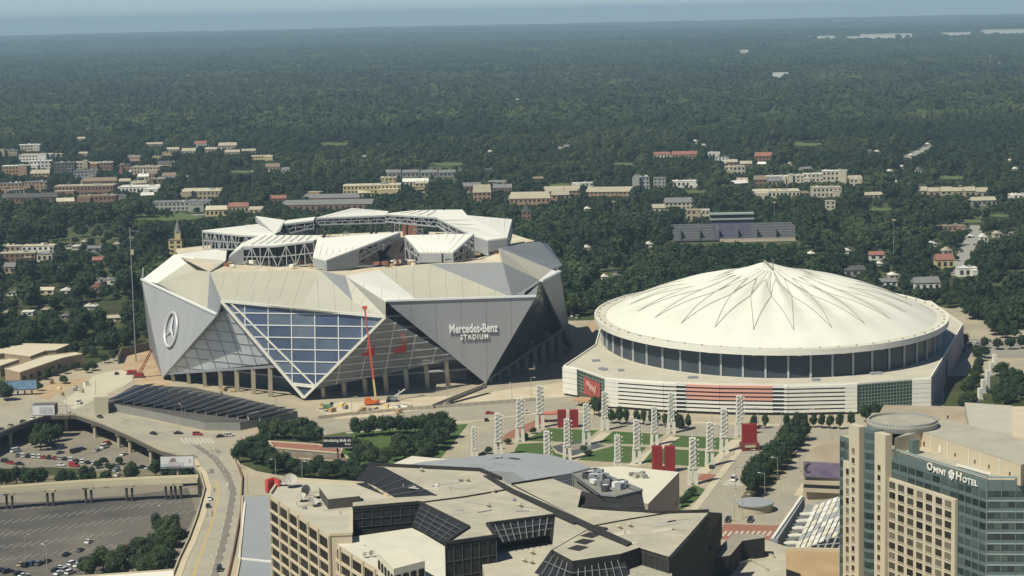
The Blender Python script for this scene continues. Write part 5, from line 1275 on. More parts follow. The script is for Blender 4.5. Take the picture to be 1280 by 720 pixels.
# patched and stained road surface on the viaduct
rr = random.Random(14); pm_ = [mat('patch_tar', (.20, .185, .15), .9, var=.2, scale=.5), mat('patch_new', (.46, .42, .32), .9), mat('patch_worn', (.28, .26, .20), .9, var=.3, scale=.4)]
for i in range(40):
    t_ = rr.random(); k = rr.randrange(len(BACK) - 4) + 1; a, b = P(*BACK[k]), P(*BACK[k + 1]); e_ = min(edge, key=lambda q_: (q_ - lerp(a, b, t_)).length); p = lerp(lerp(a, b, t_), e_, rr.uniform(.2, .8))
    d_ = (b - a).normalized(); s_ = V(-d_.y, d_.x, 0); w_, l_ = rr.uniform(.5, 1.8), rr.uniform(2, 11)
    MB().poly([p + d_ * sx * l_ / 2 + s_ * sy * w_ / 2 + Z * (.03 + i * .0004) for sx, sy in ((-1, -1), (1, -1), (1, 1), (-1, 1))]).build('road_patch', rr.choice(pm_), vi)
# ------------------------------------------------------------------ vehicles
CC = dict(white=(.72, .71, .66), black=(.016, .016, .017), silver=(.36, .37, .37), grey=(.12, .125, .13), red=(.36, .03, .025), blue=(.04, .075, .15), tan=(.40, .33, .21), yellow=(.62, .45, .08))
glass_c = mat('car_glass', (.018, .021, .024), .08, .6); tyre = mat('tyre_rubber', (.02, .02, .02), .9); lamp_m = mat('car_lamp', (.7, .68, .6), .3)
def car_body(kind, c):
    L_, W_, H_ = {'car': (4.6, 1.85, 1.45), 'suv': (4.9, 1.95, 1.8), 'van': (5.4, 2.0, 2.3)}[kind]
    prof = {'car': [(-.5, .22), (-.49, .55), (-.42, .62), (-.30, .66), (.18, .66), (.40, .58), (.49, .50), (.5, .22)], 'suv': [(-.5, .2), (-.5, .56), (-.46, .62), (.2, .62), (.42, .56), (.49, .48), (.5, .2)], 'van': [(-.5, .16), (-.5, .58), (.28, .58), (.45, .50), (.5, .42), (.5, .16)]}[kind]
    cab = {'car': [(-.34, .64), (-.22, .98), (.06, .98), (.22, .64)], 'suv': [(-.48, .60), (-.44, .98), (.08, .98), (.24, .60)], 'van': [(-.49, .56), (-.48, .99), (.22, .99), (.36, .56)]}[kind]
    m = MB()
    def ext(pr, w0, w1):
        n = len(pr); a = [(x * L_, -w0 / 2 if i < 1 or i == n - 1 else -w1 / 2, z * H_) for i, (x, z) in enumerate(pr)]; b = [(x, -y, z) for x, y, z in a]
        return MB().add(a + b, [list(range(n))[::-1], list(range(n, 2 * n))] + [[i, (i + 1) % n, n + (i + 1) % n, n + i] for i in range(n)])
    bm_ = ext(prof, W_, W_); top = [cab[1], cab[2]]
    g = MB(); n = 4; w0, w1 = W_ * .94, W_ * .78
    a = [(cab[0][0] * L_, -w0 / 2, cab[0][1] * H_), (cab[1][0] * L_, -w1 / 2, cab[1][1] * H_), (cab[2][0] * L_, -w1 / 2, cab[2][1] * H_), (cab[3][0] * L_, -w0 / 2, cab[3][1] * H_)]; b = [(x, -y, z) for x, y, z in a]
    g.add(a + b, [[3, 2, 1, 0], [4, 5, 6, 7], [0, 1, 5, 4], [2, 3, 7, 6]])
    r = MB().box(((cab[1][0] + cab[2][0]) / 2 * L_, 0, cab[1][1] * H_ + .02), ((cab[2][0] - cab[1][0]) * L_ + .1, w1 + .04, .08))
    if kind == 'van': r.box((-.15 * L_, 0, .78 * H_), (.62 * L_, W_ * .9, .36 * H_))
    pm = mat('car_paint_' + c, CC[c], .3, .5, coat=.5)
    return bm_.mesh('car_body', pm), g.mesh('car_window', glass_c), r.mesh('car_roof', pm), L_, W_
wheel_me = MB().tube((0, -.12, 0), (0, .12, 0), .34, n=12).mesh('wheel', tyre)
lamp_me = MB().box((0, 0, 0), (.1, .4, .18)).mesh('headlight', lamp_m)
CARS = {}
def car(p, ang, c, kind, label, group):
    k = (c, kind)
    if k not in CARS: CARS[k] = car_body(kind, c)
    bm_, g, r, L_, W_ = CARS[k]
    t = thing('car' if kind != 'van' else 'van', p, label, 'car' if kind != 'van' else 'van', group, rz=ang)
    place('body', bm_, parent=t); place('window', g, parent=t); place('roof', r, parent=t)
    for x in (-.31, .31):
        for s in (-1, 1): place('wheel', wheel_me, (x * L_, s * W_ * .46, .34), t)
    for s in (-1, 1): place('headlight', lamp_me, (L_ * .495, s * W_ * .33, .68), t)
def heading(x, y, dx, dy, z=0.0):
    a, b = P(x, y, z), P(x + dx, y + dy, z); return math.atan2(b.y - a.y, b.x - a.x)
def put(x, y, dx, dy, c, kind='car', z=0.0, where='', group='', flip=0):
    nm = {'car': 'car', 'suv': 'tall estate car', 'van': 'van'}[kind]
    car(P(x, y, z) + V(0, 0, .02), heading(x, y, dx, dy, z), c, kind, '%s %s %s' % (c, nm, where), group)
# gravel lot under the viaduct
gr = 'cars in the gravel lot under the viaduct'
cols = ['white', 'grey', 'black', 'silver', 'red', 'blue', 'black', 'white', 'silver', 'grey']
rr = random.Random(21)
for i in range(9): put(22 + i * 6.6, 570.5 + i * .45, 3, -8, ['grey', 'white', 'black', 'white', 'white', 'red', 'black', 'red', 'silver'][i], rr.choice(['car', 'suv']), GZ, 'in the first row of the gravel lot under the viaduct', gr)
for i in range(11): put(74 + i * 7.2, 573.5 + i * 1.15, 3, -8, ['silver', 'black', 'white', 'black', 'white', 'black', 'white', 'black', 'silver', 'white', 'grey'][i], rr.choice(['car', 'suv', 'car']), GZ, 'in the long second row of the gravel lot by the piers', gr)
for x, y, c, k in ((7, 578, 'black', 'suv'), (14, 580, 'red', 'car'), (24.5, 581, 'black', 'car')): put(x, y, 9, 1, c, k, GZ, 'parked apart at the grassy edge of the gravel lot', gr)
put(76, 582.5, 9, 1, 'white', 'car', GZ, 'alone on the grassy edge near the red van', gr); put(93, 583.5, 9, 1, 'red', 'van', GZ, 'on the grassy edge of the gravel lot', gr)
for x, y, c, k in ((20, 565, 'white', 'van'), (42, 556, 'tan', 'car'), (70, 562, 'black', 'suv'), (78, 561, 'blue', 'suv'), (75, 567, 'grey', 'car'), (94, 566, 'black', 'van'), (102, 563, 'blue', 'suv')): put(x, y, 9, -2, c, k, GZ, 'in the shade by the trees under the viaduct', gr)
for x, y, c, k in ((131, 560, 'white', 'van'), (134, 557, 'red', 'van'), (122, 564, 'silver', 'car'), (155, 569, 'white', 'car'), (146, 589, 'silver', 'car'), (148, 595, 'white', 'car'), (141, 583, 'grey', 'car'), (178, 585, 'black', 'car'), (186, 586, 'silver', 'car')): put(x, y, 9, -3, c, k, GZ, 'scattered between the piers and the railway', gr)
# big lot
g2 = 'cars in the marked car park'
for x, y, c, k in ((26, 707, 'tan', 'car'), (33, 708, 'black', 'suv'), (41, 706, 'blue', 'suv'), (49, 706, 'grey', 'suv'), (59, 703, 'black', 'car')): put(x, y, 8, -4.5, c, k, GZ, 'in the short row by a lamp in the marked car park', g2)
for x, y, c, k in ((83, 694.5, 'black', 'car'), (100, 689, 'grey', 'car'), (111, 678.5, 'white', 'car')): put(x, y, 8, -4.5, c, k, GZ, 'out in the open of the marked car park', g2)
for x, y, c, k in ((129, 692, 'silver', 'suv'), (132, 697, 'red', 'car'), (118, 696, 'silver', 'car'), (136, 693, 'blue', 'car'), (161, 685, 'red', 'suv'), (172, 681, 'grey', 'car'), (104, 701, 'black', 'car'), (110, 700, 'grey', 'car'), (91, 706, 'white', 'suv'), (98, 708, 'white', 'car'), (76, 711, 'white', 'car'), (82, 714, 'silver', 'suv'), (88, 717, 'white', 'suv'), (74, 718, 'white', 'car'), (70, 714, 'black', 'car')): put(x, y, 8, -3, c, k, GZ, 'packed along the tree bank of the car park', g2)
for x, y, c, k in ((3, 714, 'black', 'car'), (10, 716, 'black', 'suv'), (24, 718, 'black', 'car'), (30, 721, 'white', 'car')): put(x, y, 8, -2, c, k, GZ, 'by the exit lane of the marked car park', g2)
# roads
g3 = 'traffic on the viaduct and streets'
for x, y, dx, dy, c, k, wh in ((29, 529, 9, -5, 'black', 'suv', 'on the viaduct beside the white billboard'), (41, 524, 9, -5, 'white', 'car', 'ahead of the black car by the white billboard'), (13, 533, 9, -5, 'tan', 'car', 'on the viaduct near the orange plant'), (2, 538, 9, -5, 'black', 'car', 'following the tan car on the viaduct'), (87, 518, 9, 1, 'white', 'car', 'turning at the ramp foot'), (125, 522, 9, 3, 'black', 'car', 'passing the garage corner'), (99, 504.5, 4, -4, 'white', 'van', 'climbing the pale ramp road'), (146, 468, 4, -4, 'black', 'car', 'at the top of the pale ramp road'),
    (192, 543, 9, 2, 'black', 'car', 'approaching the bend on the viaduct'), (223, 542.5, 9, 0, 'black', 'car', 'passing under the garage wall'), (247, 544, 9, 0, 'red', 'suv', 'beside the crossing at the bend'), (276, 546.5, 9, -1, 'black', 'car', 'just behind the white pick-up at the bend'), (287, 545.5, 9, -1, 'white', 'suv', 'heading out of the bend along the street'), (262, 624.5, 1, -9, 'white', 'car', 'on the descending arm of the viaduct'), (260, 634, -1, 9, 'black', 'car', 'just below the white car on the descending arm'), (274.5, 713, -2, 9, 'black', 'suv', 'low down on the descending arm of the viaduct'),
    (612, 517.5, 9, -.5, 'red', 'car', 'on the street in front of the stadium'), (655, 517, 9, -.5, 'white', 'van', 'on the street before the light towers'), (608, 526, 2, -6, 'black', 'car', 'on the side street by the red path'), (965, 554, -5, 7, 'black', 'car', 'on the avenue past the red gateway'), (941, 576, -5, 7, 'black', 'car', 'half way down the avenue'), (917, 601, -5, 7, 'white', 'van', 'waiting at the avenue crossing'), (890, 585, 5, -6, 'black', 'car', 'parked along the park edge of the avenue'), (951, 568, -5, 7, 'tan', 'car', 'under the median trees'), (910, 652, -5, 6, 'black', 'suv', 'on the red crossing by the black glass roof'), (938, 652, -5, 6, 'black', 'suv', 'on the red crossing by the kiosk'), (951, 535, 9, .5, 'silver', 'car', 'crossing behind the red gateway'), (846, 534, 9, .5, 'black', 'car', 'on the street below the dome'), (1235, 470, 5, -4, 'red', 'car', 'by the pylons beside the dome'), (1205, 440, 9, 1, 'red', 'suv', 'on the street behind the dome')):
    put(x, y, dx, dy, c, k, 0, wh, g3)
g4 = 'cars in the lot behind the dome'
sheet('rear_car_park', px((1195, 424), (1300, 424), (1300, 448), (1195, 446)), .010, mat('lot_grey', (.30, .28, .225), .9, var=.2, scale=.05))
for i in range(16): put(1207 + i * 5 + (i % 3), 427 + (i % 2) * 4.2, 1, -3, rr.choice(cols), rr.choice(['car', 'suv']), 0, 'in the car park between trees behind the dome', g4)
for i, (x, y) in enumerate(((714, 390), (720, 388), (726, 392), (716, 396), (722, 398), (732, 386))): put(x, y, 4, -2, ['white', 'silver', 'white', 'white', 'silver', 'white'][i], 'van', 0, 'in the yard between the two stadiums', 'vans in the yard behind the stadium')
# ------------------------------------------------------------------ street lamps
def lamp():
    t = thing('street_lamp', (0, 0, 0), 'slim grey street lamp with a single arm at the kerb', 'street lamp', 'street lamps along the roads')
    MB().tube((0, 0, 0), (0, 0, 9.5), .16, .1, 6).build('pole', mat('lamp_grey', (.36, .35, .31), .6), t); MB().tube((0, 0, 0), (0, 0, .7), .3, n=6).build('base', concrete, t); MB().bar((0, 0, 9.4), (2.2, 0, 9.8), .14).build('arm', MATS['lamp_grey'], t); MB().box((2.4, 0, 9.75), (1.0, .4, .2)).build('lamp_head', white_steel, t)
    return t
l0 = lamp()
LS = [(928, 648, 0), (918, 652, 0), (972, 600, 0), (1000, 590, 0), (939, 588, 0), (919, 612, 0), (905, 572, 0), (956, 620, 0), (345, 600, 0), (378, 603, 0), (440, 520, 0), (500, 513, 0), (560, 506, 0), (640, 500, 0), (664, 494, 0), (830, 534, 0), (890, 538, 0), (948, 534, 0), (977, 533, 0), (1010, 536, 0), (158, 505, 0), (228, 530, 0), (84, 520, 0), (120, 497, 0), (310, 620, 0), (32, 700, GZ), (59, 712, GZ), (207, 660, GZ), (285, 512, 0), (345, 514, 0), (1040, 560, 0), (1036, 612, 0)]
for i, (x, y, z) in enumerate(LS):
    t = l0 if i == 0 else copy_tree(l0); t.location = P(x, y, z); t.rotation_euler.z = (i * 1.3) % 6.28
    if z < 0: t['label'] = 'street lamp standing among the marked bays of the sunken car park'; t['group'] = 'lamps in the sunken car park'
# ------------------------------------------------------------------ houses, halls and schools beyond the stadiums
KEEP = []; CLEAR = [(-95, 1175, 150), (-40, 1200, 120), (150, 1118, 148), (-300, 1105, 70), (-130, 1290, 60)]
WM = dict(cream=(.55, .50, .38), white=(.72, .70, .62), brick=(.28, .165, .115), orange=(.39, .26, .165), tan=(.42, .35, .24), grey=(.30, .30, .28), yellow=(.56, .46, .24), pink=(.44, .30, .24), dark=(.12, .12, .115), concrete=(.40, .39, .34))
RM = dict(grey=(.20, .20, .19), white=(.70, .68, .60), tan=(.42, .37, .27), red=(.29, .14, .10), dark=(.10, .10, .10), brown=(.25, .19, .13), sand=(.56, .50, .36))
fw = mat('far_window', (.035, .038, .042), .2, .5)
def wm(c): return mat('far_wall_' + c, WM[c], .9, .15, var=.12, scale=.15)
def rm(c): return mat('far_roof_' + c, RM[c], .9, .15, var=.15, scale=.1)
def far(x0, x1, yt, yb, wall, roof, kind, label, group=None, depth=None, name='building', rows=0, ang=None, seen=1.0):
    c = TP((x0 + x1) / 2, yb); s = c.y / FPX; w = (x1 - x0) * s; h = max(2.5, (yb - yt) * s * .97); a = random.uniform(-.12, .12) if ang is None else ang
    if kind == 'gable': hw = h * .62
    else:
        hw = h
    d = depth or max(8, min(w * .5, 24)); 
    if kind == 'flat': hw = max(2.6, h - d * (200 - c.z) / c.y * .9)
    t = thing(name, c, label, {'house': 'house', 'church': 'church', 'apartment_block': 'apartment block', 'school': 'school', 'warehouse': 'warehouse'}.get(name, 'building'), group, rz=a)
    B = lambda m_, nm, mt: place(nm, m_.mesh(nm, mt), parent=t)
    yc = d / 2
    B(MB().box((0, yc, hw / 2 - .5), (w, d, hw + 1)), 'wall', wm(wall))
    if kind == 'gable':
        m = MB(); e = .5; z0, z1 = hw - .05, h; x, y = w / 2 + e, d / 2 + e
        if w >= d: m.add([(-x, yc - y, z0), (x, yc - y, z0), (x, yc + y, z0), (-x, yc + y, z0), (-x * .92, yc, z1), (x * .92, yc, z1)], [[0, 1, 5, 4], [2, 3, 4, 5], [1, 2, 5], [3, 0, 4], [3, 2, 1, 0]])
        else: m.add([(-x, yc - y, z0), (x, yc - y, z0), (x, yc + y, z0), (-x, yc + y, z0), (0, yc - y * .92, z1), (0, yc + y * .92, z1)], [[0, 1, 4], [1, 2, 5, 4], [2, 3, 5], [3, 0, 4, 5], [3, 2, 1, 0]])
        rf = B(m, 'roof', rm(roof)); 
        place('chimney', MB().box((w * .22, yc, h + .3), (.9, .9, 1.8)).mesh('chimney', wm('brick')), parent=rf)
    else:
        B(MB().box((0, yc, hw + .15), (w + .5, d + .5, .5)), 'roof', rm(roof))
        if w > 18: B(MB().box((w * .2, yc, hw + 1.1), (w * .12, 3, 1.8)), 'roof_cabin', wm('grey'))
    if w > 14 and kind == 'flat' and seen == 1:
        s_ = random.choice((-1, 1)); ww, dd, hh = w * random.uniform(.2, .36), d * random.uniform(.3, .6), hw * random.uniform(.55, 1.25)
        B(MB().box((s_ * w * .3, -dd / 2 + .4, hh / 2 - .5), (ww, dd, hh + 1)), 'wing', wm(wall)); B(MB().box((s_ * w * .3, -dd / 2 + .4, hh + .2), (ww + .4, dd + .4, .45)), 'wing_roof', rm(roof))
        for _ in range(3): B(MB().box((random.uniform(-.4, .4) * w, yc + random.uniform(-.3, .3) * d, hw + .9), (random.uniform(1.2, 3), random.uniform(1.2, 2.6), random.uniform(.8, 1.8))), 'roof_unit', wm(random.choice(['grey', 'white', 'tan'])))
    nr = rows or max(1, int(hw / 3.6)); nc = max(2, min(16, int(w / 4.2)))
    wme = MB().box((0, 0, 0), (w / nc * .5, .12, hw / nr * .48)).mesh('window', fw)
    for r in range(nr):
        for k in range(nc): place('window', wme, (-w / 2 + w * (k + .5) / nc, -.05, hw * (r + .52) / nr), t)
    KEEP.append((x0 + (x1 - x0) * .12, x1 - (x1 - x0) * .12, yt, yb - (yb - yt) * (.34 if seen == 1 else .5), c.y))
    CLEAR.append((c.x, c.y + d / 2, max(w * .55, d * .75)))
    return t, w, h, d
F = far
F(23, 53, 180, 192, 'cream', 'white', 'flat', 'cream apartment block highest up the slope of the brick college quarter', name='apartment_block')
F(0, 22, 187, 198, 'tan', 'grey', 'flat', 'low tan block with a grey roof next to the cream apartments')
F(24, 64, 192, 205, 'white', 'sand', 'flat', 'white apartment row with small dark windows above the brick college', name='apartment_block')
F(38, 65, 200, 214, 'white', 'white', 'flat', 'white block with a bright slab end among brick college halls')
F(3, 36, 206, 221, 'orange', 'white', 'flat', 'orange brick hall with a white roof in the college quarter', name='school')
F(38, 62, 212, 224, 'orange', 'tan', 'gable', 'small orange brick wing with a pitched tan roof in the college quarter', name='school')
F(68, 94, 202, 222, 'dark', 'grey', 'flat', 'dark grey clad hall between the white slab and brick halls')
F(91, 112, 202, 215, 'tan', 'white', 'flat', 'tan hall with a pale roof in the college quarter')
F(113, 141, 202, 217, 'brick', 'sand', 'flat', 'brick hall with a pale top storey in the college quarter', name='school')
F(92, 124, 212, 225, 'grey', 'grey', 'flat', 'low grey hall in front of the pale topped brick hall')
F(148, 164, 205, 217, 'brick', 'dark', 'flat', 'dark red brick block beside the tan college houses', name='school')
F(163, 200, 207, 221, 'tan', 'tan', 'flat', 'wide tan college house with rows of windows')
F(0, 28, 228, 241, 'orange', 'grey', 'flat', 'orange brick end wing of the long low college hall', name='school')
F(30, 60, 226, 240, 'orange', 'grey', 'flat', 'orange brick middle of the long low college hall with a grey roof', name='school')
F(103, 146, 222, 233, 'brick', 'brown', 'gable', 'brick hall with dormers and a long brown pitched roof', name='school')
F(68, 142, 230, 245, 'brick', 'tan', 'flat', 'long brick college hall with two rows of pale windows', name='school', rows=2)
F(97, 145, 243, 257, 'brick', 'brown', 'flat', 'deep red brick college hall lowest down the slope', name='school', rows=2)
F(0, 72, 242, 254, 'brick', 'dark', 'gable', 'long dark brick range with a dark pitched roof behind trees', name='school', seen=0)
F(147, 204, 231, 241, 'white', 'white', 'flat', 'broad bright white flat roof hall below the cupola', depth=30)
F(187, 202, 223, 233, 'brick', 'tan', 'flat', 'small brick block beside the bright white flat roof', name='school')
t, w, h, d = F(172, 186, 217, 226, 'cream', 'white', 'gable', 'cream chapel with a small white cupola above the bright white roof', name='church'); place('cupola', MB().tube((0, 4, h), (0, 4, h + 6), 1.6, .4, 8).mesh('cupola', white_paint), parent=t)
F(223, 279, 235, 250, 'tan', 'sand', 'flat', 'broad brown-walled hall with a flat sand roof', depth=40)
t, w, h, d = F(189, 263, 250, 263, 'concrete', 'grey', 'flat', 'grey open parking deck behind a row of trees', rows=2)
F(257, 284, 257, 270, 'yellow', 'sand', 'gable', 'pale yellow house with a sand roof beside the parking deck', name='house')
F(285, 311, 253, 266, 'tan', 'red', 'gable', 'tan house with a red roof above the stadium', name='house')
F(311, 330, 258, 268, 'yellow', 'tan', 'gable', 'yellow house next to the red-roofed house above the stadium', name='house')
F(243, 261, 176, 185, 'white', 'red', 'gable', 'white house with an orange-red roof on the wooded slope', name='house')
g_ = 'pale houses on the wooded slope'
for x0, x1, yt, yb in ((208, 224, 184, 191), (227, 245, 185, 194), (256, 272, 184, 190), (273, 296, 178, 188), (281, 300, 187, 195), (300, 320, 186, 192), (96, 108, 171, 176), (182, 205, 178, 183)): F(x0, x1, yt, yb, 'cream', 'tan', 'gable', 'cream house with a tan roof among trees on the far slope', g_, name='house')
F(108, 126, 160, 172, 'pink', 'red', 'flat', 'pink-roofed square house alone high on the wooded slope', name='house')
F(311, 345, 194, 202, 'yellow', 'sand', 'flat', 'long low yellow hall on the wooded slope')
F(332, 350, 204, 215, 'tan', 'brown', 'gable', 'brown gabled house below the long yellow hall', name='house'); F(352, 362, 209, 216, 'white', 'grey', 'gable', 'small white house beside the brown gabled house', name='house')
F(429, 501, 229, 247, 'yellow', 'sand', 'flat', 'yellow banded office block behind the open roof petals', rows=3, depth=26); F(476, 496, 221, 231, 'yellow', 'sand', 'flat', 'yellow stair tower on the yellow banded office block')
F(378, 450, 243, 254, 'brick', 'grey', 'gable', 'upper range of the brick school with a long grey roof', name='school'); F(350, 470, 250, 264, 'brick', 'grey', 'gable', 'lower range of the brick school with a long grey roof behind the stadium', name='school'); F(337, 358, 244, 254, 'brick', 'red', 'gable', 'small building with a bright red roof at the end of the brick school')
for i in range(4): F(480 + i * 23, 501 + i * 23, 212, 221, 'grey', 'grey', 'gable', 'grey-roofed town house with white dormers above the yellow office', 'grey town houses', name='house')
F(502, 536, 223, 233, 'cream', 'white', 'gable', 'cream terrace with a white roof right of the yellow office', name='house')
F(577, 602, 228, 240, 'brick', 'grey', 'gable', 'brick hall with a steep gable behind the trees', name='school'); F(592, 614, 230, 256, 'orange', 'tan', 'gable', 'tall orange brick gabled hall above the right roof petal', name='school'); F(616, 640, 230, 242, 'brick', 'grey', 'gable', 'brick wing with a grey roof beside the tall gabled hall', name='school')
F(637, 688, 240, 260, 'orange', 'tan', 'gable', 'long orange brick hall with tall windows behind the stadium wing', name='school', rows=2); F(690, 712, 236, 255, 'orange', 'tan', 'gable', 'orange brick end bay half hidden by trees', name='school', seen=0)
F(676, 730, 233, 247, 'orange', 'tan', 'gable', 'long tan roofed hall with white chimneys', name='school'); F(732, 794, 234, 248, 'orange', 'tan', 'gable', 'long tan roofed hall reaching to the concrete tower blocks', name='school')
t, w, h, d = F(653, 664, 262, 281, 'brick', 'grey', 'flat', 'red brick bell tower with a dark pointed cap rising from the trees', name='church', depth=8); place('spire', MB().tube((0, 4, h), (0, 4, h + 9), 3.2, .1, 8).mesh('spire', rm('dark')), parent=t)
F(792, 812, 220, 240, 'concrete', 'grey', 'flat', 'left slab of the pair of pale concrete tower blocks', name='apartment_block', rows=4, depth=12); F(817, 832, 221, 238, 'concrete', 'grey', 'flat', 'right slab of the pair of pale concrete tower blocks', name='apartment_block', rows=4, depth=12)
F(841, 873, 225, 234, 'white', 'white', 'flat', 'low white roofed hall right of the concrete tower blocks'); F(716, 742, 228, 233, 'white', 'white', 'flat', 'low white hall above the white chimneys')
F(813, 838, 190, 198, 'white', 'red', 'gable', 'white hall with an orange-red roof far up the slope'); F(840, 873, 189, 199, 'orange', 'red', 'gable', 'wide red-roofed hall far up the slope')
for x0, x1, yt, yb, a_, b_, lb in ((906, 932, 207, 219, 'cream', 'sand', 'cream block with dark brick end above the small wood'), (908, 922, 199, 208, 'brick', 'tan', 'small brick block behind the cream one'), (925, 940, 201, 210, 'brick', 'tan', 'brick house beside the red-roofed house'), (944, 966, 190, 203, 'brick', 'red', 'brick house with a wide red roof'), (943, 958, 219, 233, 'brick', 'brown', 'brown brick house left of the cream apartments'), (885, 900, 190, 197, 'white', 'white', 'small white house by the red-roofed hall'), (921, 935, 222, 233, 'yellow', 'tan', 'small yellow house below the cream block')): F(x0, x1, yt, yb, a_, b_, 'flat' if b_ in ('sand', 'white') else 'gable', lb, name='house')
for i, (x0, x1, yt, yb) in enumerate(((958, 985, 219, 232), (984, 1006, 218, 232), (1004, 1030, 216, 232), (1028, 1059, 212, 232))): F(x0, x1, yt, yb, 'cream', 'white', 'flat', 'cream flat-roofed apartment block in the long row on the slope', 'row of cream apartment blocks', name='apartment_block', rows=3, ang=-.1)
F(940, 1000, 236, 247, 'cream', 'sand', 'flat', 'broad sand-roofed hall below the row of cream apartment blocks', depth=30); F(1016, 1052, 232, 252, 'cream', 'tan', 'flat', 'lower cream apartment wing stepping down the slope', name='apartment_block', depth=20); F(1062, 1078, 223, 233, 'cream', 'sand', 'flat', 'separate cream block at the end of the apartment row', name='apartment_block'); F(1032, 1044, 250, 266, 'cream', 'tan', 'flat', 'small sand-coloured block at the foot of the lower wing')
for i in range(6): F(1146 + i * 15, 1160 + i * 15, 233 + (i % 2), 246 + i % 3, 'tan', 'tan', 'gable', 'tan terrace house in the row on the right slope', 'row of tan terrace houses', name='house')
F(1215, 1246, 246, 257, 'grey', 'tan', 'gable', 'wide tan-roofed house below the terrace row', name='house'); F(1080, 1104, 240, 249, 'tan', 'tan', 'gable', 'lone tan-roofed house left of the terrace row', name='house'); F(1256, 1290, 242, 249, 'white', 'white', 'flat', 'white hall beyond the terrace row')
F(1172, 1209, 281, 289, 'pink', 'brown', 'flat', 'long low pink-walled building by the straight street')
F(1170, 1193, 317, 336, 'yellow', 'red', 'gable', 'yellow house with a red roof near the foot of the straight street', name='house'); F(1179, 1191, 309, 320, 'cream', 'tan', 'gable', 'cream house behind the yellow house', name='house'); F(1198, 1222, 333, 346, 'white', 'white', 'flat', 'white flat-roofed house near the foot of the straight street', name='house'); F(1087, 1106, 314, 325, 'white', 'red', 'gable', 'white house with a rusty roof above the dome', name='house')
F(1056, 1082, 332, 346, 'grey', 'dark', 'gable', 'dark-roofed grey house just over the dome', name='house'); F(1098, 1122, 348, 358, 'white', 'grey', 'gable', 'white house with a grey hipped roof by the rim of the dome', name='house'); F(1143, 1176, 346, 364, 'white', 'grey', 'gable', 'large white and grey house right of the dome', name='house'); F(1112, 1124, 341, 348, 'cream', 'white', 'gable', 'small cream house above the rim of the dome', name='house'); F(1162, 1172, 302, 308, 'white', 'white', 'gable', 'small white house left of the straight street', name='house'); F(1225, 1235, 292, 303, 'white', 'white', 'gable', 'bright white house right of the straight street', name='house'); F(1243, 1254, 289, 297, 'cream', 'tan', 'gable', 'cream house at the dark wood right of the street', name='house')
F(831, 868, 247, 262, 'cream', 'grey', 'gable', 'house with a grey-green roof above the sports ground', name='house'); F(812, 831, 255, 267, 'cream', 'tan', 'gable', 'cream house beside the grey-green roof', name='house')
F(858, 877, 261, 275, 'tan', 'tan', 'flat', 'tan block behind the sports stand'); F(877, 887, 261, 275, 'cream', 'white', 'flat', 'narrow cream block behind the sports stand')
# left foreground wood: scattered roofs
F(27, 68, 305, 320, 'white', 'sand', 'flat', 'white-sided depot with a long roof at the wood edge', name='warehouse'); F(0, 26, 306, 320, 'tan', 'sand', 'flat', 'flat sand-roofed depot beside the white-sided one', name='warehouse'); F(0, 44, 314, 328, 'brick', 'tan', 'flat', 'red brick front of the depot', name='warehouse'); F(46, 66, 316, 327, 'cream', 'grey', 'flat', 'pale annex right of the red brick depot')
F(5, 19, 328, 342, 'tan', 'grey', 'gable', 'tan hip-roofed house below the brick depot', name='house')
F(115, 131, 321, 331, 'orange', 'red', 'gable', 'house with an orange-red roof in the left wood', name='house'); F(118, 145, 348, 356, 'white', 'grey', 'flat', 'pale flat roof beside the brown gable in the left wood'); F(113, 125, 354, 366, 'pink', 'red', 'gable', 'brown-pink gabled house in the left wood', name='house')
F(48, 67, 359, 368, 'cream', 'sand', 'gable', 'sand-roofed house in the left wood', name='house'); F(76, 89, 360, 368, 'white', 'white', 'gable', 'pale-roofed house beside the sand-roofed one', name='house'); F(9, 21, 363, 370, 'white', 'grey', 'gable', 'white house at the left of the wood', name='house'); F(27, 41, 388, 395, 'white', 'white', 'flat', 'white flat-roofed garage in the left wood'); F(133, 152, 394, 402, 'cream', 'tan', 'gable', 'tan-roofed house by the thin mast', name='house'); F(76, 87, 392, 399, 'grey', 'grey', 'gable', 'grey house deep in the left wood', name='house'); F(108, 126, 307, 315, 'grey', 'grey', 'gable', 'long grey roof above the orange-red one', name='house')
g_ = 'small pale houses in the wood'
for x, y in ((86, 308), (94, 309), (163, 299), (145, 306), (104, 303), (55, 388), (110, 384), (116, 384), (7, 391), (455, 196), (613, 190), (700, 186), (708, 184), (640, 246), (734, 310), (812, 306), (756, 347), (770, 345), (735, 262), (1088, 190), (1097, 190), (1140, 195), (1128, 209), (1148, 213), (1121, 228), (1113, 215), (1263, 201), (1270, 212), (1160, 181), (988, 205), (870, 177), (880, 182), (1014, 318), (1060, 314), (1100, 330), (1215, 296), (1265, 293), (640, 127), (646, 126), (692, 106), (735, 107), (743, 108), (787, 99), (806, 109), (636, 130), (310, 128), (55, 86), (106, 84), (1130, 125), (1007, 147), (889, 153), (70, 134), (115, 135)):
    s = (2.2 if y < 140 else (3.0 if y < 240 else 3.8)) * random.uniform(.7, 1.25); F(x - s, x + s, y - s * .9, y + s * .7, random.choice(['white', 'white', 'cream', 'grey']), random.choice(['white', 'white', 'sand', 'grey']), 'gable', 'small pale house showing between the tree crowns', g_, name='house', seen=0)
for x, y in ((140, 15), (424, 161), (311, 128), (1277, 140)): pass
rq = random.Random(77)
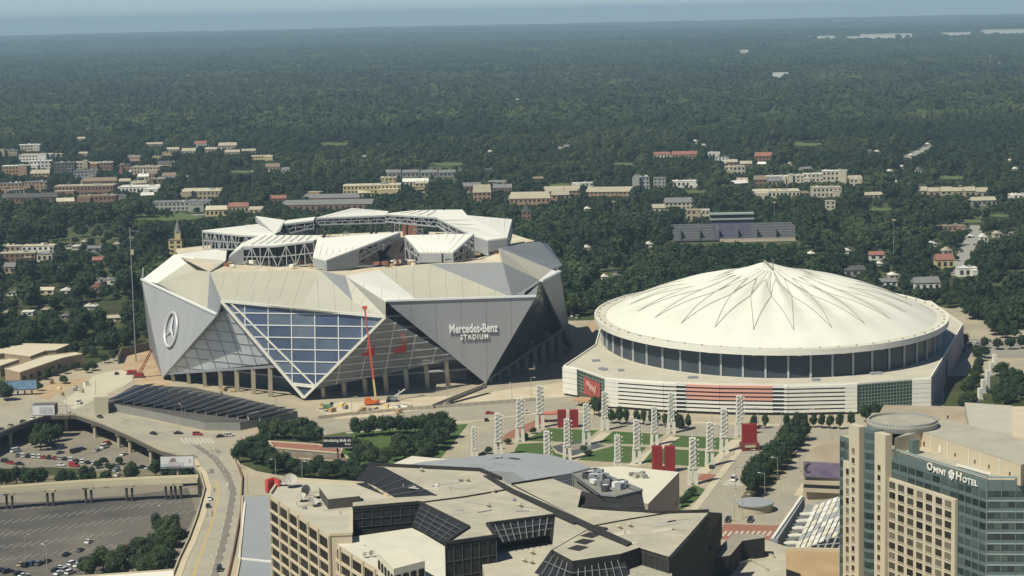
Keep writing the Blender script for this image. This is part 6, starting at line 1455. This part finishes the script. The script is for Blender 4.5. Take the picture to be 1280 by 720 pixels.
for i in range(46):
    if i < 26: x, y = rq.uniform(2, 212), rq.uniform(190, 254)
    elif i < 36: x, y = rq.uniform(885, 1080), rq.uniform(198, 250)
    else: x, y = rq.uniform(380, 720), rq.uniform(212, 246)
    w2 = rq.uniform(5, 11) * (.7 + (y - 185) / 130); h2 = w2 * rq.uniform(.35, .6); wc = rq.choice(['cream', 'tan', 'brick', 'orange', 'white', 'pink', 'yellow']); rc = rq.choice(['tan', 'grey', 'white', 'brown', 'sand', 'dark'])
    F(x - w2, x + w2, y - h2, y + h2, wc, rc, rq.choice(['flat', 'gable', 'gable']), '%s-walled house with a %s roof half hidden among the trees beyond the stadiums' % (wc, rc), 'houses half hidden in the town beyond the stadiums', name='house', seen=0, ang=rq.uniform(-.6, .6))
# far white sheds on the horizon
for x0, x1, yt, yb, lb in ((1010, 1043, 46, 49, 'thin white shed far off on the horizon'), (1077, 1138, 42.5, 48.5, 'long white warehouse far off on the horizon'), (1178, 1212, 41, 45.5, 'white warehouse between two longer ones on the horizon'), (1229, 1290, 37, 42.5, 'longest bright warehouse at the end of the horizon'), (966, 985, 93, 98, 'white block standing alone in the middle of the wood'), (1058, 1077, 46.5, 49.5, 'short white shed beside the long warehouse on the horizon'), (920, 935, 64, 67.5, 'small white block on the far plain')):
    c = TP((x0 + x1) / 2, yb); s = c.y / FPX; w = (x1 - x0) * s; h = (yb - yt) * s * .7 + 8; t = thing('warehouse', c, lb, 'warehouse'); place('wall', MB().box((0, 0, h / 2), (w, w * .3, h)).mesh('wall', wm('white')), parent=t); place('roof', MB().box((0, 0, h + .4), (w * 1.01, w * .31, .8)).mesh('roof', mat('far_bright_roof', (.85, .83, .75), .8)), parent=t); KEEP.append((x0, x1, yt - 1, yb + .5, c.y)); CLEAR.append((c.x, c.y, w * .5))
# church with a spire beside the open roof
t, w, h, d = F(211, 228, 298, 317, 'yellow', 'brown', 'flat', 'church with a yellow tower and tall grey spire beside the left roof petal', name='church', depth=10); place('tower', MB().box((2, 4, h * .75), (5, 5, h * 1.5)).mesh('tower', wm('yellow')), parent=t); place('spire', MB().tube((2, 4, h * 1.45), (2, 4, h * 2.35), 3.3, .1, 8).mesh('spire', rm('grey')), parent=t); KEEP.append((214, 234, 284, 316, t.location.y))
# water tower, masts, floodlights
for x, yb, yt, lb in ((316, 236, 214, 'slim grey mast by the broad brown hall'), (235, 235, 220, 'short mast above the parking deck'), (1117, 330, 275, 'thin pale mast along the straight street'), (1229, 262, 256, 'post near the terrace row'), (632, 264, 226, 'blue-green floodlight mast above the right petal'), (968, 275, 253, 'floodlight mast by the sports stand'), (530, 250, 240, 'floodlight left of the gabled hall'), (586, 252, 240, 'floodlight beside the gabled hall'), (767, 268, 252, 'floodlight in the wood behind the stadiums'), (1237, 90, 70, 'lattice mast on the far plain'), (1249, 93, 79, 'second lattice mast on the far plain'), (1200, 240, 232, 'chimney post on the right slope')):
    p = TP(x, yb); h = D(x, yt, p.y).z - p.z; t = thing('mast', p, lb, 'mast'); k = p.y / FPX; place('pole', MB().tube((0, 0, 0), (0, 0, h), max(.25, .35 * k), max(.18, .2 * k), 6).mesh('pole', grey_steel), parent=t); place('head', MB().box((0, 0, h), (3 * k + 1, .6, 1.2 * k + .4)).mesh('head', concrete), parent=t); KEEP.append((x - 1, x + 1, yt, yt + (yb - yt) * .7, p.y))
# sports stand
c = TP(920, 302); s = c.y / FPX; t = thing('sports_stand', c, 'sports ground stand with purple seats and a two-deck press box among the trees', 'stand'); W_ = 153 * s
st_g = mat('stand_grey', (.15, .155, .16), .9, var=.2, scale=.2)
def sb(nm, x0, x1, y, z0, z1, d, m_): place(nm, MB().box((((x0 + x1) / 2 - 920) * s, y, (z0 + z1) / 2), ((x1 - x0) * s, d, z1 - z0)).mesh(nm, m_), parent=t)
for i in range(6):
    sb('terrace_step', 842, 995, 6 + i * 4, 3 + i * 2.0 - 2.0, 3 + i * 2.0, 4, st_g); sb('seat_row', 893, 942, 5.2 + i * 4, 3 + i * 2.0, 3.5 + i * 2.0, 2.4, mat('purple_seats', (.10, .085, .20), .7))
sb('front_wall', 900, 995, 2.5, 0, 2.2, 1, concrete); sb('walkway', 905, 995, -3, 0, .8, 3, concrete)
for z in (16, 20.5): sb('press_box', 892, 948, 32, z, z + 1.4, 8, mat('pale_green_grey', (.33, .36, .32), .7)); sb('press_glass', 893, 947, 32, z - 2.6, z, 6, dark_glass)
for x in range(850, 995, 24): sb('stair', x, x + 1.5, 14, 1, 12, 22, st_g)
KEEP.append((845, 994, 266, 302, c.y)); CLEAR.append((c.x, c.y + 15, 60))
# streets through the wood
def road_far(pts, w, nm='wood_street'):
    q = [TP(*p) for p in pts]; m = MB()
    for a, b in zip(q, q[1:]): d = V(b.y - a.y, a.x - b.x, 0).normalized() * w / 2; m.poly([a - d + Z * .3, b - d + Z * .3, b + d + Z * .3, a + d + Z * .3])
    m.build(nm, mat('street_grey', (.30, .29, .25), .9), kind='structure')
    for (x0, y0), (x1, y1) in zip(pts, pts[1:]):
        n_ = int(max(abs(x1 - x0), abs(y1 - y0)) / 4) + 1
        for i in range(n_ + 1): x, y = x0 + (x1 - x0) * i / n_, y0 + (y1 - y0) * i / n_; KEEP.append((x - 2, x + 2, y - 2, y + 1, TP(x, y).y))
road_far([(1192, 345), (1206, 318), (1215, 298), (1222, 282)], 12); road_far([(1133, 197), (1150, 189), (1162, 182)], 14); road_far([(220, 270), (270, 268)], 14)
sheet('wood_clearing', [TP(*p) for p in ((168, 262), (215, 264), (255, 272), (230, 277), (172, 275))], .3, mat('clearing_grass', (.10, .13, .045), .95)); KEEP.append((172, 250, 264, 274, TP(210, 276).y))
sheet('wood_clearing', [TP(*p) for p in ((1205, 270), (1228, 270), (1226, 279), (1206, 279))], .3, MATS['clearing_grass']); KEEP.append((1206, 1226, 271, 278, TP(1215, 279).y))

for x, y, w2 in ((700, 232, 16), (560, 205, 22), (1100, 262, 18), (300, 215, 16), (870, 240, 14), (1190, 222, 20), (420, 180, 24), (1010, 180, 22), (780, 205, 16), (1250, 270, 14)):
    sheet('wood_clearing', [TP(x + a * w2, y + b * w2 * .13) for a, b in ((-1, 0), (-.4, -1), (.5, -.8), (1, .1), (.3, 1), (-.5, .8))], TP(x, y).z + .3, MATS['clearing_grass']); KEEP.append((x - w2 * .7, x + w2 * .7, y - 1, y + 1, TP(x, y).y + 30))
# ------------------------------------------------------------------ trees
leaf = leaf_mat('foliage', (.013, .027, .012), (.028, .047, .018), (.070, .092, .030))
core_m = leaf
def crown_mesh(name, seed, nq, R, H, q, lobes=9, core=True):
    rr = random.Random(seed); m = MB(); L = []
    for i in range(lobes):
        a = rr.uniform(0, 6.28); t = rr.uniform(0, 1); r = R * rr.uniform(.2, .62) * (1 - .45 * t)
        L.append((Vector((r * math.cos(a), r * math.sin(a), H * (.38 + .42 * t))), R * rr.uniform(.36, .58)))
    L.append((Vector((0, 0, H * .78)), R * .5))
    if core:
        for c, s in L:
            ico = ICO1; k = [c + Vector(v) * (s * .86 * (1 + .22 * noise.noise(Vector(v) * 1.7 + c))) for v in ico[0]]
            m.add(k, ico[1])
    for i in range(nq):
        c, s = L[rr.randrange(len(L))]
        d = Vector((rr.gauss(0, 1), rr.gauss(0, 1), rr.gauss(.25, 1))).normalized()
        p = c + d * (s * rr.uniform(.82, 1.12))
        if p.z < H * .22: continue
        nn = (d + Vector((rr.gauss(0, .45), rr.gauss(0, .45), rr.gauss(.15, .45)))).normalized()
        u = nn.orthogonal().normalized(); w = nn.cross(u); a = rr.uniform(0, 6.28); u, w = u * math.cos(a) + w * math.sin(a), w * math.cos(a) - u * math.sin(a)
        e = q * rr.uniform(.6, 1.3)
        m.poly([p + u * e, p + w * e * .7, p - u * e, p - w * e * .7])
    return m.mesh(name, leaf, smooth=False)
def ico(sub):
    bm = bmesh.new(); bmesh.ops.create_icosphere(bm, subdivisions=sub, radius=1)
    r = ([tuple(v.co) for v in bm.verts], [[v.index for v in f.verts] for f in bm.faces]); bm.free(); return r
ICO1 = ico(1)
ICO2 = ico(2)
def trunk_mesh(name, seed, H, r):
    rr = random.Random(seed); m = MB(); m.tube((0, 0, -.3), (rr.uniform(-.2, .2), 0, H * .5), r, r * .6, 7)
    for i in range(5):
        a = rr.uniform(0, 6.28); z = H * rr.uniform(.25, .45)
        m.tube((0, 0, z), (math.cos(a) * H * .22, math.sin(a) * H * .22, z + H * .28), r * .42, r * .12, 5)
    return m.mesh(name, bark)
CROWNS = [crown_mesh('crown', 100 + i, 620, 1.0 * 5, 10, .48) for i in range(6)]
TRUNKS = [trunk_mesh('trunk', 30 + i, 10, .28) for i in range(3)]
NTREE = [0]
def tree(p, R, H, label, group, seed=None):
    i = NTREE[0]; NTREE[0] += 1
    t = thing('tree', p, label, 'tree', group, rz=(i * 2.399) % 6.283)
    sx, sz = R / 5, H / 10
    place('trunk', TRUNKS[i % 3], parent=t, scale=(sz, sz, sz * .95))
    place('crown', CROWNS[i % 6], parent=t, scale=(sx, sx * random.uniform(.9, 1.1), sz))
    return t
def blocked(p, R, H):                       # would this tree hide something the view shows?
    v = Vector((p.x, p.y, p.z)) - CAM; w = v.dot(FW); x = 640 + FPX * v.dot(RT) / w; yb = 360 - FPX * v.dot(UP) / w
    s = FPX / w; yt = yb - H * s; r = R * s
    for (x0, x1, y0, y1, Y) in KEEP:
        if p.y < Y + 25 and x + r * .75 > x0 and x - r * .75 < x1 and yb > y0 and yt < y1: return True
    return False
# individual trees near the stadiums
def grove(pts, R, H, lab, grp, jit=2.0, z=0.0):
    for x, y in pts:
        r = R * random.uniform(.8, 1.2); h = H * random.uniform(.85, 1.15); p = P(x + random.uniform(-jit, jit), y + random.uniform(-jit, jit) * .4, z); tree(p, r, h, lab, grp)
def row(a, b, n): return [(a[0] + (b[0] - a[0]) * i / max(1, n - 1), a[1] + (b[1] - a[1]) * i / max(1, n - 1)) for i in range(n)]
grove(row((1004, 551), (940, 622), 11) + row((990, 552), (934, 612), 8), 5.2, 9.5, 'dense round tree on the planted median of the avenue', 'trees along the avenue median', 1.5)
grove(row((446, 546), (550, 540), 11), 4.6, 9.5, 'clipped round tree in the back row of the lawn hedge wood', 'row of trees behind the lawn', 1)
grove([(560, 548), (553, 556), (545, 563), (535, 569), (522, 573), (508, 575), (496, 578), (484, 582), (470, 580), (540, 552), (528, 560), (514, 566), (500, 568), (548, 549), (455, 574), (444, 570), (462, 585), (450, 584), (536, 577), (525, 580)], 5.2, 9.5, 'tree in the thick grove between the lawn and the office complex', 'grove beside the lawn', 3)
grove([(346, 549), (356, 549), (368, 551), (378, 551), (391, 550), (398, 556), (330, 548), (384, 556)], 4.8, 10, 'tall tree behind the reddish pavilion', 'trees behind the pavilion', 2)
grove([(300, 578), (308, 572), (318, 568), (326, 574), (315, 580), (330, 583), (338, 578), (346, 586), (356, 590), (342, 592), (366, 594), (380, 598), (395, 598), (408, 600), (420, 598), (438, 600), (450, 602), (326, 562), (336, 566), (400, 592)], 4.8, 8.5, 'tree on the bank inside the road bend', 'trees on the bank by the bend', 2)
grove(row((765, 529), (842, 534), 9) + row((985, 535), (1062, 536), 8) + [(851, 535), (862, 536), (944, 536), (956, 536)], 2.7, 7.8, 'small slender street tree before the striped facade', 'street trees before the dome', 2)
grove([(743, 519), (748, 521), (1082, 528), (1094, 527), (1102, 526)], 3.6, 9, 'tree at a glazed corner of the domed stadium', 'trees at the glazed corners', 1)
grove([(1218, 446), (1223, 452), (1232, 448)], 4.5, 8, 'tree near the car park behind the dome', 'trees by the rear car park', 2)
grove([(1221, 474), (1216, 486), (1211, 496), (1224, 466), (1246, 499), (1254, 482), (1259, 490), (1264, 478), (1252, 470), (1269, 492), (1272, 482), (1250, 509), (1212, 508), (1206, 514), (1266, 503), (1257, 506), (1276, 500)], 4.6, 8, 'tree among the white pylons beside the dome', 'trees among the pylons', 2)
grove([(1207, 434), (1231, 436), (1246, 437), (1277, 436), (1262, 437)], 3.8, 7.5, 'round tree standing in the car park behind the dome', 'trees in the rear car park', .5)
grove([(45, 560), (52, 563), (60, 558), (66, 553), (48, 550), (58, 550), (72, 552), (54, 556)], 4.5, 9, 'tree under the viaduct curve beside the gravel lot', 'trees by the gravel lot', 2, GZ)
grove([(106, 606), (114, 606), (132, 608), (52, 606), (46, 607), (20, 608), (8, 609), (30, 607), (92, 607), (160, 606), (170, 605), (0, 612), (80, 606), (36, 610)], 3.9, 8.5, 'bushy tree along the railway in front of the footbridge', 'trees along the railway', 2, GZ)
grove([(195, 598), (205, 596), (216, 596), (228, 598), (240, 594), (222, 602), (234, 604), (208, 602)], 4.4, 8, 'tree between the blue billboard and the footbridge end', 'trees below the billboard', 2, GZ)
grove([(120, 585), (128, 583), (136, 588), (165, 586), (150, 580)], 2.6, 3.6, 'low green bush by the viaduct piers', 'bushes by the piers', 2, GZ)
grove([(200, 670), (212, 672), (222, 668), (206, 682), (216, 684), (224, 682), (190, 690), (200, 694), (212, 696), (176, 698), (188, 704), (164, 706), (176, 712), (152, 712), (166, 718), (140, 718), (128, 716), (200, 706), (210, 708), (188, 716), (118, 720), (150, 722), (196, 720), (178, 724), (106, 724)], 4.6, 8.5, 'tree in the bank between the car park and the descending road', 'trees between car park and road', 3, GZ)
grove([(196, 662)], 2.8, 7, 'lone thin tree at the edge of the marked car park', None, 0, GZ)
grove([(625, 562), (612, 568), (636, 556), (640, 572), (632, 578), (737, 570), (730, 566), (655, 548), (604, 574), (668, 542)], 2.6, 3.0, 'low dark shrub beside the red path', 'shrubs along the red path', 2)
grove([(70, 470), (84, 468), (98, 462), (116, 462), (52, 488), (80, 478), (104, 466), (130, 455), (142, 450), (60, 476)], 3.2, 5, 'scrubby bush on the verge above the pale ramp road', 'bushes on the verge', 4)
grove([(4, 500), (-4, 496), (10, 502)], 4.5, 9, 'tree left of the blue billboard', 'trees by the blue billboard', 2)
grove([(858, 628), (852, 634), (866, 620)], 2.6, 4, 'bush at the corner of the pale wedge building', 'bushes by the wedge', 1)
# clumps for the wood farther off
def clump_mesh(name, seed, n, spread, R, H, q, nq):
    rr = random.Random(seed); m = MB()
    for i in range(n):
        c = Vector((rr.uniform(-spread, spread), rr.uniform(-spread, spread), 0)); r = R * rr.uniform(.7, 1.25); h = H * rr.uniform(.75, 1.2)
        v = [c + Vector((k[0] * r, k[1] * r, h * .55 + k[2] * h * .45)) * 1.0 + Vector((0, 0, 1)) * (r * .35 * noise.noise(Vector(k) * 2 + c)) for k in ICO1[0]]
        m.add(v, ICO1[1])
        for j in range(nq):
            d = Vector((rr.gauss(0, 1), rr.gauss(0, 1), abs(rr.gauss(.3, .8)))).normalized(); p = c + Vector((d.x * r, d.y * r, h * .55 + d.z * h * .47))
            nn = (d + Vector((rr.gauss(0, .4), rr.gauss(0, .4), rr.gauss(.1, .4)))).normalized(); u = nn.orthogonal().normalized(); w = nn.cross(u); e = q * rr.uniform(.6, 1.3)
            m.poly([p + u * e, p + w * e * .8, p - u * e, p - w * e * .8])
    return m.mesh(name, leaf)
TC = bpy.data.collections.new('forest_templates')
def tmpl(me):
    o = bpy.data.objects.new('forest_template_%02d' % len(TC.objects), me); TC.objects.link(o)
for i in range(5): tmpl(crown_mesh('wood_crown', 300 + i, 300, 5, 10, .8, lobes=8))
for i in range(4): tmpl(clump_mesh('wood_clump', 400 + i, 8, 21, 8.8, 14, 2.4, 20))
for i in range(3): tmpl(clump_mesh('wood_patch', 500 + i, 26, 75, 15, 15, 4.5, 6))
pts, scs, rots, ids = [], [], [], []
cand = []
rr = random.Random(5)
def wedge(y): return .30 * y + 130
def gap(x, y):                              # streets and clearings in the wood
    if noise.noise(Vector((x / 160, y / 190, 5.0))) > .46: return True
    return False
y = 1195.0
while y < 3400:                             # single trees in rows
    st = 10.5 if y < 2200 else 11.5
    x = -wedge(y)
    while x < wedge(y):
        q = Vector((x + rr.uniform(-4, 4), y + rr.uniform(-5, 5), 0)); x += st * rr.uniform(.8, 1.25)
        if any((q.x - c[0]) ** 2 + (q.y - c[1]) ** 2 < c[2] ** 2 for c in CLEAR): continue
        if q.y < 1310 and q.x > 0: 
            if q.x < 290: continue
        if q.y < 1600 and gap(q.x, q.y) : continue
        if gap(q.x, q.y) and rr.random() < .8: continue
        R = (3.4 + 7.2 * rr.random() ** 1.8) * (1 + .3 * noise.noise(q / 90)); H = R * rr.uniform(1.5, 2.0) + 1
        q.z = terrain(q.x, q.y)
        if blocked(q, R, H):
            R *= .5; H = R * 1.2
            if blocked(q, R, H): continue
        cand.append((q, R, H))
    y += st * .95
def visible(q, R, H):
    v = q - CAM; w = v.dot(FW); x = 640 + FPX * v.dot(RT) / w
    if not -5 < x < 1285: return False
    yb = 360 - FPX * (v + Vector((0, 0, H))).dot(UP) / w
    if 178 < x < 715 and yb > 285: return False
    if 745 < x < 1190 and yb > 352: return False
    return True
ind = [c for c in cand if visible(*c)]
ind.sort(key=lambda c: c[0].y)
nind = max(0, 300 - NTREE[0]); chosen = set(id(c) for c in ind[:nind])
for c in cand:
    q, R, H = c
    if id(c) in chosen:
        tree(q, R, H, 'broad dark green tree at the near edge of the wood behind the stadiums', 'trees at the near edge of the wood')
    else:
        pts.append(q); scs.append((R / 5, R / 5, H / 10)); rots.append(rr.uniform(0, 6.28)); ids.append(rr.randrange(5))
y = 3400.0
while y < 9500:
    st = 30.0
    x = -wedge(y)
    while x < wedge(y):
        q = Vector((x + rr.uniform(-12, 12), y + rr.uniform(-12, 12), 0)); x += st * rr.uniform(.8, 1.2)
        if noise.noise(Vector((q.x / 260, q.y / 420, 2.0))) > .40 and rr.random() < .75: continue
        s = .6 + 1.1 * rr.random() ** 1.6; q.z = terrain(q.x, q.y) - .5
        if blocked(q, 20 * s, 13 * s): continue
        pts.append(q); scs.append((s, s, s * rr.uniform(.75, 1.3))); rots.append(rr.uniform(0, 6.28)); ids.append(5 + rr.randrange(4))
    y += st * .9
y = 9500.0
while y < 28500:
    st = 120.0
    x = -wedge(y)
    while x < wedge(y):
        q = Vector((x + rr.uniform(-50, 50), y + rr.uniform(-50, 50), 0)); x += st * rr.uniform(.8, 1.2)
        s = rr.uniform(.8, 1.3); q.z = terrain(q.x, q.y) - 1
        if blocked(q, 70, 14): continue
        pts.append(q); scs.append((s, s, s * rr.uniform(.7, 1.6))); rots.append(rr.uniform(0, 6.28)); ids.append(9 + rr.randrange(3))
    y += st * .9
me = bpy.data.meshes.new('forest'); me.from_pydata([tuple(p) for p in pts], [], [])
for nm, ty, data, fld in (('tree_scale', 'FLOAT_VECTOR', [c for s in scs for c in s], 'vector'), ('tree_turn', 'FLOAT', rots, 'value'), ('tree_kind', 'INT', ids, 'value')):
    a = me.attributes.new(nm, ty, 'POINT'); a.data.foreach_set(fld, data)
me.materials.append(leaf)
fo = bpy.data.objects.new('forest', me); COL.objects.link(fo)
tag(fo, 'dark green deciduous wood stretching to the hazy horizon', 'forest', kind='stuff')
G = bpy.data.node_groups.new('forest_scatter', 'GeometryNodeTree')
G.interface.new_socket('Geometry', in_out='INPUT', socket_type='NodeSocketGeometry'); G.interface.new_socket('Geometry', in_out='OUTPUT', socket_type='NodeSocketGeometry')
N = G.nodes.new; L = G.links.new
gi = N('NodeGroupInput'); go = N('NodeGroupOutput'); ip = N('GeometryNodeInstanceOnPoints'); ci = N('GeometryNodeCollectionInfo')
ci.inputs['Collection'].default_value = TC; ci.inputs['Separate Children'].default_value = True; ci.inputs['Reset Children'].default_value = True
def na(nm, ty):
    k = N('GeometryNodeInputNamedAttribute'); k.data_type = ty; k.inputs['Name'].default_value = nm; return k
cx = N('ShaderNodeCombineXYZ'); e2 = N('FunctionNodeEulerToRotation')
L(na('tree_turn', 'FLOAT').outputs[0], cx.inputs[2]); L(cx.outputs[0], e2.inputs[0])
L(gi.outputs[0], ip.inputs['Points']); L(ci.outputs[0], ip.inputs['Instance']); ip.inputs['Pick Instance'].default_value = True
L(na('tree_kind', 'INT').outputs[0], ip.inputs['Instance Index']); L(e2.outputs[0], ip.inputs['Rotation']); L(na('tree_scale', 'FLOAT_VECTOR').outputs[0], ip.inputs['Scale'])
L(ip.outputs[0], go.inputs[0])
md = fo.modifiers.new('scatter', 'NODES'); md.node_group = G
print('FOREST points', len(pts), 'individual trees', NTREE[0])
